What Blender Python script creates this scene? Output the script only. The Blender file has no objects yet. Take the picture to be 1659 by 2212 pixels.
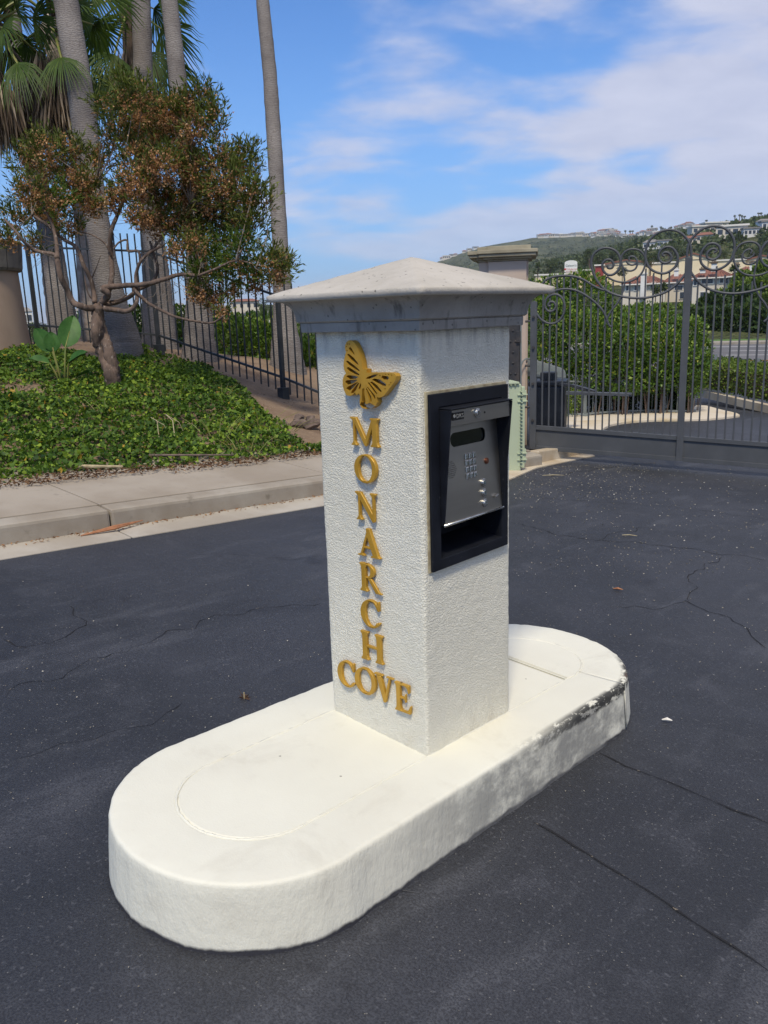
import bpy, math, random
import numpy as np
from mathutils import Vector, Matrix
from mathutils.geometry import tessellate_polygon

rnd = random.Random(11)
rng = np.random.default_rng(5)
S = bpy.context.scene
COL = S.collection

# ------------------------------------------------------------------ camera
F_PX, W_PX = 1799.87, 1659.0            # focal length and picture width in the same units
PITCH, ROLL, YAW = 0.23181, -0.03367, -0.75167
CAM = np.array([1.6237, -1.9102, 1.6253])
_cy, _sy, _cp, _sp = math.cos(YAW), math.sin(YAW), math.cos(PITCH), math.sin(PITCH)
FW = np.array([_sy * _cp, _cy * _cp, -_sp])
_r0 = np.array([_cy, -_sy, 0.0]); _u0 = np.cross(_r0, FW)
RT = math.cos(ROLL) * _r0 + math.sin(ROLL) * _u0
UP = -math.sin(ROLL) * _r0 + math.cos(ROLL) * _u0
cam_d = bpy.data.cameras.new('camera'); cam = bpy.data.objects.new('camera', cam_d); COL.objects.link(cam)
cam_d.sensor_fit = 'HORIZONTAL'; cam_d.sensor_width = 36.0; cam_d.lens = 36.0 * F_PX / W_PX
cam_d.clip_start = 0.05; cam_d.clip_end = 30000
cam.matrix_world = Matrix(((RT[0], UP[0], -FW[0], CAM[0]), (RT[1], UP[1], -FW[1], CAM[1]), (RT[2], UP[2], -FW[2], CAM[2]), (0, 0, 0, 1)))
S.camera = cam

# ------------------------------------------------------------------ light and exposure
SUN_AZ, SUN_EL = math.radians(145), math.radians(57)      # compass direction (from +Y, clockwise) the light comes from
SUN_STRENGTH, SUN_ANGLE, SKY_STRENGTH, EXPOSURE = 2.6, 9.0, 0.085, 0.44
sd = bpy.data.lights.new('sun', 'SUN'); sun = bpy.data.objects.new('sun', sd); COL.objects.link(sun)
sd.energy = SUN_STRENGTH; sd.angle = math.radians(SUN_ANGLE); sd.color = (1.0, 0.89, 0.70)
_dir = Vector((math.sin(SUN_AZ) * math.cos(SUN_EL), math.cos(SUN_AZ) * math.cos(SUN_EL), math.sin(SUN_EL)))
sun.rotation_euler = (-_dir).to_track_quat('-Z', 'Y').to_euler()
sun.location = (0, -6, 12)
S.view_settings.view_transform = 'Standard'; S.view_settings.look = 'None'
S.view_settings.exposure = EXPOSURE; S.view_settings.gamma = 1.0; S.view_settings.use_curve_mapping = False
S.cycles.max_bounces = 6; S.cycles.transparent_max_bounces = 6
S.cycles.sample_clamp_indirect = 6.0


class NT:
    """a few shortcuts over a node tree"""
    def __init__(self, tree):
        self.t = tree; self.t.nodes.clear()
    def n(self, kind, **kw):
        nd = self.t.nodes.new(kind)
        for k, v in kw.items():
            if k.startswith('i_'):
                nd.inputs[k[2:].replace('_', ' ')].default_value = v
            else:
                setattr(nd, k, v)
        return nd
    def l(self, a, b): self.t.links.new(a, b)
    def math(self, op, a, b=None, c=None, clamp=False):
        nd = self.t.nodes.new('ShaderNodeMath'); nd.operation = op; nd.use_clamp = clamp
        for i, v in enumerate((a, b, c)):
            if v is None: continue
            if isinstance(v, (int, float)): nd.inputs[i].default_value = v
            else: self.l(v, nd.inputs[i])
        return nd.outputs[0]
    def mix(self, fac, a, b, blend='MIX'):
        nd = self.t.nodes.new('ShaderNodeMix'); nd.data_type = 'RGBA'; nd.blend_type = blend
        for i, v in ((0, fac), (6, a), (7, b)):
            if isinstance(v, (int, float)): nd.inputs[i].default_value = v
            elif isinstance(v, (tuple, list)): nd.inputs[i].default_value = (*v[:3], 1)
            else: self.l(v, nd.inputs[i])
        return nd.outputs[2]
    def noise(self, vec, scale, detail=4, rough=.55, dist=0.0, out='Fac', dim='3D'):
        nd = self.n('ShaderNodeTexNoise', noise_dimensions=dim)
        nd.inputs['Scale'].default_value = scale; nd.inputs['Detail'].default_value = detail
        nd.inputs['Roughness'].default_value = rough; nd.inputs['Distortion'].default_value = dist
        if vec is not None: self.l(vec, nd.inputs['Vector'])
        return nd.outputs[out]
    def ramp(self, fac, stops):
        nd = self.n('ShaderNodeValToRGB'); cr = nd.color_ramp
        while len(cr.elements) < len(stops): cr.elements.new(.5)
        for e, (p, c) in zip(cr.elements, stops):
            e.position = p; e.color = (*c, 1) if not isinstance(c, (int, float)) else (c, c, c, 1)
        self.l(fac, nd.inputs[0]); return nd.outputs[0]
    def step(self, v, a, b):
        nd = self.n('ShaderNodeMapRange', interpolation_type='SMOOTHSTEP')
        nd.inputs['From Min'].default_value = a; nd.inputs['From Max'].default_value = b
        self.l(v, nd.inputs['Value']); return nd.outputs[0]
    def obj(self): return self.n('ShaderNodeTexCoord').outputs['Object']
    def pos(self): return self.n('ShaderNodeNewGeometry').outputs['Position']
    def scale(self, vec, s):
        nd = self.n('ShaderNodeMapping'); nd.inputs['Scale'].default_value = s; self.l(vec, nd.inputs['Vector']); return nd.outputs[0]
    def bump(self, h, strength, dist, normal=None):
        nd = self.n('ShaderNodeBump'); nd.inputs['Strength'].default_value = strength; nd.inputs['Distance'].default_value = dist
        self.l(h, nd.inputs['Height'])
        if normal is not None: self.l(normal, nd.inputs['Normal'])
        return nd.outputs[0]


# ------------------------------------------------------------------ world: sky with thin high cloud
w = bpy.data.worlds.new('World'); S.world = w; w.use_nodes = True
t = NT(w.node_tree)
sky = t.n('ShaderNodeTexSky', sky_type='NISHITA', sun_disc=False, sun_elevation=SUN_EL, sun_rotation=SUN_AZ,
          air_density=1.0, dust_density=0.6, ozone_density=2.2, altitude=30)
d = t.n('ShaderNodeTexCoord').outputs['Generated']
sp = t.n('ShaderNodeSeparateXYZ'); t.l(d, sp.inputs[0])
def wdot(v):
    nd = t.n('ShaderNodeVectorMath', operation='DOT_PRODUCT'); t.l(d, nd.inputs[0]); nd.inputs[1].default_value = v; return nd.outputs['Value']
hf = np.array([_sy, _cy, 0.0])
vr, vf, vz = wdot(tuple(_r0)), wdot(tuple(hf)), sp.outputs[2]
zz = t.math('ADD', t.math('MAXIMUM', vz, 0.0), 0.20)
cu = t.math('DIVIDE', vr, zz); cv = t.math('DIVIDE', vf, zz)
cmb = t.n('ShaderNodeCombineXYZ'); t.l(t.math('ADD', t.math('MULTIPLY', cu, 0.75), 3.1), cmb.inputs[0]); t.l(t.math('MULTIPLY', cv, 0.85), cmb.inputs[1])
cvec = cmb.outputs[0]
n1 = t.noise(cvec, 2.6, 6, .48, .25); n2 = t.noise(cvec, .55, 2, .5); n3 = t.noise(cvec, 6.5, 5, .6, .3)
dens = t.math('ADD', t.math('ADD', t.math('MULTIPLY', n1, .62), t.math('MULTIPLY', n2, .55)), t.math('MULTIPLY', n3, .12))
bias = t.math('MULTIPLY', vr, .22)
dens = t.math('ADD', dens, bias)
cm = t.step(dens, .592, .75)
low = t.step(vz, .02, .16)
cm = t.math('MULTIPLY', cm, t.math('ADD', t.math('MULTIPLY', low, .5), .5))
cm = t.math('MULTIPLY', cm, .88)
skyc = t.mix(1.0, sky.outputs[0], (0.59, 0.97, 1.45), 'MULTIPLY')
ccol = t.mix(n3, (4.3, 4.6, 6.1), (6.7, 6.8, 7.9))
hz_ = t.math('MULTIPLY', t.math('SUBTRACT', 1.0, t.step(vz, -.02, .34)), .72)
skyc = t.mix(hz_, skyc, (2.3, 4.2, 7.3))
fin = t.mix(cm, skyc, ccol)
bg = t.n('ShaderNodeBackground'); bg.inputs[1].default_value = SKY_STRENGTH; t.l(fin, bg.inputs[0])
t.l(bg.outputs[0], t.n('ShaderNodeOutputWorld').inputs[0])

# ------------------------------------------------------------------ where a picture point lies in the place
def ray(x, y): return FW + ((x - W_PX / 2) * RT + (1106 - y) * UP) / F_PX
def at(x, y, D): return CAM + ray(x, y) * D                      # at a known distance along the view axis
def zc(p, z): return ((z[0] + p[0] / z[2]) * .548611, (z[1] + p[1] / z[2]) * .548611)
def on_plane(x, y, n, p):
    dd = ray(x, y); return CAM + dd * (((np.asarray(p, float) - CAM) @ n) / (dd @ n))
def view(P):
    P = np.atleast_2d(P) - CAM; z = P @ FW
    return W_PX / 2 + F_PX * (P @ RT) / z, 1106 - F_PX * (P @ UP) / z, z
SX, SY = -.0589, -.0479
def smooth(a, b, v):
    s = np.clip((v - a) / (b - a), 0, 1); return s * s * (3 - 2 * s)
def zroad(x, y):
    r = np.hypot(x - CAM[0], y - CAM[1]); k = smooth(9, 16, r)
    zf = np.maximum(-.28 - .03 * (r - 9.4), -.95)
    return (SX * x + SY * y) * (1 - k) + zf * k
def g(x, y, off=0.0):
    dd = ray(x, y); D = 8.0
    for _ in range(60):
        P = CAM + dd * D; D = (zroad(P[0], P[1]) + off - CAM[2]) / dd[2] * .6 + D * .4
    return CAM + dd * D

# ------------------------------------------------------------------ materials
def mat(name, col, rough=.6, metal=0.0, var=None, vscale=4.0, bump=0.0, bscale=60.0, bdist=.004, spec=.4, stretch=(1, 1, 1), detail=5, ramp=(.35, .7), fine=None):
    m = bpy.data.materials.new(name); m.use_nodes = True; t = NT(m.node_tree)
    out = t.n('ShaderNodeOutputMaterial'); b = t.n('ShaderNodeBsdfPrincipled'); t.l(b.outputs[0], out.inputs[0])
    b.inputs['Base Color'].default_value = (*col, 1); b.inputs['Roughness'].default_value = rough
    b.inputs['Metallic'].default_value = metal; b.inputs['Specular IOR Level'].default_value = spec
    v = t.scale(t.obj(), stretch)
    c = None
    if var is not None:
        n = t.noise(v, vscale, detail); c = t.mix(t.step(n, *ramp), col, var)
    if fine is not None:
        n = t.noise(v, fine[1], 3); c = t.mix(t.step(n, fine[2], fine[3]), c if c is not None else col, fine[0])
    if c is not None: t.l(c, b.inputs['Base Color'])
    if bump: t.l(t.bump(t.noise(v, bscale, 4), bump, bdist), b.inputs['Normal'])
    m['nt'] = 1
    return m
def leafmat(name, stops, rough=.5, trans=.25, spec=.4):
    m = bpy.data.materials.new(name); m.use_nodes = True; t = NT(m.node_tree)
    out = t.n('ShaderNodeOutputMaterial'); b = t.n('ShaderNodeBsdfPrincipled')
    a = t.n('ShaderNodeAttribute', attribute_name='rnd')
    c = t.ramp(a.outputs['Fac'], stops); t.l(c, b.inputs['Base Color'])
    b.inputs['Roughness'].default_value = rough; b.inputs['Specular IOR Level'].default_value = spec
    tr = t.n('ShaderNodeBsdfTranslucent'); t.l(t.mix(1.0, c, (1.2, 1.3, .6), 'MULTIPLY'), tr.inputs[0])
    mx = t.n('ShaderNodeMixShader'); mx.inputs[0].default_value = trans
    t.l(b.outputs[0], mx.inputs[1]); t.l(tr.outputs[0], mx.inputs[2]); t.l(mx.outputs[0], out.inputs[0])
    return m

def asphalt_mat():
    m = bpy.data.materials.new('asphalt'); m.use_nodes = True; t = NT(m.node_tree)
    out = t.n('ShaderNodeOutputMaterial'); b = t.n('ShaderNodeBsdfPrincipled'); t.l(b.outputs[0], out.inputs[0])
    p = t.pos()
    big = t.noise(p, .55, 5, .6, .5); mid = t.noise(p, 3.2, 5, .65); fine = t.noise(p, 160, 3, .6)
    c = t.mix(t.step(big, .34, .68), (.0215, .0235, .0275), (.044, .047, .056))
    c = t.mix(t.math('MULTIPLY', t.step(mid, .52, .75), .55), c, (.066, .070, .083))
    st = t.noise(t.scale(p, (1.0, .22, 1)), 5.0, 4, .6)
    c = t.mix(t.math('MULTIPLY', t.step(st, .54, .74), .45), c, (.098, .102, .115))
    c = t.mix(t.step(fine, .38, .60), t.mix(.62, c, (.009, .009, .012)), c)
    ag = t.noise(p, 75, 2, .5)
    c = t.mix(t.math('MULTIPLY', t.step(ag, .60, .74), .45), c, (.115, .118, .128))
    oil = t.noise(p, 1.05, 4, .65, .8)
    c = t.mix(t.math('MULTIPLY', t.step(oil, .60, .70), .55), c, (.012, .012, .015))
    vo = t.n('ShaderNodeTexVoronoi', feature='F1'); vo.inputs['Scale'].default_value = 62; t.l(p, vo.inputs['Vector'])
    vs = t.n('ShaderNodeSeparateColor'); t.l(vo.outputs['Color'], vs.inputs[0])
    spk = t.math('MULTIPLY', t.math('LESS_THAN', vo.outputs['Distance'], .14), t.math('GREATER_THAN', vs.outputs[0], .84))
    c = t.mix(t.math('MULTIPLY', spk, .6), c, (.20, .195, .18))
    # hairline cracks
    dv = t.n('ShaderNodeVectorMath', operation='ADD'); t.l(p, dv.inputs[0])
    nz = t.noise(p, 1.7, 4, .6, 0, 'Color'); sc = t.n('ShaderNodeVectorMath', operation='SCALE'); sc.inputs['Scale'].default_value = .55
    t.l(nz, sc.inputs[0]); t.l(sc.outputs[0], dv.inputs[1])
    ve = t.n('ShaderNodeTexVoronoi', feature='DISTANCE_TO_EDGE'); ve.inputs['Scale'].default_value = .72; t.l(dv.outputs[0], ve.inputs['Vector'])
    cr = t.math('SUBTRACT', 1.0, t.step(ve.outputs['Distance'], .001, .0035))
    cr = t.math('MULTIPLY', cr, t.step(t.noise(p, .8, 3), .60, .68))
    c = t.mix(t.math('MULTIPLY', cr, .85), c, (.008, .008, .010))
    t.l(c, b.inputs['Base Color'])
    t.l(t.math('ADD', t.math('MULTIPLY', mid, .25), .47), b.inputs['Roughness']); b.inputs['Specular IOR Level'].default_value = .5
    h = t.math('SUBTRACT', t.math('ADD', fine, t.math('MULTIPLY', mid, .5)), t.math('MULTIPLY', cr, 2.0))
    t.l(t.bump(h, .55, .004), b.inputs['Normal'])
    return m

def stucco_mat(name, col, stain=False, scale=175, dist=.0036, strength=.75, dirt=(.40, .37, .30)):
    m = bpy.data.materials.new(name); m.use_nodes = True; t = NT(m.node_tree)
    out = t.n('ShaderNodeOutputMaterial'); b = t.n('ShaderNodeBsdfPrincipled'); t.l(b.outputs[0], out.inputs[0])
    p = t.pos()
    n = t.noise(p, scale, 3, .55, .3); n2 = t.noise(p, 1.7, 4); n3 = t.noise(p, 9, 5, .7)
    c = t.mix(t.step(n2, .35, .7), col, tuple(a * k for a, k in zip(col, (.93, .925, .91))))
    c = t.mix(t.math('MULTIPLY', t.step(n3, .66, .80), .35), c, dirt)
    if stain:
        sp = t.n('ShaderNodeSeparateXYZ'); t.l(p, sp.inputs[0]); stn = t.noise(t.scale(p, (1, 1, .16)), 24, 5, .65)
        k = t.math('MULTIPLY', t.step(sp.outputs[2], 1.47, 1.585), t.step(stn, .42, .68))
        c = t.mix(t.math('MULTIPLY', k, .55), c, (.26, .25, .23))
        kb = t.math('MULTIPLY', t.math('SUBTRACT', 1.0, t.step(sp.outputs[2], .17, .34)), t.step(n3, .46, .70))
        c = t.mix(t.math('MULTIPLY', kb, .45), c, (.50, .44, .33))
    c = t.mix(t.math('MULTIPLY', t.step(n, .52, .28), .22), c, tuple(a * .66 for a in col))
    t.l(c, b.inputs['Base Color']); b.inputs['Roughness'].default_value = .75; b.inputs['Specular IOR Level'].default_value = .3
    t.l(t.bump(t.step(n, .35, .62), strength, dist), b.inputs['Normal'])
    return m

def island_mat(stained):
    m = bpy.data.materials.new('island_paint_scuffed' if stained else 'island_paint'); m.use_nodes = True; t = NT(m.node_tree)
    out = t.n('ShaderNodeOutputMaterial'); b = t.n('ShaderNodeBsdfPrincipled'); t.l(b.outputs[0], out.inputs[0])
    p = t.pos(); sp = t.n('ShaderNodeSeparateXYZ'); t.l(p, sp.inputs[0]); X, Y, Z = sp.outputs
    col = (.715, .702, .595)
    n2 = t.noise(p, 1.6, 5); n3 = t.noise(p, 22, 5, .7); nf = t.noise(p, 170, 3); ns = t.noise(t.scale(p, (1, 1, .5)), 55, 4, .6)
    c = t.mix(t.step(n2, .3, .7), col, (.655, .638, .54))
    c = t.mix(t.math('MULTIPLY', t.step(n3, .64, .78), .25), c, (.46, .43, .36))
    pit = t.n('ShaderNodeTexVoronoi', feature='F1'); pit.inputs['Scale'].default_value = 17; t.l(p, pit.inputs['Vector'])
    ps = t.n('ShaderNodeSeparateColor'); t.l(pit.outputs['Color'], ps.inputs[0])
    pm = t.math('MULTIPLY', t.math('LESS_THAN', pit.outputs['Distance'], .07), t.math('GREATER_THAN', ps.outputs[1], .965))
    c = t.mix(t.math('MULTIPLY', pm, .7), c, (.16, .14, .11))
    c = t.mix(t.math('MULTIPLY', t.step(t.noise(p, 4.2, 5, .7, .6), .52, .74), .20), c, (.40, .36, .28))
    # height above the sloping road
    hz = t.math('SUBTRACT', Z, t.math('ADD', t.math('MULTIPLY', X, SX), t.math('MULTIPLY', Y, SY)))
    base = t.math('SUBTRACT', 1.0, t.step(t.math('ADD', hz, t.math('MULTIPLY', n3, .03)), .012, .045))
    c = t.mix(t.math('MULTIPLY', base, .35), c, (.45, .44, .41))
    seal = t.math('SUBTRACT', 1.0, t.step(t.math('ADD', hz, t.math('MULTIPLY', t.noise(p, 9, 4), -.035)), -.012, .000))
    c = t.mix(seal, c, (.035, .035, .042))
    if stained:
        # tyre rubber rubbed along the upper edge of the far half; grimy grey down its side also carries painted shade
        dx_ = t.math('SUBTRACT', X, XC); dy_ = t.math('MAXIMUM', t.math('SUBTRACT', Y, YB), 0.0)
        rad = t.math('MULTIPLY', t.math('SQRT', t.math('ADD', t.math('MULTIPLY', dx_, dx_), t.math('MULTIPLY', dy_, dy_))), t.math('GREATER_THAN', dx_, 0.0))
        side = t.step(rad, RI - .035, RI - .008)
        ya = t.math('MULTIPLY', t.step(Y, .10, .75), t.math('SUBTRACT', 1.0, t.step(Y, 1.20, 1.30)))
        band = t.math('MULTIPLY', t.step(t.math('ADD', hz, t.math('MULTIPLY', n3, .035)), .165, .180), 1.0)
        k = t.math('MULTIPLY', t.math('MULTIPLY', band, ya), side)
        k = t.math('MULTIPLY', k, t.step(t.noise(t.scale(p, (1, .55, 1.2)), 30, 5, .75), .40, .50))
        grime_shade = t.math('MULTIPLY', t.math('MULTIPLY', side, t.math('MULTIPLY', t.step(Y, -.60, .25), t.math('SUBTRACT', 1.0, t.step(Y, .95, 1.2)))),
                       t.math('SUBTRACT', 1.0, t.step(hz, .175, .196)))
        grime_shade = t.math('MULTIPLY', grime_shade, t.step(t.noise(t.scale(p, (1, .6, .9)), 9, 5, .7), .30, .60))
        c = t.mix(t.math('MULTIPLY', grime_shade, .80), c, (.17, .17, .165))
        c = t.mix(t.math('MULTIPLY', k, .95), c, (.018, .018, .018))
        rust = t.math('MULTIPLY', t.math('MULTIPLY', side, t.step(Y, 1.05, 1.12)), t.step(t.noise(t.scale(p, (1, 1, .35)), 30, 4), .60, .70))
        c = t.mix(t.math('MULTIPLY', rust, .5), c, (.16, .09, .06))
    t.l(c, b.inputs['Base Color']); b.inputs['Roughness'].default_value = .62; b.inputs['Specular IOR Level'].default_value = .35
    sidek = t.n('ShaderNodeNewGeometry'); sn = t.n('ShaderNodeSeparateXYZ'); t.l(sidek.outputs['Normal'], sn.inputs[0])
    vert = t.math('SUBTRACT', 1.0, t.step(sn.outputs[2], .3, .9))
    h = t.math('ADD', t.math('MULTIPLY', nf, .12), t.math('MULTIPLY', t.math('MULTIPLY', ns, vert), 1.0))
    h = t.math('ADD', h, t.math('MULTIPLY', n3, .25))
    t.l(t.bump(h, .55, .006), b.inputs['Normal'])
    return m

def cast_stone_mat(name, a, bcol, dirt, ymask=False):
    m = bpy.data.materials.new(name); m.use_nodes = True; t = NT(m.node_tree)
    out = t.n('ShaderNodeOutputMaterial'); b = t.n('ShaderNodeBsdfPrincipled'); t.l(b.outputs[0], out.inputs[0])
    p = t.pos()
    n = t.noise(p, 3.0, 5, .65); nv = t.noise(t.scale(p, (1, 1, .22)), 26, 5, .65); nf = t.noise(p, 120, 3)
    c = t.mix(t.step(n, .3, .7), a, bcol)
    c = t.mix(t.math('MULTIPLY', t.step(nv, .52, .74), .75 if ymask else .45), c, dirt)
    v = t.n('ShaderNodeTexVoronoi', feature='F1'); v.inputs['Scale'].default_value = 60; t.l(p, v.inputs['Vector'])
    vs = t.n('ShaderNodeSeparateColor'); t.l(v.outputs['Color'], vs.inputs[0])
    pit = t.math('MULTIPLY', t.math('LESS_THAN', v.outputs['Distance'], .22), t.math('GREATER_THAN', vs.outputs[0], .82))
    c = t.mix(t.math('MULTIPLY', pit, .75), c, (.09, .085, .075))
    t.l(c, b.inputs['Base Color']); b.inputs['Roughness'].default_value = .85; b.inputs['Specular IOR Level'].default_value = .25
    t.l(t.bump(t.math('SUBTRACT', nf, t.math('MULTIPLY', pit, 1.2)), .5, .004), b.inputs['Normal'])
    return m

def palm_bark_mat():
    m = bpy.data.materials.new('palm_bark'); m.use_nodes = True; t = NT(m.node_tree)
    out = t.n('ShaderNodeOutputMaterial'); b = t.n('ShaderNodeBsdfPrincipled'); t.l(b.outputs[0], out.inputs[0])
    p = t.pos()
    w_ = t.n('ShaderNodeTexWave', wave_type='BANDS', bands_direction='Z', wave_profile='SIN')
    w_.inputs['Scale'].default_value = 10.5; w_.inputs['Distortion'].default_value = 9.0; w_.inputs['Detail'].default_value = 3; w_.inputs['Detail Scale'].default_value = 1.6
    t.l(p, w_.inputs['Vector'])
    nv = t.noise(t.scale(p, (1, 1, .05)), 34, 3, .6); n = t.noise(p, 1.4, 4); nf = t.noise(t.scale(p, (1, 1, 2.5)), 40, 4, .7)
    c = t.mix(t.step(n, .3, .7), (.14, .125, .118), (.245, .225, .21))
    c = t.mix(t.math('MULTIPLY', t.step(w_.outputs['Fac'], .50, .12), .62), c, (.13, .115, .105))
    c = t.mix(t.math('MULTIPLY', t.step(nv, .57, .66), .45), c, (.10, .085, .08))
    c = t.mix(t.math('MULTIPLY', t.step(nf, .58, .72), .5), c, (.42, .39, .37))
    t.l(c, b.inputs['Base Color']); b.inputs['Roughness'].default_value = .9; b.inputs['Specular IOR Level'].default_value = .2
    h = t.math('ADD', t.math('MULTIPLY', w_.outputs['Fac'], .5), t.math('ADD', t.math('MULTIPLY', nv, -.4), t.math('MULTIPLY', nf, .6)))
    t.l(t.bump(h, .7, .012), b.inputs['Normal'])
    return m

M = {}
XC, RI, RR_IN, YA, YB, ZB = -.225, .412, .2225, -.555, .953, .196     # traffic island: axis, radii, ends, height
M['asphalt'] = asphalt_mat()
M['crack'] = mat('crack_dark', (.012, .012, .014), .9, var=(.20, .17, .13), vscale=30, ramp=(.62, .7))
M['concrete'] = mat('concrete', (.40, .365, .315), .85, var=(.33, .29, .24), vscale=1.6, bump=.3, bscale=90, bdist=.003, fine=(.22, .19, .15), ) if False else \
    mat('concrete', (.35, .305, .245), .85, var=(.28, .235, .18), vscale=1.4, bump=.35, bscale=110, bdist=.003, fine=((.25, .22, .18), 14, .62, .78))
M['kerb'] = mat('kerb_concrete', (.345, .31, .255), .85, var=(.26, .22, .17), vscale=2.6, bump=.35, bscale=110, bdist=.003, fine=((.20, .17, .13), 9, .60, .78))
M['gutter'] = mat('gutter_concrete', (.42, .385, .325), .85, var=(.32, .28, .225), vscale=2.0, bump=.3, bscale=90, bdist=.003)
M['apron'] = mat('apron_concrete', (.52, .46, .36), .85, var=(.40, .31, .20), vscale=2.0, bump=.3, bscale=60, bdist=.003)
M['soil'] = mat('dry_soil', (.235, .165, .105), .95, var=(.15, .10, .065), vscale=2.2, bump=.8, bscale=16, bdist=.03, fine=((.33, .25, .17), 26, .60, .74))
M['litter'] = mat('leaf_litter', (.20, .11, .06), .9, var=(.32, .21, .12), vscale=9)
M['white_paint'] = stucco_mat('pillar_stucco', (.79, .766, .65), True)
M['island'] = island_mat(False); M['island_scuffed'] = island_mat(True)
M['cap_top'] = cast_stone_mat('cap_stone', (.50, .465, .405), (.40, .37, .315), (.36, .325, .27))
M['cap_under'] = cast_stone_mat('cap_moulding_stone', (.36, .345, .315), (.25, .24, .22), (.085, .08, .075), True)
M['gold'] = mat('ochre_gold_paint', (.50, .285, .032), .40, .25, var=(.42, .235, .026), vscale=20, spec=.5)
M['black_metal'] = mat('black_powder_coat', (.005, .006, .010), .55, .0, var=(.010, .012, .018), vscale=7, bump=.12, bscale=220, bdist=.001, spec=.22, fine=((.05, .05, .055), 45, .68, .76))
M['steel'] = mat('brushed_steel', (.385, .365, .325), .40, 1.0, var=(.27, .255, .225), vscale=5, bump=.12, bscale=260, bdist=.0006, stretch=(1, .04, 1))
M['chrome'] = mat('button_metal', (.62, .62, .60), .25, 1.0, var=(.45, .45, .43), vscale=40)
M['dark_glass'] = mat('display_glass', (.006, .008, .007), .12, 0, spec=.5)
M['hole'] = mat('hole_black', (.004, .004, .004), .8)
M['copper'] = mat('lock_copper', (.25, .11, .07), .4, 1.0)
M['sealant'] = mat('sealant', (.42, .37, .24), .8, var=(.25, .20, .12), vscale=30, bump=.5, bscale=60)
M['gate_iron'] = mat('gate_iron', (.060, .064, .070), .5, .0, var=(.080, .084, .090), vscale=3, bump=.1, bscale=150, bdist=.001, spec=.4)
M['post_iron'] = mat('post_iron', (.030, .030, .033), .55, .0, var=(.06, .05, .045), vscale=9, bump=.2, bscale=90, bdist=.002)
M['fence_iron'] = mat('fence_iron', (.028, .033, .038), .5, .0, var=(.05, .055, .06), vscale=4, spec=.4)
M['galv'] = mat('weathered_green_grey_steel', (.16, .185, .18), .6, .0, var=(.22, .24, .235), vscale=3)
M['cabinet'] = mat('sage_green_plastic', (.42, .48, .33), .5, .0, var=(.38, .43, .30), vscale=2)
M['pier'] = mat('pink_beige_stucco', (.52, .43, .36), .85, var=(.44, .345, .275), vscale=1.2, bump=.25, bscale=80, bdist=.003, stretch=(1, 1, .5))
M['pier_left'] = mat('tan_stucco', (.40, .30, .225), .9, var=(.27, .20, .15), vscale=1.3, bump=.3, bscale=70, bdist=.004, stretch=(1, 1, .45))
M['pier_cap'] = mat('pier_cap_stone', (.36, .325, .235), .9, var=(.24, .21, .15), vscale=3, bump=.4, bscale=50, bdist=.004)
M['pier_cap_grey'] = mat('grey_cap_stone', (.20, .18, .155), .9, var=(.11, .10, .09), vscale=6, bump=.5, bscale=40, bdist=.006)
M['moss'] = mat('yellow_moss', (.20, .17, .03), .95, var=(.10, .09, .03), vscale=14, bump=.7, bscale=60, bdist=.01)
M['motor'] = mat('black_motor_housing', (.010, .013, .020), .4, var=(.02, .024, .034), vscale=5)
M['palm_bark'] = palm_bark_mat()
M['pale_bark'] = mat('peeling_palm_bark', (.46, .40, .34), .9, var=(.23, .18, .15), vscale=5, bump=.8, bscale=14, bdist=.03)
M['dark_bark'] = mat('shaggy_dark_bark', (.085, .060, .042), .95, var=(.045, .032, .024), vscale=8, bump=.9, bscale=30, bdist=.02, stretch=(1, 1, .3))
M['bark'] = mat('shrub_tree_bark', (.155, .108, .082), .9, var=(.070, .050, .040), vscale=9, bump=.9, bscale=42, bdist=.015, stretch=(1, 1, .22), fine=((.30, .25, .205), 30, .60, .72))
M['twig'] = mat('grey_twig', (.25, .205, .165), .9, var=(.12, .09, .07), vscale=20)
M['shrub_leaf'] = leafmat('hopbush_leaf', [(0, (.050, .060, .018)), (.35, (.085, .112, .022)), (.75, (.15, .18, .032)), (1, (.20, .14, .055))], .6, .25, .2)
M['shrub_leaf_fresh'] = leafmat('hopbush_fresh_leaf', [(0, (.040, .070, .016)), (.5, (.080, .135, .020)), (1, (.15, .21, .034))], .6, .28, .2)
M['capsule'] = leafmat('dry_seed_capsule', [(0, (.15, .075, .042)), (.35, (.33, .165, .080)), (.75, (.54, .31, .155)), (1, (.70, .47, .27))], .8, .3, .1)
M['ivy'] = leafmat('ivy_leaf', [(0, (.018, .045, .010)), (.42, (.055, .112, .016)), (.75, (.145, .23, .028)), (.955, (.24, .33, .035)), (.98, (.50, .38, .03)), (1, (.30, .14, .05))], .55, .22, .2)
M['hedge_leaf'] = leafmat('ficus_leaf', [(0, (.030, .068, .012)), (.5, (.090, .17, .022)), (.85, (.21, .29, .036)), (1, (.38, .35, .06))], .4, .22)
M['dark_hedge_leaf'] = leafmat('dark_hedge_leaf', [(0, (.020, .040, .014)), (.6, (.045, .082, .020)), (1, (.11, .15, .035))], .5, .2)
M['box_leaf'] = leafmat('clipped_hedge_leaf', [(0, (.05, .09, .014)), (.6, (.125, .19, .026)), (1, (.24, .29, .05))], .5, .2)
M['tree_leaf'] = leafmat('distant_tree_leaf', [(0, (.032, .050, .018)), (.6, (.065, .095, .028)), (1, (.12, .145, .045))], .6, .2)
M['frond'] = leafmat('palm_frond', [(0, (.022, .045, .012)), (.5, (.058, .100, .020)), (.86, (.15, .21, .035)), (1, (.40, .31, .16))], .5, .28, .2)
M['dry_frond'] = leafmat('dry_palm_frond', [(0, (.085, .060, .042)), (.6, (.21, .16, .115)), (1, (.42, .34, .25))], .8, .15, .2)
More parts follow.
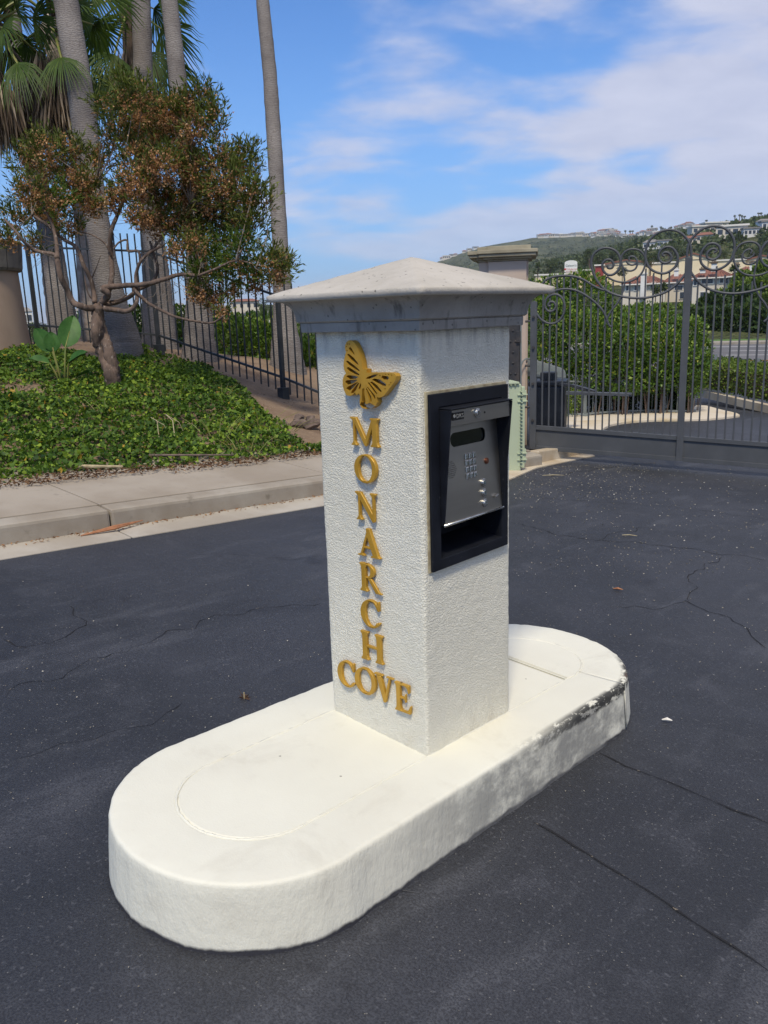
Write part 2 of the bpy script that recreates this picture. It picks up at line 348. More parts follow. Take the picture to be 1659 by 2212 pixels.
M['strelitzia'] = mat('strelitzia_leaf', (.028, .085, .016), .5, 0, var=(.05, .13, .024), vscale=7, spec=.2, stretch=(1, 1, 1), fine=((.055, .125, .03), 30, .56, .7))
M['stalk'] = mat('yellow_green_stalk', (.16, .20, .045), .5, var=(.24, .20, .06), vscale=12)
M['driftwood'] = mat('grey_dry_wood', (.17, .125, .10), .95, var=(.075, .055, .045), vscale=14, bump=.9, bscale=30, bdist=.02, stretch=(1, 1, .5))
M['straw'] = mat('dry_straw', (.46, .39, .24), .9, var=(.30, .24, .14), vscale=20)
M['brown_litter'] = leafmat('brown_litter', [(0, (.05, .03, .02)), (.6, (.15, .085, .05)), (1, (.30, .19, .11))], .9, .1, .1)
M['red_leaf'] = mat('dry_leaf', (.40, .18, .09), .8, var=(.30, .13, .06), vscale=30)
M['terracotta'] = mat('terracotta_roof', (.25, .105, .070), .8, var=(.17, .08, .06), vscale=1.4)
M['cream_wall'] = mat('cream_wall', (.66, .60, .49), .8, var=(.58, .52, .42), vscale=.3)
M['white_wall'] = mat('white_wall', (.74, .73, .69), .8, var=(.62, .60, .56), vscale=.3)
M['yellow_wall'] = mat('yellow_wall', (.80, .68, .46), .8, var=(.74, .62, .40), vscale=.2)
M['red_wall'] = mat('red_wall', (.28, .05, .045), .8)
M['grey_roof'] = mat('grey_roof', (.24, .225, .21), .8, var=(.16, .15, .145), vscale=.6)
M['window'] = mat('window_glass', (.035, .045, .06), .15, 0, spec=.6)
M['solar'] = mat('solar_panel', (.02, .03, .06), .2, 0, spec=.6)
M['trim'] = mat('white_trim', (.72, .69, .62), .7)
M['brown_trim'] = mat('brown_trim', (.10, .07, .05), .8)
M['lawn'] = mat('lawn', (.10, .19, .035), .9, var=(.07, .14, .03), vscale=.3)
M['sign_white'] = mat('sign_white', (.78, .77, .72), .6)
M['sign_ink'] = mat('sign_ink', (.05, .09, .10), .6)
M['sign_red'] = mat('sign_red', (.50, .02, .02), .6)
M['line_yellow'] = mat('road_paint_yellow', (.62, .36, .05), .8)
M['line_white'] = mat('road_paint_white', (.68, .67, .64), .8)
M['road_grey'] = mat('highway_asphalt', (.135, .13, .13), .85, var=(.105, .10, .10), vscale=.4)
M['cream_concrete'] = mat('cream_concrete', (.60, .53, .42), .85, var=(.50, .40, .24), vscale=.9, ramp=(.5, .72), bump=.3, bscale=60, bdist=.003)
M['ylw_stain'] = mat('ochre_concrete', (.46, .33, .11), .85, var=(.50, .42, .28), vscale=3)
M['plate'] = mat('black_label_plate', (.008, .008, .009), .35)
M['plate_ink'] = mat('label_silver', (.40, .40, .38), .4, .6)

# ------------------------------------------------------------------ mesh helpers
class MB:
    """collects shapes and links them as ONE mesh object"""
    def __init__(s): s.v = []; s.f = []; s.m = []; s.cur = 0
    def add(s, vs, fs):
        o = len(s.v); s.v += [tuple(map(float, p)) for p in vs]
        for f in fs: s.f.append([i + o for i in f]); s.m.append(s.cur)
        return s
    def box(s, c, size, ux=(1, 0, 0), uy=(0, 1, 0), uz=(0, 0, 1)):
        c = np.asarray(c, float); ax = [np.asarray(a, float) for a in (ux, uy, uz)]
        v = [c + sum(ax[i] * size[i] / 2 * sg[i] for i in range(3)) for sg in ((-1, -1, -1), (1, -1, -1), (1, 1, -1), (-1, 1, -1), (-1, -1, 1), (1, -1, 1), (1, 1, 1), (-1, 1, 1))]
        return s.add(v, [(0, 3, 2, 1), (4, 5, 6, 7), (0, 1, 5, 4), (1, 2, 6, 5), (2, 3, 7, 6), (3, 0, 4, 7)])
    def bar(s, a, b, wd, ht, up=(0, 0, 1)):
        a, b = np.asarray(a, float), np.asarray(b, float); dd = b - a; L = np.linalg.norm(dd); dd = dd / L
        sd_ = np.cross(dd, up); nn = np.linalg.norm(sd_)
        sd_ = sd_ / nn if nn > 1e-6 else np.array([1., 0, 0]); u2 = np.cross(sd_, dd)
        return s.box((a + b) / 2, (wd, ht, L), sd_, u2, dd)
    def tube(s, pts, rad, n=8, cap=True, jit=0.0):
        pts = [np.asarray(p, float) for p in pts]; k = len(pts)
        if np.isscalar(rad): rad = [rad] * k
        vs = []; ref = np.array([.31, .17, .93])
        pb = None
        for i, p in enumerate(pts):
            dd = pts[min(i + 1, k - 1)] - pts[max(i - 1, 0)]; dd = dd / (np.linalg.norm(dd) + 1e-12)
            if pb is None:
                if abs(dd @ ref) > .9: ref = np.array([1., 0, 0])
                a = np.cross(dd, ref)
            else: a = pb - dd * (pb @ dd)
            a /= np.linalg.norm(a) + 1e-12; pb = a; b = np.cross(dd, a)
            for j in range(n):
                an = 2 * math.pi * j / n; rr = rad[i] * (1 + (rnd.uniform(-jit, jit) if jit else 0))
                vs.append(p + rr * (a * math.cos(an) + b * math.sin(an)))
        fs = [(i * n + j, i * n + (j + 1) % n, (i + 1) * n + (j + 1) % n, (i + 1) * n + j) for i in range(k - 1) for j in range(n)]
        if cap: fs += [tuple(range(n - 1, -1, -1)), tuple(range((k - 1) * n, k * n))]
        return s.add(vs, fs)
    def poly(s, outline, to3, depth, holes=()):
        """prism from a 2D outline (with holes): to3(u, v, w) maps to space, w runs 0..depth"""
        loops = [list(outline)] + [list(h) for h in holes]
        tris = tessellate_polygon([[Vector((p[0], p[1], 0)) for p in lp] for lp in loops])
        flat = [p for lp in loops for p in lp]; n = len(flat)
        vs = [to3(p[0], p[1], 0) for p in flat] + [to3(p[0], p[1], depth) for p in flat]
        fs = [tuple(x) for x in tris] + [tuple(i + n for i in x[::-1]) for x in tris]
        o = 0
        for lp in loops:
            k = len(lp)
            fs += [(o + i, o + (i + 1) % k, n + o + (i + 1) % k, n + o + i) for i in range(k)]
            o += k
        return s.add(vs, fs)
    def lathe(s, prof, c, n=32, a0=0, a1=2 * math.pi):
        full = abs(a1 - a0 - 2 * math.pi) < 1e-6; m_ = n if full else n + 1
        vs = [(c[0] + r * math.cos(a0 + (a1 - a0) * j / n), c[1] + r * math.sin(a0 + (a1 - a0) * j / n), z) for r, z in prof for j in range(m_)]
        fs = [(i * m_ + j, i * m_ + (j + 1) % m_, (i + 1) * m_ + (j + 1) % m_, (i + 1) * m_ + j) for i in range(len(prof) - 1) for j in range(m_ if full else n)]
        return s.add(vs, fs)
    def build(s, name, m, parent=None, smooth=False, bevel=0.0, seg=2, recalc=True):
        me = bpy.data.meshes.new(name); off = root_loc(parent)
        v = np.array(s.v) - off
        me.from_pydata(v.tolist(), [], s.f)
        for k in (m if isinstance(m, (list, tuple)) else [m]): me.materials.append(M[k] if isinstance(k, str) else k)
        if isinstance(m, (list, tuple)): me.polygons.foreach_set('material_index', s.m)
        if recalc:
            import bmesh
            bm = bmesh.new(); bm.from_mesh(me); bmesh.ops.recalc_face_normals(bm, faces=bm.faces)
            if bevel: bmesh.ops.bevel(bm, geom=[e for e in bm.edges if e.calc_face_angle(0) > .5], offset=bevel, segments=seg, affect='EDGES', profile=.6)
            bm.to_mesh(me); bm.free()
        if smooth: me.shade_smooth()
        o = bpy.data.objects.new(name, me); COL.objects.link(o)
        if parent is not None: o.parent = parent
        else: pass
        return o
def root_loc(p):
    o = np.zeros(3)
    while p is not None: o = o + np.array(p.location); p = p.parent
    return o
def tag(o, label=None, cat=None, group=None, kind=None):
    if label: o['label'] = label
    if cat: o['category'] = cat
    if group: o['group'] = group
    if kind: o['kind'] = kind
    return o
def thing(name, label, cat, loc, group=None):
    o = bpy.data.objects.new(name, None); COL.objects.link(o); o.location = tuple(map(float, loc)); o.empty_display_size = .1
    return tag(o, label, cat, group)
def place(name, me, parent, loc, rot=None):
    """another object on shared mesh data"""
    o = bpy.data.objects.new(name, me); COL.objects.link(o); o.parent = parent
    o.location = tuple(map(float, np.asarray(loc, float) - root_loc(parent)))
    if rot is not None: o.rotation_euler = rot
    return o
def bigmesh(name, V, Fq, m, parent=None, attr=None, kind=None, smooth=False):
    """large numpy mesh: V (n,3), Fq (k, c) faces of equal corner count"""
    me = bpy.data.meshes.new(name); V = np.asarray(V, float) - root_loc(parent); Fq = np.asarray(Fq, int); c = Fq.shape[1]
    me.vertices.add(len(V)); me.vertices.foreach_set('co', V.ravel().astype(np.float32))
    me.loops.add(Fq.size); me.loops.foreach_set('vertex_index', Fq.ravel().astype(np.int32))
    me.polygons.add(len(Fq)); me.polygons.foreach_set('loop_start', (np.arange(len(Fq)) * c).astype(np.int32))
    me.update(calc_edges=True); me.validate()
    if attr is not None:
        a = me.attributes.new('rnd', 'FLOAT', 'POINT'); a.data.foreach_set('value', np.asarray(attr, np.float32))
    me.materials.append(M[m] if isinstance(m, str) else m)
    if smooth: me.shade_smooth()
    o = bpy.data.objects.new(name, me); COL.objects.link(o)
    if parent is not None: o.parent = parent
    if kind: o['kind'] = kind
    return o
def norm(a): return a / (np.linalg.norm(a, axis=-1, keepdims=True) + 1e-9)
def randdir(n): return norm(rng.normal(size=(n, 3)))
def leaves(name, P, D, L, Wd, m, parent=None, shade=None, kind=None, fold=.25, lobed=False):
    """P roots, D directions, L lengths, Wd widths: small folded leaves"""
    n = len(P); L = np.broadcast_to(L, (n,))[:, None]; Wd = np.broadcast_to(Wd, (n,))[:, None]
    D = norm(D); A = norm(np.cross(D, randdir(n))); N = np.cross(A, D)
    if lobed:
        q = [(0, 0, 0), (.28, .5, .1), (.55, .30, 0), (1, 0, -.1), (.55, -.30, 0), (.28, -.5, .1)]
    else:
        q = [(0, 0, 0), (.5, .5, fold), (1, 0, 0), (.5, -.5, fold)]
    V = np.stack([P + D * L * a + A * Wd * b + N * Wd * c for a, b, c in q], 1)
    k = len(q); base = (np.arange(n) * k)[:, None]
    if lobed: Fq = np.concatenate([base + np.array([[0, 1, 2, 3]]), base + np.array([[0, 3, 4, 5]])])
    else: Fq = np.concatenate([base + np.array([[0, 1, 2]]), base + np.array([[0, 2, 3]])])
    if shade is None: shade = rng.random(n)
    return bigmesh(name, V.reshape(-1, 3), Fq, m, parent, np.repeat(shade, k), kind)
def fbm2(x, y, seed=0, oct=4):
    """cheap smooth value noise, about -1..1"""
    r = np.random.default_rng(seed); tab = r.uniform(-1, 1, (64, 64)); out = 0; a = 1.0; s = 0
    for o in range(oct):
        xi, yi = np.floor(x).astype(int), np.floor(y).astype(int); fx, fy = x - xi, y - yi
        fx, fy = fx * fx * (3 - 2 * fx), fy * fy * (3 - 2 * fy)
        T = lambda i, j: tab[i % 64, j % 64]
        out = out + a * ((T(xi, yi) * (1 - fx) + T(xi + 1, yi) * fx) * (1 - fy) + (T(xi, yi + 1) * (1 - fx) + T(xi + 1, yi + 1) * fx) * fy)
        s += a; a *= .5; x, y = x * 2.03 + 7.1, y * 2.03 + 3.7
    return out / s
def text_mesh(txt, size, depth=.0):
    cu_ = bpy.data.curves.new('text', 'FONT'); cu_.body = txt; cu_.size = size; cu_.extrude = depth; cu_.align_x = 'CENTER'; cu_.align_y = 'CENTER'; cu_.resolution_u = 2
    o = bpy.data.objects.new('text', cu_); COL.objects.link(o)
    me = bpy.data.meshes.new_from_object(o.evaluated_get(bpy.context.evaluated_depsgraph_get()))
    bpy.data.objects.remove(o); bpy.data.curves.remove(cu_)
    return me
def text_obj(name, txt, size, m, parent, loc, ux, uz, depth=.002, sx=1.0):
    """flat lettering: ux = reading direction, uz = up"""
    me = text_mesh(txt, size, depth); me.name = name; me.materials.clear(); me.materials.append(M[m])
    o = bpy.data.objects.new(name, me); COL.objects.link(o); o.parent = parent
    ux, uz = norm(np.asarray(ux, float)), norm(np.asarray(uz, float)); n_ = np.cross(ux, uz)
    l = np.asarray(loc, float) - root_loc(parent)
    o.matrix_local = Matrix(((ux[0] * sx, uz[0], n_[0], l[0]), (ux[1] * sx, uz[1], n_[1], l[1]), (ux[2] * sx, uz[2], n_[2], l[2]), (0, 0, 0, 1)))
    return o

# ================================================================== SETTING
# ---- far land: one sheet to the horizon, described by distance profiles per bearing (degrees right of the view axis)
def az_prof(a):
    k = {
        -70: [(14, .6), (30, -1), (150, 0), (250, -6), (500, -32), (5000, -40)],
        -27: [(14, 1.0), (20, .7), (50, -1.5), (120, .6), (165, 1.7), (230, -1), (450, -32), (5000, -40)],
        -16: [(14, .9), (20, .5), (50, -1.5), (120, .6), (185, 1.9), (260, 1), (500, -32), (5000, -40)],
        -8: [(14, .5), (20, .2), (50, -1.5), (100, .2), (160, 1.2), (260, 6), (350, 5), (700, -32), (5000, -40)],
        0: [(14, -.5), (40, -1.1), (120, 0), (250, 4), (500, 8), (1200, 20), (1900, 70), (2600, 10), (5000, -30)],
        2.2: [(14, -.5), (40, -1.1), (120, .3), (230, 5), (600, 12), (1300, 40), (1900, 98), (2500, 40), (5000, -30)],
        3.8: [(14, -.5), (40, -1.1), (120, .5), (230, 6), (600, 14), (1300, 55), (1900, 118), (2500, 60), (5000, -30)],
        6.75: [(14, -.5), (40, -1.1), (120, .6), (230, 7), (600, 20), (1300, 80), (1900, 152), (2500, 90), (5000, -30)],
        10.2: [(14, -.5), (40, -1.1), (120, .7), (230, 7), (600, 30), (1300, 92), (1900, 166), (2500, 90), (5000, -30)],
        13.2: [(14, -.5), (33, -1.1), (63, -1.1), (78, .6), (150, 1.7), (230, 7), (600, 36), (1200, 80), (1900, 164), (2500, 90), (5000, -30)],
        15.2: [(14, -.5), (33, -1.1), (63, -1.1), (78, .8), (150, 1.7), (230, 7), (500, 32), (1000, 72), (1800, 159), (2500, 90), (5000, -30)],
        17.7: [(14, -.5), (33, -1.1), (63, -1.1), (78, .9), (150, 1.7), (230, 7), (450, 33), (900, 72), (1400, 126), (2200, 90), (5000, -30)],
        19.9: [(14, -.5), (33, -1.1), (63, -1.1), (78, 1.0), (150, 1.7), (230, 7), (420, 32), (750, 63), (1050, 96), (2200, 90), (5000, -30)],
        24.8: [(14, -.5), (33, -1.1), (63, -1.1), (78, 1.0), (150, 1.7), (230, 7), (380, 31), (600, 53), (800, 74), (2200, 90), (5000, -30)],
        60: [(14, -.5), (33, -1.1), (63, -1.1), (78, 1.0), (150, 1.7), (230, 7), (380, 31), (600, 53), (800, 76), (2200, 90), (5000, -30)],
        90: [(14, -.5), (60, -1.1), (150, 0), (400, 10), (900, 40), (5000, -30)],
    }
    return k
_KP = {k: [(r, z * (.925 if 700 < r < 2600 and z > 30 else 1)) for r, z in v] for k, v in az_prof(0).items()}; _KA = sorted(_KP)
def zland(a, r):
    a, r = np.broadcast_arrays(np.asarray(a, float), np.asarray(r, float))
    Z = np.stack([np.interp(r, *zip(*_KP[k])) for k in _KA]); i = np.clip(np.searchsorted(_KA, a) - 1, 0, len(_KA) - 2)
    A = np.array(_KA, float); f = np.clip((a - A[i]) / (A[i + 1] - A[i]), 0, 1)
    z = np.take_along_axis(Z, i[None], 0)[0] * (1 - f) + np.take_along_axis(Z, i[None] + 1, 0)[0] * f
    x = r * np.sin(np.radians(a)); y = r * np.cos(np.radians(a))
    amp = smooth(260, 1200, r) * smooth(-3, 3, a)
    rid = 1 - np.abs(fbm2(x / 260 + 3, y / 420, 4, 4)) * 2
    z = z - .3 * (1 - smooth(28, 34, r)) * smooth(0, 2, a)
    return z + amp * (rid * 9 - 9) * smooth(2.0, 6, a) * (1 - .75 * smooth(1650, 1900, r)) + smooth(100, 300, r) * fbm2(x / 40, y / 40, 9, 3) * 1.0 * smooth(-3, 3, a)
def polar(a, r):
    """bearing (degrees right of view axis) and distance -> point on the far land"""
    an = math.radians(a); h_ = hf * math.cos(an) + _r0 * math.sin(an)
    return np.array([CAM[0] + h_[0] * r, CAM[1] + h_[1] * r, float(zland(a, r))])
def bearing(px, py=650.0):
    dd = ray(px, py); return math.degrees(math.atan2(dd @ _r0, dd @ hf))
def elev_z(px, py, r):
    """height of a point seen at (px, py) at horizontal distance r"""
    dd = ray(px, py); return CAM[2] + r * dd[2] / math.hypot(dd[0], dd[1])

def land_mat():
    m = bpy.data.materials.new('hill_scrub'); m.use_nodes = True; t = NT(m.node_tree)
    out = t.n('ShaderNodeOutputMaterial'); b = t.n('ShaderNodeBsdfPrincipled'); t.l(b.outputs[0], out.inputs[0])
    p = t.pos(); a = t.noise(p, .012, 6, .65, .6); c_ = t.noise(p, .09, 5, .7); f_ = t.noise(p, .5, 4, .7)
    c = t.mix(t.step(a, .38, .62), (.050, .068, .026), (.115, .120, .055))
    c = t.mix(t.step(c_, .50, .68), c, (.028, .042, .018))
    c = t.mix(t.math('MULTIPLY', t.step(f_, .60, .74), .7), c, (.20, .165, .115))
    t.l(c, b.inputs['Base Color']); b.inputs['Roughness'].default_value = .95; b.inputs['Specular IOR Level'].default_value = .1
    t.l(t.bump(t.math('ADD', c_, t.math('MULTIPLY', f_, .4)), 1.0, 5.0), b.inputs['Normal'])
    return m
M['land'] = land_mat()
_ra = np.concatenate([np.linspace(-70, -28, 15), np.linspace(-27, 27, 220), np.linspace(28, 90, 22)])
_rr = np.concatenate([np.linspace(15, 80, 34), np.geomspace(84, 5000, 110)])
AA, RR = np.meshgrid(_ra, _rr, indexing='ij'); ZZ = zland(AA, RR)
an = np.radians(AA); PX = CAM[0] + RR * (hf[0] * np.cos(an) + _r0[0] * np.sin(an)); PY = CAM[1] + RR * (hf[1] * np.cos(an) + _r0[1] * np.sin(an))
ni, nj = AA.shape; idx = np.arange(ni * nj).reshape(ni, nj)
Fq = np.stack([idx[:-1, :-1], idx[:-1, 1:], idx[1:, 1:], idx[1:, :-1]], -1).reshape(-1, 4)
bigmesh('hills', np.stack([PX, PY, ZZ], -1).reshape(-1, 3), Fq[:, ::-1], 'land', kind='structure', smooth=True)

M['sea'] = mat('sea_water', (.018, .055, .095), .25, 0, var=(.025, .07, .115), vscale=.01, bump=.25, bscale=.2, bdist=.3)
mb = MB(); N_ = 96
mb.add([(CAM[0] + 26000 * math.cos(2 * math.pi * i / N_), CAM[1] + 26000 * math.sin(2 * math.pi * i / N_), -30) for i in range(N_)], [tuple(range(N_))])
tag(mb.build('sea', 'sea', recalc=False), kind='structure')

# ---- asphalt drive: one polar sheet round the camera
_r = np.concatenate([[.02], np.linspace(.6, 20, 60), np.linspace(20.5, 34, 20)]); _a = np.linspace(0, 2 * np.pi, 121)[:-1]
A2, R2 = np.meshgrid(_a, _r, indexing='ij'); X2, Y2 = CAM[0] + R2 * np.cos(A2), CAM[1] + R2 * np.sin(A2)
Z2 = zroad(X2, Y2) + fbm2(X2 * .5, Y2 * .5, 3, 3) * .006
left = X2 + .0 < -4.25 - .0 * Y2
Z2 = np.where(left & (Y2 > -30) & ((Y2 < 6) | (np.degrees(np.arctan2((X2 - CAM[0]) * _r0[0] + (Y2 - CAM[1]) * _r0[1], (X2 - CAM[0]) * hf[0] + (Y2 - CAM[1]) * hf[1])) < 4)), np.where(X2 < -4.4, Z2 - .6, Z2), Z2)
idx = np.arange(A2.size).reshape(A2.shape)
Fq = np.stack([idx, np.roll(idx, -1, 0)], -1)
Fq = np.stack([idx[:, :-1], np.roll(idx, -1, 0)[:, :-1], np.roll(idx, -1, 0)[:, 1:], idx[:, 1:]], -1).reshape(-1, 4)
bigmesh('asphalt_drive', np.stack([X2, Y2, Z2], -1).reshape(-1, 3), Fq, 'asphalt', kind='structure', smooth=True)
DRIVE = bpy.data.objects['asphalt_drive']

# cracks that open up in the asphalt
def strip(pts, wd, jit, off=.003, sub=.05):
    """a ragged ribbon on the road along ground points"""
    P = []
    for a, b in zip(pts[:-1], pts[1:]):
        n = max(2, int(np.linalg.norm(np.subtract(b, a)) / sub))
        for i in range(n): P.append(np.asarray(a) + (np.asarray(b) - np.asarray(a)) * i / n)
    P.append(np.asarray(pts[-1])); P = np.array(P)[:, :2]
    dd = norm(np.gradient(P, axis=0)); nn = np.stack([-dd[:, 1], dd[:, 0]], 1)
    P = P + nn * (fbm2(np.arange(len(P)) * .45, np.zeros(len(P)), rnd.randrange(999), 3) * jit)[:, None]
    wv = wd * .62 * (.3 + rng.random(len(P)) * 1.0)[:, None]; wv[0] = wv[-1] = wd * .1
    Lf, Rg = P + nn * wv / 2, P - nn * wv / 2
    z = lambda Q: np.concatenate([Q, (zroad(Q[:, 0], Q[:, 1]) + off + fbm2(Q[:, 0] * .5, Q[:, 1] * .5, 3, 3) * .006)[:, None]], 1)
    n = len(P); V = np.concatenate([z(Lf), z(Rg)]); i = np.arange(n - 1)
    return V, np.stack([i, i + 1, n + i + 1, n + i], 1)
Vs, Fs, o_ = [], [], 0
CR = [([(1293, 1628), (1480, 1703), (1665, 1778)], .012, .02), ([(1150, 1775), (1330, 1885), (1500, 1995), (1670, 2108)], .012, .02),
      ([(1108, 1127), (1210, 1158), (1290, 1166), (1420, 1178), (1660, 1212)], .012, .07), ([(1290, 1166), (1350, 1150), (1400, 1140)], .007, .06),
      ([(1480, 1300), (1500, 1245), (1560, 1205)], .009, .07), ([(1330, 1310), (1430, 1315), (1480, 1295), (1570, 1335), (1660, 1400)], .010, .07),
      ([(1108, 1072), (1280, 1083), (1480, 1098), (1660, 1122)], .007, .05), ([(0, 1385), (110, 1395), (180, 1350), (150, 1310)], .010, .07),
      ([(0, 1500), (230, 1420), (430, 1340), (690, 1300)], .007, .08), ([(30, 1640), (240, 1590), (400, 1520)], .006, .08),
      ([(1190, 1030), (1300, 1012), (1420, 1000)], .012, .04)]
for pts, wd, jt in CR:
    V, Fq = strip([g(*p) for p in pts], wd, jt); Vs.append(V); Fs.append(Fq + o_); o_ += len(V)
cr = bigmesh('crack', np.concatenate(Vs), np.concatenate(Fs), 'crack', DRIVE, kind='stuff')

# ---- sidewalk, kerb and gutter on the left
ex = norm(np.array([.053, 1.0, 0]))                                  # along the kerb
def kx(y): return -3.60 + .053 * y                                     # where gutter meets asphalt
SW = thing('sidewalk', None, None, (-4.2, 2, 0)); SW['kind'] = 'structure'
def sheet(x0f, x1f, y0, y1, z0, z1, name, m, gap=.006, th=.3, bev=.006):
    """a slab between two lines x = f(y): top z0/z1 above the road"""
    mb = MB(); ya, yb = y0 + gap, y1 - gap
    vs = []
    for y in (ya, yb):
        for xf, dz in ((x0f, z0), (x1f, z1)):
            x = xf(y); vs.append((x, y, float(SX * x + SY * y) + dz))
    b = [(v[0], v[1], v[2] - th) for v in vs]
    mb.add(vs + b, [(0, 1, 3, 2), (4, 6, 7, 5), (0, 4, 5, 1), (2, 3, 7, 6), (0, 2, 6, 4), (1, 5, 7, 3)])
    return mb.build(name, m, SW, bevel=bev)
js = [-9.2, -7.4, -5.6, -3.8, -2.0, -.4, 1.02, 3.2, 4.55]
for y0, y1 in zip(js[:-1], js[1:]):
    sheet(lambda y: kx(y) - 1.9 if y < 6 else kx(y) - 1.6, lambda y: kx(y) - .42, y0, y1, .205, .165, 'paving_slab', 'concrete')
    sheet(lambda y: kx(y) - .417, lambda y: kx(y) - .265, y0, y1, .163, .150, 'kerb_stone', 'kerb', bev=.022)
    sheet(lambda y: kx(y) - .265, lambda y: kx(y), y0, y1, .018, .006, 'gutter_panel', 'gutter')
for y0, y1, z in ((4.55, 6.15, .14),):
    sheet(lambda y: kx(y) - 1.6, lambda y: kx(y) - .30, y0, y1, .19, .15, 'paving_slab', 'concrete')
    sheet(lambda y: kx(y) - .297, lambda y: kx(y) - .14, y0, y1, .14, .12, 'kerb_stone', 'kerb', bev=.022)
# kerb return and apron by the gate pier
ap = MB()
def onroad(x, y, off=0.0): p = g(x, y); return (p[0], p[1], p[2] + off)
pts = [onroad(1090, 1042, .012), onroad(1160, 1012, .012), onroad(1285, 986, .012), onroad(1250, 972, .012), onroad(1090, 980, .012)]
ap.add(pts + [(p[0], p[1], p[2] - .1) for p in pts], [(0, 1, 2, 3, 4), (9, 8, 7, 6, 5)] + [(i, 5 + i, 5 + (i + 1) % 5, (i + 1) % 5) for i in range(5)])
ap.build('apron_slab', 'apron', SW)
a_, b_ = np.array(onroad(1145, 1001)), np.array(onroad(1262, 977))
MB().bar(a_ + (0, .06, .05), b_ + (0, .06, .03), .14, .17).build('kerb_stone', 'apron', SW, bevel=.015)
# leaf litter caught in the gutter
n = 420; yy = rng.uniform(-1.5, 3.4, n); xx = kx(yy) - .265 + np.abs(rng.normal(0, .035, n)); P = np.stack([xx, yy, SX * xx + SY * yy + .022], 1)
D = randdir(n); D[:, 2] *= .25
leaves('gutter_litter', P, D, rng.uniform(.01, .04, n), rng.uniform(.005, .014, n), 'capsule', SW, rng.random(n) * .6, 'stuff')
mb = MB(); q = np.array([kx(.9) - .2, .75, SX * -3.7 + SY * .9 + .03]); mb.tube([q, q + (.03, .25, .012), q + (-.02, .5, .005)], [.004, .018, .003], 5)
tag(mb.build('dry_leaf', 'red_leaf'), 'long curled orange dry leaf lying in the gutter', 'leaf')

# ---- planted bank on the left
BP = np.array([at(243, 838, 9.75), at(85, 745, 13), at(345, 770, 12.4), at(612, 862, 11.6), at(642, 918, 10.0), at(20, 755, 11.5), at(0, 830, 9.5), at(0, 950, 7.7),
               at(450, 832, 10.4), at(550, 900, 9.6), at(430, 773, 13.2), at(620, 795, 13.5), at(265, 771, 11.7), at(140, 735, 14), at(345, 746, 14.2), at(690, 850, 12.5),
               (-5.1, .5, .43), (-4.95, 2.0, .37), (-4.65, 3.2, .30), (-4.5, 4.2, .25), (-4.6, 5.5, .2), (-4.5, -2, .50), (-5.0, -2, .6), (-4.5, -6, .7), (-8, -5, 1.2), (-11, 0, 1.5), (-14, 4, 1.3), (-9, 11, .3), (-14, 12, .6), (-6, 8, 0.0), (-5.2, 7.0, .05)])
BP[:, 2] -= 0
def _rbf(P):
    n = len(P); dm = np.hypot(P[:, None, 0] - P[None, :, 0], P[:, None, 1] - P[None, :, 1])
    A = np.zeros((n + 3, n + 3)); A[:n, :n] = dm + np.eye(n) * -.15; A[:n, n] = 1; A[:n, n + 1:] = P[:, :2]; A[n, :n] = 1; A[n + 1:, :n] = P[:, :2].T
    return np.linalg.solve(A, np.concatenate([P[:, 2], np.zeros(3)]))
_bw = _rbf(BP)
def zbank(x, y):
    x, y = np.asarray(x, float), np.asarray(y, float); sh = x.shape; q = np.stack([x.ravel(), y.ravel()], 1)
    dm = np.hypot(q[:, None, 0] - BP[None, :, 0], q[:, None, 1] - BP[None, :, 1])
    return (dm @ _bw[:-3] + _bw[-3] + q @ _bw[-2:]).reshape(sh)
bx, by = np.meshgrid(np.linspace(-22, -4.2, 150), np.linspace(-9, 15, 190), indexing='ij')
bxx = np.minimum(bx, kx(by) - 1.0 + .0 * by)
bz = zbank(bxx, by) + (fbm2(bx * 2.2, by * 2.2, 6, 4) * .035) * smooth(-4.6, -5.4, bx)
edge = bx > (kx(by) - 1.6); bz = np.where(edge, np.minimum(bz, SX * bx + SY * by + .13), bz)
rr_ = np.hypot(bx - CAM[0], by - CAM[1]); bz = bz - smooth(15.5, 20, rr_) * 2.2
idx = np.arange(bx.size).reshape(bx.shape)
Fq = np.stack([idx[:-1, :-1], idx[1:, :-1], idx[1:, 1:], idx[:-1, 1:]], -1).reshape(-1, 4)
_bv = np.stack([bx, by, bz], -1).reshape(-1, 3); _bc = _bv[Fq].mean(1); _q = _bc - CAM
Fq = Fq[~((np.degrees(np.arctan2(_q @ _r0, _q @ hf)) > 4.5) & (np.hypot(_q[:, 0], _q[:, 1]) > 8.0))]
bigmesh('earth_bank', _bv, Fq, 'soil', kind='structure', smooth=True)
def bank(x, y):
    """picture point -> point on the bank"""
    dd = ray(x, y); lo, hi = 4.0, 20.0
    for D in np.arange(5.0, 19, .1):
        P = CAM + dd * D
        if P[2] < float(zbank(P[0], P[1])): hi = D; lo = D - .1; break
    for _ in range(20):
        D = (lo + hi) / 2; P = CAM + dd * D
        if P[2] < float(zbank(P[0], P[1])): hi = D
        else: lo = D
    return CAM + dd * hi
def inpoly(x, y, poly):
    ins = np.zeros(len(x), bool); j = len(poly) - 1
    for i in range(len(poly)):
        xi, yi = poly[i]; xj, yj = poly[j]
        c = ((yi > y) != (yj > y)) & (x < (xj - xi) * (y - yi) / (yj - yi + 1e-12) + xi); ins ^= c; j = i
    return ins

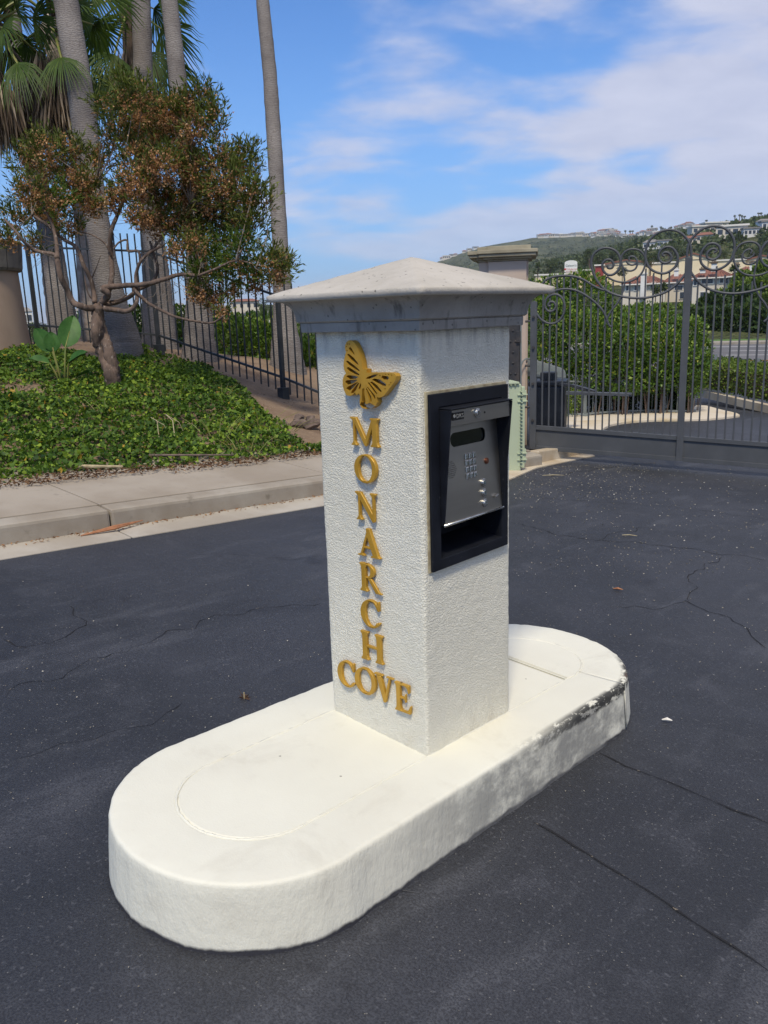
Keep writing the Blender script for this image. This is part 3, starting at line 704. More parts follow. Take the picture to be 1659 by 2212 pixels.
# ================================================================== TRAFFIC ISLAND AND PILLAR
def stadium(R, y0=YA, y1=YB, n=40):
    """outline, counter-clockwise from (XC+R, y0)"""
    P = [(XC + R, y0 + (y1 - y0) * i / 16) for i in range(16)]
    P += [(XC + R * math.cos(math.pi * i / n), y1 + R * math.sin(math.pi * i / n)) for i in range(n)]
    P += [(XC - R, y1 + (y0 - y1) * i / 16) for i in range(16)]
    P += [(XC + R * math.cos(math.pi + math.pi * i / n), y0 + R * math.sin(math.pi + math.pi * i / n)) for i in range(n)]
    return np.array(P)
isl = thing('traffic_island', 'rounded cream painted concrete island under the lettered pillar', 'traffic island', (XC, .2, .0))
def zi(x, y): return ZB + SX * x + SY * y
# outer ring in three lengths: profile from outer foot over the rounded edge to the joint
ring_n = len(stadium(1))
O1, I1 = stadium(RI), stadium(RR_IN)
def ring_piece(i0, i1, m):
    ii = np.arange(i0, i1 + 1)
    prof = [(.018, -.30), (.016, -.196 + .0), (.012, -.15), (.007, -.09), (.002, -.04), (0, -.013), (-.0025, -.0055), (-.0065, -.0015), (-.014, 0), (-.06, 0), (-.10, 0), (-.14, 0), (-.180, 0), (-.1865, -.001), (-.190, -.003), (-.1905, -.05)]
    vs = []
    for i in ii:
        k = i % ring_n
        a, b = O1[k], I1[k]; dd = (a - b) / np.linalg.norm(a - b)
        wob = fbm2(np.array([k * .35]), np.array([.5]), 21, 3)[0]; w2 = fbm2(np.array([k * .9]), np.array([3.5]), 22, 2)[0]
        for j, (dr, dz) in enumerate(prof):
            s = (wob * .005 if j < 5 else wob * .002 + (w2 * .0022 if 4 < j < 9 else 0)) if j < 12 else w2 * .0012
            p = a + dd * (dr + s); base = zi(p[0], p[1])
            vs.append((p[0], p[1], base + dz + (w2 * .0015 if 4 < j < 9 else 0)))
    n = len(prof); mb = MB()
    fs = [(r * n + j, (r + 1) * n + j, (r + 1) * n + j + 1, r * n + j + 1) for r in range(len(ii) - 1) for j in range(n - 1)]
    fs += [tuple(range(n)), tuple(range((len(ii) - 1) * n + n - 1, (len(ii) - 1) * n - 1, -1))]
    return mb.add(vs, fs).build('kerb_segment', m, isl, smooth=True)
# denser outline for smooth wobble
def dense(R):
    P = stadium(R, n=90); out = []
    for a, b in zip(P, np.roll(P, -1, 0)):
        n = max(1, int(np.linalg.norm(b - a) / (.02)))
        out += [a + (b - a) * i / n for i in range(n)]
    return np.array(out)
def resample():
    O, I = [], []
    for s in range(60): y = YA + (YB - YA) * s / 60; O.append((XC + RI, y)); I.append((XC + RR_IN, y))
    for s in range(70): a = math.pi * s / 70; O.append((XC + RI * math.cos(a), YB + RI * math.sin(a))); I.append((XC + RR_IN * math.cos(a), YB + RR_IN * math.sin(a)))
    for s in range(60): y = YB + (YA - YB) * s / 60; O.append((XC - RI, y)); I.append((XC - RR_IN, y))
    for s in range(70): a = math.pi + math.pi * s / 70; O.append((XC + RI * math.cos(a), YA + RI * math.sin(a))); I.append((XC + RR_IN * math.cos(a), YA + RR_IN * math.sin(a)))
    return np.array(O), np.array(I)
O1, I1 = resample(); ring_n = len(O1)
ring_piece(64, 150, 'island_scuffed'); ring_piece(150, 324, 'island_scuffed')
# middle slab, in two panels split by the far joint
mid_in = np.array(dense(RR_IN - .0015))
def mid_panel(lo, hi):
    P = [p for p in mid_in if lo <= p[1] <= hi]
    c = np.mean(P, 0); P = sorted(P, key=lambda p: math.atan2(p[1] - c[1], p[0] - c[0]))
    mb = MB(); n = len(P)
    vs = [(p[0], p[1], zi(*p) - .004) for p in P] + [(c[0] + (p[0] - c[0]) * .985, c[1] + (p[1] - c[1]) * .985, zi(*p) + .0005) for p in P] + [(p[0], p[1], zi(*p) - .1) for p in P]
    fs = [tuple(range(n, 2 * n)), tuple(range(3 * n - 1, 2 * n - 1, -1))]
    fs += [(i, (i + 1) % n, n + (i + 1) % n, n + i) for i in range(n)] + [(2 * n + i, 2 * n + (i + 1) % n, (i + 1) % n, i) for i in range(n)]
    mb.add(vs, fs).build('slab_panel', 'island', isl)
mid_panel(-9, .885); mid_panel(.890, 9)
# mortar lip raised a little along the joint
mb = MB()
for s in range(0, 260, 2):
    if abs(O1[s][1]) > 99: continue
nJ = 260
pts = []
for s in range(nJ + 1):
    p = I1[s % nJ] * 1.0; wv = fbm2(np.array([s * .8]), np.array([1.2]), 8, 3)[0]
    pts.append((p[0] + wv * .002, p[1] + wv * .002, zi(*p) - .0022 + wv * .0014))
mb.tube(pts, .0046, 6, cap=False, jit=.35); mb.build('joint_bead', 'island', isl, smooth=True)
for s in (64,):
    a, b = O1[s], I1[s]
    MB().tube([(b[0], b[1], zi(*b) + .0), ((a[0] + b[0]) / 2, (a[1] + b[1]) / 2, zi(*a)), (a[0] - .012, a[1], zi(*a) - .001), (a[0] + .003, a[1], zi(*a) - .016), (a[0] + .012, a[1], zi(*a) - .10), (a[0] + .02, a[1], zi(*a) - .19)], .0035, 6, jit=.3).build('joint_bead', 'island_scuffed', isl, smooth=True)
MB().tube([(XC - .22, .8875, zi(XC - .22, .8875)), (XC + .22, .8875, zi(XC + .22, .8875))], .003, 6).build('joint_bead', 'island', isl)

WV, WU, ZT = .4774, .45, 1.5816
pil = thing('entry_pillar', 'cream stucco pillar with gold butterfly and raised gold lettering on the island', 'pillar', (-WU / 2, WV / 2, ZB))
# shaft: fine grid so that the rough stucco has a real silhouette, open where the entry phone is let in
HY0, HY1, HZ0, HZ1 = .060, .412, .855, 1.352
def shaft():
    step = .0075; corner = .012
    per = []                                                     # perimeter, ccw: +x face first
    def run(a, b):
        L = math.dist(a, b); n = int(round(L / step)); return [(a[0] + (b[0] - a[0]) * i / n, a[1] + (b[1] - a[1]) * i / n) for i in range(n)]
    x0, x1, y0, y1 = -WU, 0.0, 0.0, WV; c = corner
    ring = run((x1, y0 + c), (x1, y1 - c)); nx_ = len(ring)
    ring += [(x1 - c + c * math.cos(a), y1 - c + c * math.sin(a)) for a in (0, .52, 1.05)]
    ring += run((x1 - c, y1), (x0 + c, y1)) + [(x0 + c - c * math.sin(a), y1 - c + c * math.cos(a)) for a in (0, .52, 1.05)]
    ring += run((x0, y1 - c), (x0, y0 + c)) + [(x0 + c - c * math.cos(a), y0 + c - c * math.sin(a)) for a in (0, .52, 1.05)]
    ring += run((x0 + c, y0), (x1 - c, y0)) + [(x1 - c + c * math.sin(a), y0 + c - c * math.cos(a)) for a in (0, .52, 1.05)]
    ring = np.array(ring); n = len(ring); zs = np.linspace(.13, ZT, int((ZT - .13) / step)); k = len(zs)
    d1 = np.roll(ring, -1, 0) - np.roll(ring, 1, 0); nn = norm(np.stack([d1[:, 1], -d1[:, 0]], 1))
    s = np.cumsum(np.r_[0, np.linalg.norm(np.diff(ring, axis=0), axis=1)])
    Sg, Zg = np.meshgrid(s, zs, indexing='ij')
    h = fbm2(Sg * 64, Zg * 64, 31, 1); h = np.clip(h * 1.6, -.6, .9) * .0008 + fbm2(Sg * 5, Zg * 5, 32, 2) * .0022
    V = np.stack([ring[:, None, 0] + nn[:, None, 0] * h, ring[:, None, 1] + nn[:, None, 1] * h, Zg + 0 * h], -1)
    idx = np.arange(n * k).reshape(n, k); nx2 = np.roll(idx, -1, 0)
    Fq = np.stack([idx[:, :-1], nx2[:, :-1], nx2[:, 1:], idx[:, 1:]], -1).reshape(-1, 4)
    Vf = V.reshape(-1, 3); C_ = Vf[Fq].mean(1)
    keep = ~((C_[:, 0] > -.02) & (C_[:, 1] > HY0) & (C_[:, 1] < HY1) & (C_[:, 2] > HZ0) & (C_[:, 2] < HZ1))
    return bigmesh('shaft', Vf, Fq[keep], 'white_paint', pil, smooth=True)
shaft()

def sq_rings(prof, name, m, parent, bev=0, x0=-WU, x1=0.0, y0=0.0, y1=WV, close=True, nsub=1):
    """square moulding: prof = (overhang, z) from bottom to top"""
    vs = []
    for o, z in prof: vs += [(x0 - o, y0 - o, z), (x1 + o, y0 - o, z), (x1 + o, y1 + o, z), (x0 - o, y1 + o, z)]
    n = len(prof); fs = [(4 * i + j, 4 * i + (j + 1) % 4, 4 * i + 4 + (j + 1) % 4, 4 * i + 4 + j) for i in range(n - 1) for j in range(4)]
    if close: fs += [(3, 2, 1, 0), tuple(4 * n - 4 + j for j in range(4))]
    return MB().add(vs, fs).build(name, m, parent, bevel=bev)
cap = bpy.data.objects.new('cap', None); COL.objects.link(cap); cap.parent = pil; cap.location = (0, 0, ZT - ZB)
ZS, OV = 1.6791, .1037
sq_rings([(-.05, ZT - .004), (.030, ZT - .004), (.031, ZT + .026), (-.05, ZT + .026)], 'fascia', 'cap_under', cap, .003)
cv_ = [(-.04, ZT + .026), (.034, ZT + .0262), (.038, ZT + .030)]
for i in range(13):
    a = (math.pi / 2) * i / 12
    cv_.append((.040 + .044 * (1 - math.cos(a)), ZT + .031 + (ZS - ZT - .033) * math.sin(a)))
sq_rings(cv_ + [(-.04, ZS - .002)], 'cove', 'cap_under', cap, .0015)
def cap_slab():
    n = 36; o = OV; xs = np.linspace(-WU - o, o, n + 1); ys = np.linspace(-o, WV + o, n + 1)
    cx_, cy_ = -WU / 2, WV / 2; hx, hy = WU / 2 + o, WV / 2 + o; zt, zp = 1.7000, 1.8072
    X_, Y_ = np.meshgrid(xs, ys, indexing='ij'); k = 1 - np.maximum(np.abs(X_ - cx_) / hx, np.abs(Y_ - cy_) / hy)
    Z_ = zt + (zp - zt) * k; Z_ = Z_ + fbm2(X_ * 30, Y_ * 30, 41, 3) * .0022
    Z_ = Z_ - np.where(k < .001, .001, 0)
    V = [np.stack([X_, Y_, Z_], -1).reshape(-1, 3)]; idx = np.arange((n + 1) ** 2).reshape(n + 1, n + 1)
    F_ = [np.stack([idx[:-1, :-1], idx[1:, :-1], idx[1:, 1:], idx[:-1, 1:]], -1).reshape(-1, 4)]
    rim = np.concatenate([idx[:-1, 0], idx[-1, :-1], idx[:0:-1, -1], idx[0, :0:-1]]); P = V[0][rim]; m_ = len(rim); base = (n + 1) ** 2
    out = P - [cx_, cy_, 0]; out = out / np.abs(out[:, :2]).max(1, keepdims=True)
    jag = fbm2(np.arange(m_) * .9, np.zeros(m_), 43, 3)
    L1 = P.copy(); L1[:, :2] += .0035 * np.sign(out[:, :2]) * (np.abs(out[:, :2]) > .98); L1[:, 2] -= .0035
    L2 = L1.copy(); L2[:, 2] = ZS - .001 + jag * .0026; L2[:, :2] += (jag * .0025)[:, None] * np.sign(out[:, :2]) * (np.abs(out[:, :2]) > .98)
    L3 = L2.copy(); L3[:, :2] = L3[:, :2] * .965 + np.array([cx_, cy_]) * .035; L3[:, 2] = ZS - .0025
    V += [L1, L2, L3]; r = np.arange(m_); rn = (r + 1) % m_
    rings = [rim, base + r, base + m_ + r, base + 2 * m_ + r]
    for a, b in zip(rings[:-1], rings[1:]): F_.append(np.stack([a, b, np.roll(b, -1), np.roll(a, -1)], -1))
    Vv = np.concatenate(V); Ff = np.concatenate(F_)
    o_ = bigmesh('capstone', Vv, Ff, 'cap_top', cap)
    cc = MB().add([(-WU - OV + .01, -OV + .01, ZS - .0005), (OV - .01, -OV + .01, ZS - .0005), (OV - .01, WV + OV - .01, ZS - .0005), (-WU - OV + .01, WV + OV - .01, ZS - .0005)], [(3, 2, 1, 0)])
    return o_
cap_slab()

# ---- raised letters (strokes of one glyph differ in depth by fractions of a millimetre)
def stem(x0, x1, y0=0.0, y1=1.0, s=.085, top=True, bot=True):
    P = []
    if bot: P += [(x0 - s, y0), (x1 + s, y0), (x1 + s * .96, y0 + .045), (x1 + s * .35, y0 + .085), (x1, y0 + .17)]
    else: P += [(x0, y0), (x1, y0)]
    if top: P += [(x1, y1 - .17), (x1 + s * .35, y1 - .085), (x1 + s * .96, y1 - .045), (x1 + s, y1), (x0 - s, y1), (x0 - s * .96, y1 - .045), (x0 - s * .35, y1 - .085), (x0, y1 - .17)]
    else: P += [(x1, y1), (x0, y1)]
    if bot: P += [(x0, y0 + .17), (x0 - s * .35, y0 + .085), (x0 - s * .96, y0 + .045)]
    return P
def arc(cx_, cy_, rx, ry, a0, a1, ix, iy, off=0.0, n=26):
    """thick arc: outer ellipse and a narrower inner ellipse"""
    A = [math.radians(a0 + (a1 - a0) * i / n) for i in range(n + 1)]
    return [(cx_ + rx * math.cos(a), cy_ + ry * math.sin(a)) for a in A] + [(cx_ + off + ix * math.cos(a), cy_ + iy * math.sin(a)) for a in A[::-1]]
def ell(cx_, cy_, rx, ry, n=40): return [(cx_ + rx * math.cos(2 * math.pi * i / n), cy_ + ry * math.sin(2 * math.pi * i / n)) for i in range(n)]
def foot(x, y, wl, wr, h=.045): return [(x - wl, y), (x + wr, y), (x + wr, y + h), (x - wl, y + h)]
GL = {                                                                                          # glyph -> (width, strokes); stroke = (outline, holes)
    'M': (1.38, [(stem(1.02, 1.24), []), (stem(.14, .22, s=.10, top=False), []), ([(.0, 1.0), (.30, 1.0), (.72, .26), (.72, .0), (.66, .0), (.17, .86), (.02, .955)], []), ([(.66, .0), (.75, .0), (1.10, .86), (1.10, 1.0), (1.02, 1.0), (.68, .22)], [])]),
    'O': (1.06, [(ell(.53, .5, .53, .525), [ell(.53, .5, .315, .455)])]),
    'N': (1.10, [(stem(.15, .24, s=.11, top=False), []), (stem(.86, .95, s=.11, bot=False), []), ([(-.02, 1.0), (.30, 1.0), (.943, .20), (.943, -.022), (.84, -.022), (.14, .86), (.0, .955)], [])]),
    'A': (1.08, [([(.44, 1.02), (.62, 1.02), (1.0, .08), (1.08, .045), (1.08, 0), (.64, 0), (.64, .045), (.73, .08), (.46, .80)], []), ([(.46, .90), (.52, .80), (.235, .085), (.34, .045), (.34, 0), (0, 0), (0, .045), (.14, .085)], []), ([(.28, .29), (.70, .29), (.67, .36), (.31, .36)], [])]),
    'R': (1.08, [(stem(.12, .34), []), (arc(.40, .74, .38, .26, -90, 90, .175, .205, .0), []), ([(.30, 1.0), (.42, 1.0), (.42, .945), (.30, .945)], []), ([(.30, .535), (.42, .535), (.42, .48), (.30, .48)], []), ([(.40, .50), (.60, .50), (1.0, .055), (1.10, .045), (1.10, 0), (.80, 0)], [])]),
    'C': (.98, [(arc(.52, .5, .52, .525, 38, 322, .30, .46, .03, 40), []), ([(.86, .66), (.93, .66), (.93, 1.01), (.87, 1.01), (.80, .90), (.74, .86)], []), ([(.82, .10), (.97, .22), (.92, .26), (.78, .17)], [])]),
    'H': (1.18, [(stem(.13, .35), []), (stem(.83, 1.05), []), ([(.33, .46), (.85, .46), (.85, .54), (.33, .54)], [])]),
    'V': (1.10, [([(.10, .94), (.36, .94), (.62, .24), (.60, -.02), (.48, -.02)], []), (foot(.23, .945, .24, .24, .055), []), ([(.80, .94), (.90, .94), (.60, -.02), (.52, -.02), (.56, .22)], []), (foot(.86, .945, .20, .20, .055), [])]),
    'E': (.95, [(stem(.12, .34, s=.09), []), ([(.32, 1.0), (.84, 1.0), (.84, .72), (.79, .72), (.72, .88), (.60, .935), (.32, .935)], []), ([(.32, 0), (.88, 0), (.93, .30), (.875, .30), (.77, .12), (.62, .065), (.32, .065)], []), ([(.32, .465), (.56, .465), (.60, .36), (.65, .36), (.65, .66), (.60, .66), (.56, .535), (.32, .535)], [])]),
}
def letter(ch, x0, x1, z0, z1, dep=.013, gap=.003):
    zm, xm = (z0 + z1) / 2, (x0 + x1) / 2; z0, z1 = zm + (z0 - zm) * .965, zm + (z1 - zm) * .965; x0, x1 = xm + (x0 - xm) * .96, xm + (x1 - xm) * .96
    wdt, strokes = GL[ch]; sx_ = (x1 - x0) / wdt; sz_ = z1 - z0; mb = MB()
    for i, (o, hs) in enumerate(strokes):
        to3 = lambda u, v, q, i=i: (x0 + u * sx_, -gap - (dep - i * .0004) + q * (1 + 0 * i), z0 + v * sz_)
        mb.poly(o, to3, dep - i * .0004 - .0006 * i, hs)
    return mb.build('letter', 'gold', pil, bevel=.0016, seg=1)
for ch, x0, x1, z0, z1 in [('M', -.290, -.152, 1.217, 1.312), ('O', -.277, -.173, 1.098, 1.192), ('N', -.279, -.177, .970, 1.068), ('A', -.277, -.171, .847, .946), ('R', -.275, -.172, .724, .826),
                           ('C', -.275, -.180, .600, .699), ('H', -.285, -.169, .475, .582), ('C', -.404, -.312, .346, .444), ('O', -.318, -.212, .345, .443), ('V', -.221, -.128, .342, .442), ('E', -.132, -.053, .330, .436)]:
    letter(ch, x0, x1, z0, z1)
# ---- butterfly emblem: one outline with the wing cells cut through
def fz(x, y): P = on_plane(*zc((x, y), (1250, 1280, 1.4)), (0, 1, 0), (0, -.026, 0)); return (P[0], P[2])
BF = [(153, 110), (160, 93), (172, 84), (190, 86), (205, 100), (218, 125), (232, 160), (243, 200), (249, 243), (254, 246), (255, 240), (271, 243), (270, 262), (292, 262), (330, 262), (370, 262), (400, 262), (424, 267), (434, 282), (430, 302), (414, 326), (396, 350), (382, 370), (364, 390), (343, 400), (326, 398), (329, 425), (318, 447), (297, 460), (266, 463), (246, 456), (233, 440), (232, 415), (236, 394), (228, 376), (215, 386), (206, 370), (195, 384), (180, 391), (160, 387), (146, 360), (139, 330), (139, 300), (146, 279), (157, 266), (148, 248), (143, 225), (145, 200), (151, 172), (157, 150), (152, 130)]
HO = [[(172, 128), (181, 120), (190, 132), (200, 150), (206, 166), (195, 160), (178, 142)], [(163, 164), (172, 158), (200, 180), (222, 208), (228, 222), (205, 212), (176, 188)], [(157, 200), (166, 195), (200, 220), (232, 248), (232, 256), (205, 244), (166, 218)], [(160, 236), (170, 231), (205, 252), (232, 272), (226, 278), (196, 268), (168, 252)],
      [(158, 284), (168, 276), (205, 279), (226, 286), (210, 296), (172, 298)], [(152, 312), (162, 304), (212, 300), (222, 302), (200, 320), (160, 330)], [(158, 350), (164, 341), (210, 318), (224, 313), (199, 344), (172, 366)], [(184, 374), (190, 360), (224, 318), (230, 320), (212, 358), (196, 376)],
      [(226, 352), (230, 338), (238, 318), (241, 332), (234, 356)], [(243, 422), (244, 404), (247, 350), (251, 350), (256, 392), (252, 426)], [(264, 436), (264, 416), (257, 352), (262, 350), (276, 405), (274, 434)], [(288, 428), (285, 410), (266, 350), (271, 348), (296, 394), (299, 420)], [(310, 410), (302, 390), (272, 342), (278, 342), (316, 388), (320, 404)],
      [(266, 296), (274, 286), (312, 272), (334, 272), (318, 284), (286, 296)], [(352, 292), (356, 278), (388, 282), (394, 292), (386, 302), (360, 300)], [(300, 302), (312, 294), (344, 300), (378, 326), (376, 338), (352, 334), (322, 318)], [(290, 316), (300, 310), (330, 334), (354, 364), (350, 372), (330, 362), (306, 338)], [(276, 318), (284, 316), (308, 346), (330, 378), (324, 384), (306, 366), (288, 340)]]
for c in [(165, 104, 4), (160, 118, 3.4), (176, 104, 3.4), (163, 140, 3.6), (344, 278, 3.8), (376, 272, 3.4), (392, 272, 3.4), (408, 276, 3.6), (404, 318, 4), (395, 330, 3.6), (372, 352, 4)]:
    HO.append([(c[0] + c[2] * math.cos(a), c[1] + c[2] * .9 * math.sin(a)) for a in (0, 1.05, 2.1, 3.14, 4.19, 5.24)])
mb = MB(); mb.poly([fz(*p) for p in BF], lambda u, v, q: (u, -.026 + q, v), .022, [[fz(*p) for p in h] for h in HO])
mb.build('butterfly_emblem', 'gold', pil, bevel=0)

# ---- entry phone let into the right-hand face (plane x = 0)
ep = thing('entry_phone', 'black framed entry phone with steel keypad panel set into the cream pillar', 'entry phone', (0, .235, .83))
def yz(x, y, X): P = on_plane(*zc((x, y), (1640, 1480, 2.698)), (1, 0, 0), (X, 0, 0)); return P[1], P[2]
FY0, FY1, FZ0, FZ1, FX = .029, .441, .829, 1.388, .016
IY0, IY1, IZ0, IZ1 = .072, .405, .864, 1.346
mb = MB()
def frame_ring(mb, y0, y1, z0, z1, i0, i1, j0, j1, xb, xf):
    o = [(y0, z0), (y1, z0), (y1, z1), (y0, z1)]; i = [(i0, j0), (i1, j0), (i1, j1), (i0, j1)]
    vs = [(x, *p) for x in (xb, xf) for p in o + i]
    fs = []
    for a in range(4):
        b = (a + 1) % 4
        fs += [(8 + a, 8 + b, 12 + b, 12 + a), (a, 4 + a, 4 + b, b), (a, b, 8 + b, 8 + a), (4 + a, 12 + a, 12 + b, 4 + b)]
    mb.add(vs, fs)
frame_ring(mb, FY0, FY1, FZ0, FZ1, IY0, IY1, IZ0, IZ1, -.004, FX)
mb.build('frame', 'black_metal', ep, bevel=.0025)
mb = MB(); frame_ring(mb, FY0 - .008, FY1 + .003, FZ0 - .004, FZ1 + .008, FY0 + .004, FY1 - .004, FZ0 + .004, FZ1 - .004, -.006, .006)
mb.build('sealant_bead', 'sealant', ep, bevel=.002)
# recess pocket below the panel
XB = -.125; mb = MB()
mb.add([(0, IY0, IZ0), (0, IY1, IZ0), (0, IY1, IZ1), (0, IY0, IZ1), (XB, IY0, IZ0 + .022), (XB, IY1, IZ0 + .022), (XB, IY1, IZ1), (XB, IY0, IZ1)],
       [(0, 1, 5, 4), (1, 2, 6, 5), (2, 3, 7, 6), (3, 0, 4, 7), (4, 5, 6, 7)])
mb.build('pocket', 'black_metal', ep, recalc=False)
# hood: roof and two cheeks that taper down to the panel's lower edge
HX = .060; ZP0 = .972
mb = MB()
def slab3(mb, P, n_, th):
    P = [np.asarray(p, float) for p in P]; n_ = np.asarray(n_, float) * th; k = len(P)
    mb.add(P + [p + n_ for p in P], [tuple(range(k)), tuple(range(2 * k - 1, k - 1, -1))] + [(i, k + i, k + (i + 1) % k, (i + 1) % k) for i in range(k)])
slab3(mb, [(-.02, IY0 + .002, IZ1 - .001), (HX, IY0 + .002, IZ1 - .003), (HX, IY1 - .002, IZ1 - .003), (-.02, IY1 - .002, IZ1 - .001)], (0, 0, -1), .004)
mb.build('hood', 'black_metal', ep, bevel=.0012, seg=1)
for y, sg in ((IY0 + .002, 1), (IY1 - .002, -1)):
    mb = MB(); slab3(mb, [(-.02, y, ZP0), (.022, y, ZP0), (.028, y, ZP0 + .012), (HX, y, IZ1 - .008), (-.02, y, IZ1 - .008)], (0, sg, 0), .005)
    mb.build('hood_cheek', 'black_metal', ep, bevel=.0012, seg=1)
PY0, PY1 = IY0 + .008, IY1 - .008
# header strip and main panel, both brushed steel
hz0, hz1 = 1.287, IZ1 - .009
mb = MB(); mb.box((.049, (PY0 + PY1) / 2, (hz0 + hz1) / 2), (.006, PY1 - PY0, hz1 - hz0)); mb.box((.030, (PY0 + PY1) / 2, hz0 + .002), (.036, PY1 - PY0, .004))
header = mb.build('header_strip', 'steel', ep, bevel=.001, seg=1)
def px_(z): return -.002 + (.022 + .002) * (1.287 - z) / (1.287 - ZP0)     # the panel leans out towards its foot
pn = norm(np.array([1.287 - ZP0, 0, .024]))                              # panel normal
pu = np.array([-pn[2], 0, pn[0]])                                       # up the panel
def onp(y, z, h=0.0): return np.array([px_(z), y, z]) + pn * h
DY0, DY1, DZ0, DZ1 = .142, .328, 1.211, 1.256
def rrect(y0, y1, z0, z1, r, n=6):
    P = []
    for cy_, cz_, a0 in ((y1 - r, z1 - r, 0), (y0 + r, z1 - r, 90), (y0 + r, z0 + r, 180), (y1 - r, z0 + r, 270)):
        P += [(cy_ + r * math.cos(math.radians(a0 + 90 * i / n)), cz_ + r * math.sin(math.radians(a0 + 90 * i / n))) for i in range(n + 1)]
    return P
spk = []
SPY, SPZ, SPR = .133, 1.142, .029
for i in range(-5, 6):
    for j in range(-5, 6):
        y_, z_ = SPY + i * .0062 + (0 if j % 2 else .0031), SPZ + j * .0062
        if math.hypot(y_ - SPY, z_ - SPZ) < SPR: spk.append((y_, z_))
mb = MB(); mb.poly(rrect(PY0, PY1, ZP0, 1.287, .002, 1), lambda u, v, q: tuple(onp(u, v, q - .003)), .003,
                   [rrect(DY0, DY1, DZ0, DZ1, .020)] + [[(y_ + .0021 * math.cos(a), z_ + .0021 * math.sin(a)) for a in (.5, 1.8, 3.1, 4.3, 5.6)] for y_, z_ in spk])
panel = mb.build('panel', 'steel', ep)
MB().box(onp((PY0 + PY1) / 2, 1.13, -.018), (.012, PY1 - PY0, .30), pn, (0, 1, 0), pu).build('panel_backing', 'hole', ep)
MB().box(onp((DY0 + DY1) / 2, (DZ0 + DZ1) / 2, -.008), (.002, DY1 - DY0 + .01, DZ1 - DZ0 + .01), pn, (0, 1, 0), pu).build('display', 'dark_glass', ep)
MB().tube([onp(PY0 - .004, ZP0, .002), onp(PY1 + .004, ZP0, .002)], .0045, 8).build('lip', 'chrome', ep, smooth=True)
# keys
def key_mesh():
    mb = MB(); a, b = .0075, .0088
    vs = [(0, -a, -b), (0, a, -b), (0, a, b), (0, -a, b), (.004, -a, -b), (.004, a, -b), (.004, a, b), (.004, -a, b), (.0062, -a * .7, -b * .7), (.0062, a * .7, -b * .7), (.0062, a * .7, b * .7), (.0062, -a * .7, b * .7)]
    mb.add(vs, [(0, 3, 2, 1), (0, 1, 5, 4), (1, 2, 6, 5), (2, 3, 7, 6), (3, 0, 4, 7), (4, 5, 9, 8), (5, 6, 10, 9), (6, 7, 11, 10), (7, 4, 8, 11), (8, 9, 10, 11)])
    return mb
k0 = None; tilt = -math.atan2(.024, 1.287 - ZP0)
for r in range(4):
    for c in range(3):
        y_, z_ = .2135 + c * .0205, 1.1735 - r * .0215; loc = onp(y_, z_, .0004)
        if k0 is None: k0 = key_mesh().build('key', 'chrome', None); me = k0.data; bpy.data.objects.remove(k0); k0 = me
        ko = place('key', k0, ep, loc, (0, tilt, 0))
        text_obj('key_number', '123456789*0#'[r * 3 + c], .011, 'sign_ink', ko, loc + pn * .0064, (0, 1, 0), pu, .0003)
def button(y_, z_, r, m, X=None, h=.006, ring=True, name='button', ch=None):
    c = onp(y_, z_) if X is None else np.array([X, y_, z_]); n_ = pn if X is None else np.array([1., 0, 0])
    mb = MB(); mb.tube([c - n_ * .002, c + n_ * h * .5, c + n_ * h * .55, c + n_ * h * .55], [r, r, r * .92, r * .80], 20)
    mb.tube([c + n_ * h * .4, c + n_ * h * .85, c + n_ * h], [r * .72, r * .72, r * .60], 20)
    o = mb.build(name, m, ep, bevel=0)
    if ch: text_obj(name + '_symbol', ch, r * 1.1, 'sign_ink', o, c + n_ * (h + .0004), (0, 1, 0), pu if X is None else (0, 0, 1), .0003)
    return o
for z_, ch in ((1.074, 'A'), (1.040, 'Z'), (1.006, 'C')): button(.298, z_, .0138, 'chrome', None, .008, True, 'call_button', ch)
button(.324, 1.143, .0105, 'copper', None, .006, True, 'key_lock')
button(.215, 1.317, .0145, 'chrome', .052, .008, True, 'header_lock')
MB().box((.0575, .215, 1.317), (.005, .004, .012)).build('lock_slot', 'hole', ep)
MB().tube([(.051, .256, 1.314), (.0535, .256, 1.314)], .0035, 10).build('camera_hole', 'hole', ep)
MB().box(onp(.357, 1.020, .006), (.012, .018, .005), pn, norm(np.array([0, 1, .35])), norm(np.array([0, -.35, 1]))).build('latch_lever', 'chrome', ep, bevel=.001)
pl = MB().box((.0535, .116, 1.3175), (.003, .058, .024)).build('label_plate', 'plate', ep, bevel=.001)
text_obj('label_text', 'DKS', .018, 'plate_ink', pl, (.0553, .124, 1.317), (0, 1, 0), (0, 0, 1), .0003, 1.1)
MB().tube([(.0545, .0965, 1.319), (.0556, .0965, 1.319)], .0055, 12).build('label_emblem', 'plate_ink', pl)

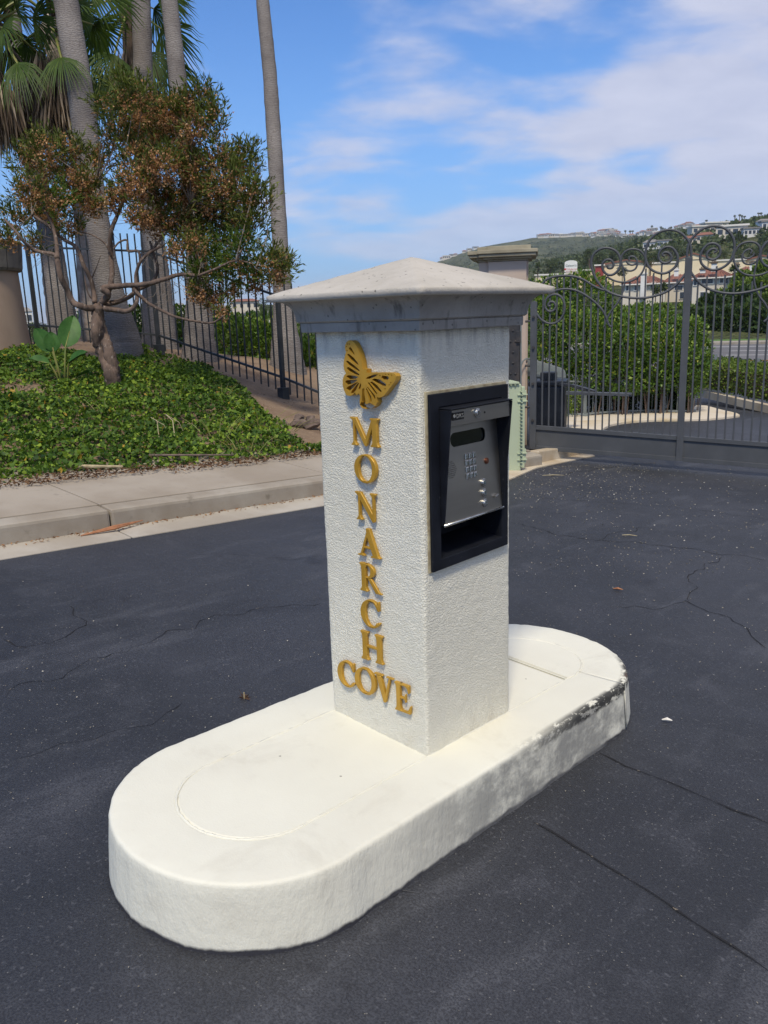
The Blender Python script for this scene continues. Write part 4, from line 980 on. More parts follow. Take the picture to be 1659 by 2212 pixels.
# ================================================================== LEFT: fence, walls, palms, shrub tree, ivy
# ---- iron fence along the top of the bank
posts = [(at(85, 745, 13.0), at(51, 535, 13.0)), (at(345, 768, 12.4), at(312, 545, 12.4)), (at(613, 862, 11.6), at(585, 638, 11.6)), (at(905, 985, 10.9), at(880, 760, 10.9))]
_pp = at(1040, 700, 11.2); _pz = float(zroad(_pp[0], _pp[1])) + .12; posts.append((np.array([_pp[0], _pp[1], _pz]), np.array([_pp[0], _pp[1], _pz + 1.5])))
fen = thing('iron_fence', 'thin black iron fence stepping down the earth bank in front of the palms', 'fence', (posts[1][0][0], posts[1][0][1], 1.0))
pick = MB().box((0, 0, 0), (.016, .016, 1.0)).build('picket', 'fence_iron'); pick_me = pick.data; bpy.data.objects.remove(pick)
def fence_post(b, h, extra=.0):
    MB().box(b + (0, 0, h / 2), (.055, .055, h)).build('post', 'fence_iron', fen, bevel=.003)
    MB().box(b + (0, 0, .075), (.12, .12, .17)).build('base_sleeve', 'fence_iron', fen, bevel=.006)
for b, tp in posts: fence_post(b, tp[2] - b[2])
for (b0, t0_), (b1, t1_) in zip(posts[:-1], posts[1:]):
    lo0, lo1 = b0 + (0, 0, .155), b1 + (0, 0, .30); hi0, hi1 = np.array([*b0[:2], t0_[2] - .02]), np.array([*b1[:2], t1_[2] - .02])
    lo0 = b0 + (0, 0, .30)
    MB().bar(lo0, lo1, .03, .03).build('rail', 'fence_iron', fen); MB().bar(hi0, hi1, .03, .03).build('rail', 'fence_iron', fen)
    n = 17
    for i in range(1, n + 1):
        f = i / (n + 1); a, c = lo0 + (lo1 - lo0) * f, hi0 + (hi1 - hi0) * f
        o = place('picket', pick_me, fen, ((a[0] + c[0]) / 2, (a[1] + c[1]) / 2, (a[2] - .20 + c[2] + .24) / 2)); o.scale = (1, 1, (c[2] - a[2]) + .44)
# bay running back behind the round pier
b0, b1 = posts[0][0], posts[0][0] + np.array([-2.4, -1.2, .15])
for i in range(1, 9):
    f = i / 18; p = b0 + (b1 - b0) * f; o = place('picket', pick_me, fen, p + (0, 0, .9)); o.scale = (1, 1, 1.95)
MB().bar(b0 + (0, 0, .3), b0 + (b1 - b0) * .5 + (0, 0, .3), .03, .03).build('rail', 'fence_iron', fen)
MB().bar(b0 + (0, 0, 1.48), b0 + (b1 - b0) * .5 + (0, 0, 1.48), .03, .03).build('rail', 'fence_iron', fen)

# ---- round tan pier with moss on its stone cap, far left
c0 = at(-45, 757, 11.6); zb0 = c0[2] - .3; zt0 = at(20, 585, 11.4)[2]; ztop = at(20, 522, 11.4)[2]
rp = thing('round_pier', 'round tan stucco pier with mossy grey stone cap beside the fence', 'pier', (c0[0], c0[1], zb0))
R0 = .66
MB().lathe([(R0 + .02, zb0), (R0 + .015, zb0 + .4), (R0 - .015, zb0 + .9), (R0 - .03, zt0)], c0, 48).build('shaft', 'pier_left', rp, smooth=True, recalc=True)
nb = 16
for i in range(nb):
    a0, a1 = 2 * math.pi * (i + .02) / nb, 2 * math.pi * (i + .98) / nb; mb = MB()
    prof = [(R0 - .10, zt0 - .01), (R0 + .01, zt0 - .01), (R0 + .035, zt0 + .03), (R0 + .05, zt0 + .20), (R0 + .06, ztop - .05), (R0 - .10, ztop - .05)]
    m_ = 5; vs = [((r) * math.cos(a0 + (a1 - a0) * j / 4) + c0[0], r * math.sin(a0 + (a1 - a0) * j / 4) + c0[1], z) for r, z in prof for j in range(m_)]
    k = len(prof); fs = [(q * m_ + j, q * m_ + j + 1, ((q + 1) % k) * m_ + j + 1, ((q + 1) % k) * m_ + j) for q in range(k) for j in range(m_ - 1)]
    fs += [tuple(q * m_ for q in range(k)), tuple(q * m_ + m_ - 1 for q in range(k - 1, -1, -1))]
    mb.add(vs, fs); mb.build('cap_stone', 'pier_cap_grey', rp, bevel=.008)
MB().lathe([(.01, ztop + .03), (R0 * .6, ztop + .02), (R0 + .06, ztop - .005), (R0 + .075, ztop - .03), (R0 + .06, ztop - .052)], c0, 48).build('moss_top', 'moss', rp, smooth=True)

# ---- palm trunks
def palm_trunk(path, widths, parent, m='palm_bark', ring=True, top=None):
    """path: picture points with distance; widths in metres"""
    P = np.array([at(x, y, D) for x, y, D in path]); n = 90
    tt = np.linspace(0, len(P) - 1, n); Q = np.stack([np.interp(tt, range(len(P)), P[:, k]) for k in range(3)], 1)
    for _ in range(6): Q[1:-1] = (Q[:-2] + 2 * Q[1:-1] + Q[2:]) / 4
    R = np.interp(tt, range(len(P)), widths) / 2
    for _ in range(4): R[1:-1] = (R[:-2] + 2 * R[1:-1] + R[2:]) / 4
    s = fbm2(np.arange(n) * .8, np.zeros(n), rnd.randrange(99), 3); R = R * (1 + s * .035) + (.0025 * (np.arange(n) % 2) if ring else 0)
    return MB().tube(Q, list(R), 22, jit=.03).build('trunk', m, parent, smooth=True)
PALMS = [
    ('grey palm trunk leaning left in front of the fence, flared dark foot', [(268, 790, 11.7), (265, 735, 11.7), (241, 650, 11.7), (216, 520, 11.7), (196, 380, 11.8), (174, 200, 11.9), (142, 0, 12.0), (100, -260, 12.2)], [.60, .50, .395, .33, .33, .36, .34, .33]),
    ('straight grey palm trunk with wide pale foot just right of the leaning one', [(347, 775, 14.0), (345, 735, 14.0), (338, 600, 14.0), (325, 480, 14.0), (316, 330, 14.0), (309, 160, 14.0), (305, 0, 14.0), (300, -200, 14.0)], [.72, .58, .45, .36, .32, .31, .31, .30]),
    ('tall palm trunk bowing left at the top, third from the open sky', [(431, 795, 13.0), (431, 735, 13.0), (428, 600, 13.0), (418, 450, 13.0), (399, 330, 13.0), (385, 180, 13.1), (366, 0, 13.2), (340, -200, 13.3)], [.62, .48, .34, .29, .27, .27, .255, .25]),
    ('lone slender palm trunk against open sky right of the shrub tree', [(622, 835, 13.6), (620, 785, 13.6), (614, 690, 13.6), (606, 540, 13.6), (594, 330, 13.8), (583, 160, 14.0), (567, 0, 14.2), (545, -220, 14.4)], [.74, .56, .36, .255, .245, .235, .22, .21]),
    ('grey palm trunk nearest the round tan pier, flared behind the fence', [(146, 755, 14.2), (140, 725, 14.2), (122, 620, 14.2), (108, 510, 14.2), (84, 400, 14.3), (62, 300, 14.4), (40, 150, 14.6), (22, 0, 14.8), (5, -150, 15)], [.62, .52, .42, .36, .33, .30, .28, .27, .27]),
]
for lab, path, wd in PALMS:
    b = at(*path[0]); p = thing('palm_tree', lab, 'palm', b, 'tall palms along the fence'); palm_trunk(path, wd, p)
# ---- fan palms: a leaf is a pleated fan of tapering segments on a long stalk
def fan_frond(base, tip_dir, stalk, radius, droop, parent, dry=0.0, spread=155, nseg=34, face=None, m=None, name='frond'):
    """base of stalk, stalk direction; the fan faces sideways and its tips hang"""
    d0 = norm(np.asarray(tip_dir, float)); hub = np.asarray(base, float) + d0 * stalk + np.array([0, 0, -stalk * .12])
    fd_ = norm(d0 + np.array([0, 0, -.35])); fc = np.array(face if face is not None else CAM - hub, float); fc = norm(fc + rng.normal(0, .25, 3))
    sdv = norm(np.cross(fd_, fc)); nrm = np.cross(sdv, fd_)
    V, Fs_, A = [], [], []
    for i in range(nseg):
        th = math.radians(-spread / 2 + spread * (i + .5) / nseg + rnd.uniform(-2, 2)); L = radius * (1 - .28 * abs(th / math.radians(spread / 2)) ** 2) * rnd.uniform(.88, 1.06)
        dr = fd_ * math.cos(th) + sdv * math.sin(th); sv = sdv * math.cos(th) - fd_ * math.sin(th); wmax = radius * math.radians(spread) / nseg * .50
        pts = []
        for k, (f, wf) in enumerate(((.0, .10), (.25, .50), (.5, .95), (.72, .60), (.88, .30), (1.0, .03))):
            sag = droop * radius * max(0, f - .35) ** 1.6 * rnd.uniform(.8, 1.25)
            c = hub + dr * L * f * (1 - .12 * droop * f) + np.array([0, 0, -sag]) + nrm * .02 * math.sin(f * 3)
            pts.append((c - sv * wmax * wf * .5 + nrm * 0, c + nrm * wmax * .35 * (1 - f), c + sv * wmax * wf * .5))
            tipc = min(1.0, .25 + .30 * rnd.random() + (.50 if f > .9 else 0) + .12 * (i % 2))
            A += [tipc] * 3
        o = len(V)
        for q in pts: V += list(q)
        for k in range(len(pts) - 1):
            a = o + 3 * k; Fs_ += [(a, a + 1, a + 4, a + 3), (a + 1, a + 2, a + 5, a + 4)]
    o_ = bigmesh(name, np.array(V), np.array(Fs_), m or ('dry_frond' if dry else 'frond'), parent, np.clip(np.array(A) + (.0), 0, 1))
    mid = np.asarray(base) + d0 * stalk * .55
    MB().tube([base, mid + (0, 0, -stalk * .03), hub + fd_ * radius * .05], [.028, .020, .014], 6).build('stalk', 'stalk' if not dry else 'dry_frond_stalk', o_)
    return o_
M['dry_frond_stalk'] = mat('dry_stalk', (.12, .085, .06), .9)
def skirt(c, r0, r1, z0, z1, n, parent, wd=.05):
    """dead fronds hanging as a shaggy skirt"""
    a = rng.random(n) * 2 * np.pi; f = rng.random(n); rr = r0 + (r1 - r0) * rng.random(n)
    P = np.stack([c[0] + np.cos(a) * rr * .55, c[1] + np.sin(a) * rr * .55, z1 - f * (z1 - z0) * .55], 1)
    D = np.stack([np.cos(a) * .22, np.sin(a) * .22, -np.ones(n)], 1) + rng.normal(0, .10, (n, 3))
    return leaves('dead_fronds', P, D, rng.uniform(.35, .85, n), rng.uniform(.02, wd, n), 'dry_frond', parent, rng.random(n) ** 1.3)
def fan_palm(label, cx_, cy_, D, path, tw, fronds, sk=None, bark='dark_bark'):
    c = at(cx_, cy_, D); b = at(*path[-1]); p = thing('fan_palm', label, 'palm', b, 'fan palms behind the tall trunks')
    Q = [at(*q) for q in path[::-1]] + [c, c + (0, 0, .25)]; MB().tube(Q, [tw * .62] + [tw * .5] * (len(Q) - 2) + [tw * .2], 14, jit=.06).build('trunk', bark, p, smooth=True)
    if bark == 'pale_bark':
        mb = MB()
        for i in range(26):
            f = rng.random(); q = at(191 - 8 * f, 690 - 280 * f, 14.86); mb.bar(q, q + (rng.normal(0, .04), rng.normal(0, .02), -rng.uniform(.08, .25)), .05, .012)
        mb.build('peeling_bark', 'pale_bark', p)
    boots = MB()
    for i in range(40):
        a = rnd.uniform(0, 6.28); z = rnd.uniform(-.5, .2); q = c + (math.cos(a) * tw * .45, math.sin(a) * tw * .45, z); boots.bar(q, q + (math.cos(a) * .12, math.sin(a) * .12, .16), .04, .015)
    boots.build('leaf_boots', 'dark_bark', p)
    for hx, hy, dD, rad, dr, dry, spread in fronds:
        hub = at(hx, hy, D + dD); vdir = hub - c; L = np.linalg.norm(vdir); fan_frond(c, vdir + np.array([0, 0, L * .12]), L, rad, dr, p, dry, spread)
    for k in range(9):
        a = k * 2.39996; L = rnd.uniform(.55, .95); vd_ = np.array([math.cos(a) * .8, math.sin(a) * .8, rnd.uniform(-.25, .75)]); fan_frond(c + (0, 0, .15), vd_, L, rnd.uniform(.65, .9), rnd.uniform(.3, .7), p, 0, 140, 26, face=CAM - c + rng.normal(0, 4, 3))
    if sk: skirt(c, *sk, p)
    return p
pD = 12.9
c_ = at(112, 60, pD)
fan_palm('bushy fan palm with one bright green hanging fan left of the leaning trunk', 112, 60, pD, [(140, 180, 13.3), (172, 300, 14.2), (184, 500, 15), (190, 600, 15), (192, 700, 15), (195, 760, 15)], .36,
         [(131, 122, -1.1, .74, .45, 0, 105), (62, -35, -.2, .85, .3, 0, 160), (196, 170, -.1, .75, .6, 0, 120), (60, 80, .7, .8, .7, 0, 140), (105, -70, .3, .9, .2, 0, 160), (170, 20, .6, .85, .4, 0, 150), (90, 150, .4, .75, .8, 1, 130), (145, 190, .3, .8, .8, 1, 120)],
         (.10, .80, at(112, 320, pD)[2], at(112, 110, pD)[2], 1300), 'pale_bark')
fan_palm('fan palm with drooping dark fronds at the left edge of the view', -16, 60, 12.6, [(-30, 300, 12.7), (-60, 760, 13)], .34,
         [(34, 132, -.7, .74, .7, 0, 110), (36, 22, -.5, .62, .5, 0, 130), (5, 60, -.4, .7, .6, 0, 140), (-40, 120, .1, .8, .6, 0, 140), (-30, 0, .3, .8, .5, 0, 150), (66, 160, .2, .75, .8, 1, 120), (10, 190, .3, .8, .9, 1, 120), (20, -60, 0, .8, .3, 0, 160), (50, 90, .5, .75, .6, 0, 140)],
         (.10, .70, at(12, 330, 12.6)[2], at(12, 150, 12.6)[2], 500))
fan_palm('fan palm with dense dark crown between the two upright trunks', 277, 20, 15.6, [(281, 130, 15.7), (305, 300, 16), (325, 480, 16.2), (340, 640, 16.4), (345, 770, 16.5)], .26,
         [(250, 110, -.4, .95, .6, 0, 140), (318, 105, -.2, .95, .7, 0, 130), (215, 60, .1, .95, .5, 0, 150), (345, 60, .2, .95, .6, 0, 150), (282, 130, .4, 1.0, .7, 0, 140), (230, -30, 0, 1.0, .3, 0, 160), (330, -30, .1, 1.0, .3, 0, 160), (280, -60, .4, 1.0, .2, 0, 160), (240, 150, .5, .9, .8, 0, 130), (310, 170, .5, .9, .8, 1, 130), (200, 115, .6, .9, .6, 0, 140), (352, 125, .6, .95, .7, 0, 130)],
         (.10, .75, at(277, 230, 15.6)[2], at(277, 100, 15.6)[2], 500))

# ---- the shrub tree with brown seed heads
Z6 = (0, 900, 2.37)
def limb(pts, r0, r1, D0=9.75, D1=None, seed=0, sub=6):
    D1 = D0 if D1 is None else D1; n = len(pts)
    P = np.array([at(*zc(p, Z6), D0 + (D1 - D0) * i / (n - 1) + .06 * math.sin(i * 1.7 + seed)) for i, p in enumerate(pts)])
    tt = np.linspace(0, n - 1, (n - 1) * sub + 1); i = np.clip(tt.astype(int), 0, n - 2); f = (tt - i)[:, None]
    p0, p1, p2, p3 = P[np.clip(i - 1, 0, n - 1)], P[i], P[i + 1], P[np.clip(i + 2, 0, n - 1)]
    Q = .5 * (2 * p1 + (p2 - p0) * f + (2 * p0 - 5 * p1 + 4 * p2 - p3) * f ** 2 + (3 * p1 - p0 - 3 * p2 + p3) * f ** 3)
    return Q, np.linspace(r0, r1, len(Q))
tb = at(*zc((1060, 1520), Z6), 9.75)
tree = thing('shrub_tree', 'gnarled small tree with green leaves and masses of brown dry seed heads', 'tree', tb)
mb = MB()
for pts, r0, r1 in (([(1075, 1540), (1055, 1450), (1030, 1330), (985, 1210), (930, 1090), (905, 960), (905, 840), (910, 730)], .092, .056),
                    ([(1060, 1520), (1075, 1400), (1050, 1260), (1010, 1130), (965, 980), (940, 870), (930, 730)], .075, .045)):
    Q, R = limb(pts, r0, r1, 9.75, 9.72, r0 * 90); mb.tube(Q, list(R * (1 + .08 * fbm2(np.arange(len(R)) * .7, np.zeros(len(R)), 3, 2))), 14, jit=.17)
mb.build('trunk', 'bark', tree, smooth=True)
LIMBS = [([(930, 740), (830, 745), (760, 725), (685, 690), (635, 590), (565, 440), (530, 260)], .040, .030, 9.7, 9.5), ([(530, 270), (500, 240), (330, 205), (230, 130), (150, 30), (40, -90)], .024, .012, 9.5, 9.3),
         ([(535, 280), (525, 120), (480, -60), (400, -190)], .026, .012, 9.5, 9.6), ([(885, 690), (875, 590), (845, 470), (780, 340), (715, 180), (600, 105), (520, 40), (430, -40), (300, -130)], .030, .014, 9.8, 9.9),
         ([(930, 720), (985, 640), (1030, 530), (1045, 400), (1035, 260), (1030, 100), (1045, 0), (1090, -110), (1150, -260)], .038, .020, 9.75, 9.8), ([(960, 690), (1010, 610), (955, 560), (1060, 540), (1200, 530), (1380, 515), (1540, 470), (1680, 430), (1850, 440)], .040, .020, 9.6, 9.5),
         ([(950, 720), (1080, 690), (1200, 640), (1290, 570), (1420, 500), (1470, 380), (1440, 260), (1400, 120)], .030, .014, 9.7, 9.9), ([(960, 745), (1090, 760), (1190, 770), (1270, 700), (1275, 560), (1270, 440), (1310, 310), (1400, 220), (1520, 160)], .032, .014, 9.6, 9.6),
         ([(1310, 310), (1290, 210), (1195, 210), (1185, 110), (1110, 130), (1060, 190)], .016, .009, 9.6, 9.7), ([(1240, 560), (1300, 620), (1390, 700), (1520, 770), (1659, 830), (1850, 870), (1980, 880), (2090, 815)], .022, .010, 9.6, 9.4),
         ([(1040, 260), (980, 140), (860, 60), (760, 30)], .012, .006, 9.75, 9.8), ([(1400, 220), (1500, 100), (1640, -60), (1780, -240)], .018, .008, 9.8, 9.8), ([(1100, -110), (1000, -260), (900, -420)], .016, .008, 9.8, 9.9), ([(1850, 440), (2000, 380), (2200, 300), (2400, 340)], .016, .006, 9.5, 9.4),
         ([(780, 340), (740, 260), (700, 240)], .008, .003, 9.8, 9.8), ([(850, 480), (900, 360), (940, 250)], .008, .003, 9.8, 9.7), ([(900, 700), (830, 620), (800, 520), (790, 440)], .010, .005, 9.8, 9.8), ([(1010, 680), (1120, 660), (1190, 600)], .012, .004, 9.7, 9.6)]
for pts, r0, r1, D0, D1 in LIMBS:
    Q, R = limb(pts, r0, r1, D0, D1, r0 * 200); MB().tube(Q, list(R), 9, jit=.10).build('branch', 'bark', tree, smooth=True)
# crown: clusters of (x, y, radius in picture units, share of seed heads, freshness)
CL = [(60, 350, 42, .3, 0), (95, 320, 48, .25, 0), (60, 410, 45, .5, 0), (120, 370, 48, .55, 0), (38, 470, 42, .2, 0), (95, 450, 50, .5, 0), (20, 520, 32, .3, 0), (150, 330, 40, .3, 0), (170, 400, 52, .6, 0), (130, 440, 42, .3, 1), (200, 440, 45, .6, 0), (215, 350, 45, .35, 0), (150, 490, 40, .35, 1), (75, 530, 30, .3, 0),
      (265, 190, 42, .1, 0), (240, 240, 45, .1, 0), (290, 225, 48, .25, 0), (330, 245, 48, .7, 0), (310, 200, 32, .1, 0), (370, 250, 45, .7, 0), (405, 235, 45, .4, 0), (440, 215, 38, .05, 0), (462, 250, 32, .1, 0), (470, 285, 25, .2, 0), (420, 280, 45, .6, 0), (360, 300, 52, .8, 0), (300, 290, 52, .7, 0), (250, 300, 42, .2, 0),
      (300, 350, 52, .6, 0), (350, 360, 55, .8, 0), (400, 340, 55, .75, 0), (430, 380, 52, .6, 0), (470, 340, 42, .3, 0), (500, 350, 42, .25, 0), (535, 330, 32, .05, 0), (530, 370, 40, .2, 0), (490, 390, 48, .55, 0), (545, 420, 40, .15, 0), (575, 440, 28, .1, 0), (520, 440, 48, .3, 0), (470, 430, 52, .55, 0), (410, 430, 55, .8, 0), (350, 420, 52, .85, 0), (290, 400, 50, .8, 0), (250, 430, 40, .6, 0),
      (340, 480, 45, .85, 0), (300, 465, 38, .8, 0), (390, 485, 45, .8, 0), (440, 490, 50, .4, 0), (490, 490, 52, .25, 0), (535, 490, 45, .15, 0), (470, 540, 52, .05, 1), (520, 540, 50, .05, 1), (420, 530, 40, .4, 0), (440, 590, 45, .05, 1), (490, 590, 50, .05, 1), (540, 585, 42, .15, 1), (585, 570, 38, .2, 0), (615, 575, 35, .15, 0), (595, 605, 32, .55, 0), (380, 545, 30, .75, 0), (500, 630, 30, .6, 0), (460, 650, 34, .85, 0), (425, 630, 26, .6, 0), (550, 615, 25, .5, 0), (480, 675, 22, .85, 0)]
PX_M = 9.75 / F_PX
CLW = [(at(x, y, 9.75 + rnd.uniform(-.45, .45)), r * PX_M * rnd.uniform(.68, .92), sh * (.55 if x > 440 else .80) + .05, fr) for x, y, r, sh, fr in CL]
def crown(fresh):
    P, D = [], []
    for c, r, sh, fr in CLW:
        if fr != fresh: continue
        n = int(2600 * (r / .25) ** 2 * (1 - sh * .6) * .42)
        # sprays: short twigs pointing up and out that carry the leaves
        ns = max(8, n // 9); o = randdir(ns) * (rng.random((ns, 1)) ** .38) * r * .92 * np.array([1, 1, .85]); base = c + o
        dirs = norm(o / r * .75 + np.array([0, 0, .75]) + rng.normal(0, .33, (ns, 3)))
        for k in range(9):
            f = rng.random((ns, 1)); P.append(base * 1.0 + dirs * .19 * f - dirs * .03); D.append(norm(dirs + rng.normal(0, .42, (ns, 3))))
    return np.concatenate(P), np.concatenate(D)
P, D = crown(0); leaves('foliage', P, D, rng.uniform(.05, .095, len(P)), rng.uniform(.012, .020, len(P)), 'shrub_leaf', tree, np.clip(rng.normal(.42, .25, len(P)), 0, 1), 'stuff')
P, D = crown(1); leaves('foliage', P, D, rng.uniform(.05, .095, len(P)), rng.uniform(.012, .020, len(P)), 'shrub_leaf_fresh', tree, None, 'stuff')
P, A = [], []
for c, r, sh, fr in CLW:
    n = int(230 * sh * (r / .25) ** 2) + 1
    o = randdir(n) * (rng.random((n, 1)) ** .4) * r * .95
    for q in c + o:
        k = rnd.randint(7, 16); P.append(q + rng.normal(0, .028, (k, 3))); A.append(np.clip(rng.normal(.5 + rnd.uniform(-.2, .2), .22, k), 0, 1))
P = np.concatenate(P); A = np.concatenate(A); D = randdir(len(P)); D[:, 2] -= .3
leaves('seed_heads', P, D, rng.uniform(.018, .034, len(P)), rng.uniform(.018, .030, len(P)), 'capsule', tree, A, 'stuff', fold=.35)
mb = MB(); ends = [at(*zc(l[0][-1], Z6), l[4]) for l in LIMBS] + [at(*zc(l[0][-2], Z6), l[4]) for l in LIMBS]
for c, r, sh, fr in CLW:
    e = min(ends, key=lambda q: np.linalg.norm(q - c)); m_ = (e + c) / 2 + rng.normal(0, .05, 3); mb.tube([e, m_, c], [.009, .006, .004], 5, cap=False)
    for _ in range(9):
        d_ = randdir(1)[0]; d_[2] = abs(d_[2]) * .8; mb.tube([c, c + d_ * r * .5 + rng.normal(0, .02, 3), c + d_ * r * .98 + (0, 0, .03)], [.0035, .0025, .001], 4, cap=False)
for x, y in [(330, 380), (300, 470), (130, 500), (110, 545), (350, 520), (400, 590), (320, 560), (240, 480), (395, 610), (360, 640)]:
    for _ in range(14):
        q = at(x + rnd.uniform(-22, 22), y + rnd.uniform(-22, 22), 9.6 + rnd.uniform(-.2, .3)); d_ = randdir(1)[0]; mb.tube([q, q + d_ * .09 + rng.normal(0, .02, 3), q + d_ * .2 + rng.normal(0, .04, 3)], [.003, .0022, .001], 4, cap=False)
mb.build('twigs', 'twig', tree)['kind'] = 'stuff'

# ---- ivy over the bank
IVY = [(-500, 1200), (-500, 720), (-40, 770), (60, 752), (150, 765), (215, 790), (300, 760), (330, 772), (380, 782), (450, 803), (520, 838), (565, 890), (610, 930), (655, 965), (720, 972), (900, 985), (900, 1012), (690, 984), (560, 992), (440, 1002), (330, 1016), (150, 1032), (0, 1050)]
n = 330000; xs = rng.uniform(-15, -4.0, n); ys = rng.uniform(-3.5, 9, n); zs = zbank(xs, ys); vx, vy, vd = view(np.stack([xs, ys, zs], 1))
nz = fbm2(xs * 1.1, ys * 1.1, 51, 3); nz2 = fbm2(xs * 3.1, ys * 3.1, 53, 3)
vy2 = vy + nz2 * 12; ok = inpoly(vx + nz2 * 18, vy2, IVY) & (vd > 3) & (rng.random(n) < .80 + .5 * nz2) & ((fbm2(xs * 1.7 + 9, ys * 1.7, 57, 3) > -.38) | (rng.random(n) < .22))
xs, ys, zs, nz, nz2 = xs[ok], ys[ok], zs[ok], nz[ok], nz2[ok]; n = len(xs)
lift = (.03 + .10 * np.clip(nz2 + .35, 0, 1) + .05 * np.clip(nz, 0, 1)) * rng.random(n) ** .6
P = np.stack([xs, ys, zs + lift + .01], 1); D = randdir(n); D[:, 2] = D[:, 2] * .35 + .12
leaf_tone = np.clip(.54 + .24 * nz + rng.normal(0, .25, n), 0, .95); leaf_tone = np.where(rng.random(n) < .012, .99, leaf_tone)  # random leaf tints; extra dark leaves painted in to suggest shaded gaps
sc_ = rng.uniform(.024, .054, n)
tag(leaves('ivy', P, D, sc_, sc_ * 1.15, 'ivy', None, leaf_tone, 'stuff', lobed=True))
# dry litter along the sidewalk edge and on the bare earth
n = 3600; ys = rng.uniform(-2.5, 5.2, n); xs = kx(ys) - 1.02 - np.abs(rng.normal(0, .20, n)) - .12 * (ys < 2); zs = np.maximum(zbank(np.minimum(xs, kx(ys) - 1.0), ys), SX * xs + SY * ys + .205) + .008
D = randdir(n); D[:, 2] *= .3
leaves('leaf_litter', np.stack([xs, ys, zs], 1), D, rng.uniform(.015, .055, n), rng.uniform(.008, .022, n), 'brown_litter', None, None, 'stuff')
n = 5200; xs = rng.uniform(-12, -5, n); ys = rng.uniform(1, 9.5, n); vx, vy, vd = view(np.stack([xs, ys, zbank(xs, ys)], 1)); ok = inpoly(vx, vy, [(280, 740), (420, 770), (700, 900), (700, 1000), (600, 940), (450, 815), (300, 770)]) & (rng.random(n) < .5 + fbm2(xs * 2, ys * 2, 60, 2))
xs, ys = xs[ok], ys[ok]; n = len(xs); D = randdir(n); D[:, 2] *= .25
leaves('bank_litter', np.stack([xs, ys, zbank(xs, ys) + .015], 1), D, rng.uniform(.012, .05, n), rng.uniform(.006, .02, n), 'dry_frond', None, rng.random(n) * .9, 'stuff')
# weeds and straws
mb = MB()
for x, y, hh, k in [(480, 860, .16, 5), (560, 925, .18, 6), (615, 930, .14, 7), (645, 960, .12, 6), (530, 985, .2, 9), (230, 905, .2, 6), (470, 950, .22, 10)]:
    q = bank(x, y)
    for _ in range(k):
        a = rng.normal(0, .07, 3); mb.tube([q + a * (1, 1, 0), q + a * (2, 2, 0) + (0, 0, hh * .6), q + a * (3.2, 3.2, 0) + (0, 0, hh)], [.004, .003, .001], 4, cap=False)
mb.build('weed_stems', 'stalk')['kind'] = 'stuff'
for (x0, y0), (x1, y1), lab in (((330, 915), (345, 960), 'bent pale dry stalk sticking out of the ivy, left one'), ((362, 908), (380, 965), 'bent pale dry stalk sticking out of the ivy, right one')):
    a, b = bank(x1, y1), bank(x0, y0 + 30) + (0, 0, .20); mb = MB(); mb.tube([a, (a + b) / 2 + (.05, .0, .10), b], [.005, .0045, .003], 6); mb.tube([b, b + (.10, .08, -.08), b + (.13, .10, -.17)], [.004, .003, .0015], 5)
    tag(mb.build('dry_stalk', 'straw'), lab, 'dry stalk')
q = bank(172, 1022); tag(MB().tube([q + (-.3, -.1, .04), q + (0, 0, .06), q + (.3, .24, .05)], [.012, .02, .008], 6, jit=.2).build('bark_strip', 'straw'), 'tan strip of palm bark lying at the sidewalk edge under the ivy', 'bark strip')
q = bank(330, 1000); tag(MB().tube([q + (-.6, -.35, .04), q + (0, 0, .07), q + (.55, .5, .05)], [.008, .012, .006], 6, jit=.2).build('fallen_stick', 'driftwood'), 'long grey fallen stick lying along the lower edge of the ivy', 'stick')
# dry root stump
q = bank(645, 925); st = thing('root_stump', 'weathered grey dry root stump at the foot of the bare earth', 'stump', q)
for dx, dy, dz, l, r, az in [(0, 0, .03, .24, .07, .4), (.14, .10, .04, .22, .06, 1.2), (-.16, -.06, .02, .2, .05, -.3), (.05, .16, .07, .2, .055, 2.2), (.26, .2, .0, .16, .045, .7), (-.03, .05, .1, .14, .05, 1.7)]:
    a = q + (dx, dy, dz); v = np.array([math.cos(az), math.sin(az), .25]) * l
    MB().tube([a - v * .5, a - v * .1 + (0, 0, .02), a + v * .25, a + v * .5], [r * .6, r, r * .85, r * .35], 9, jit=.22).build('root', 'driftwood', st, smooth=False)
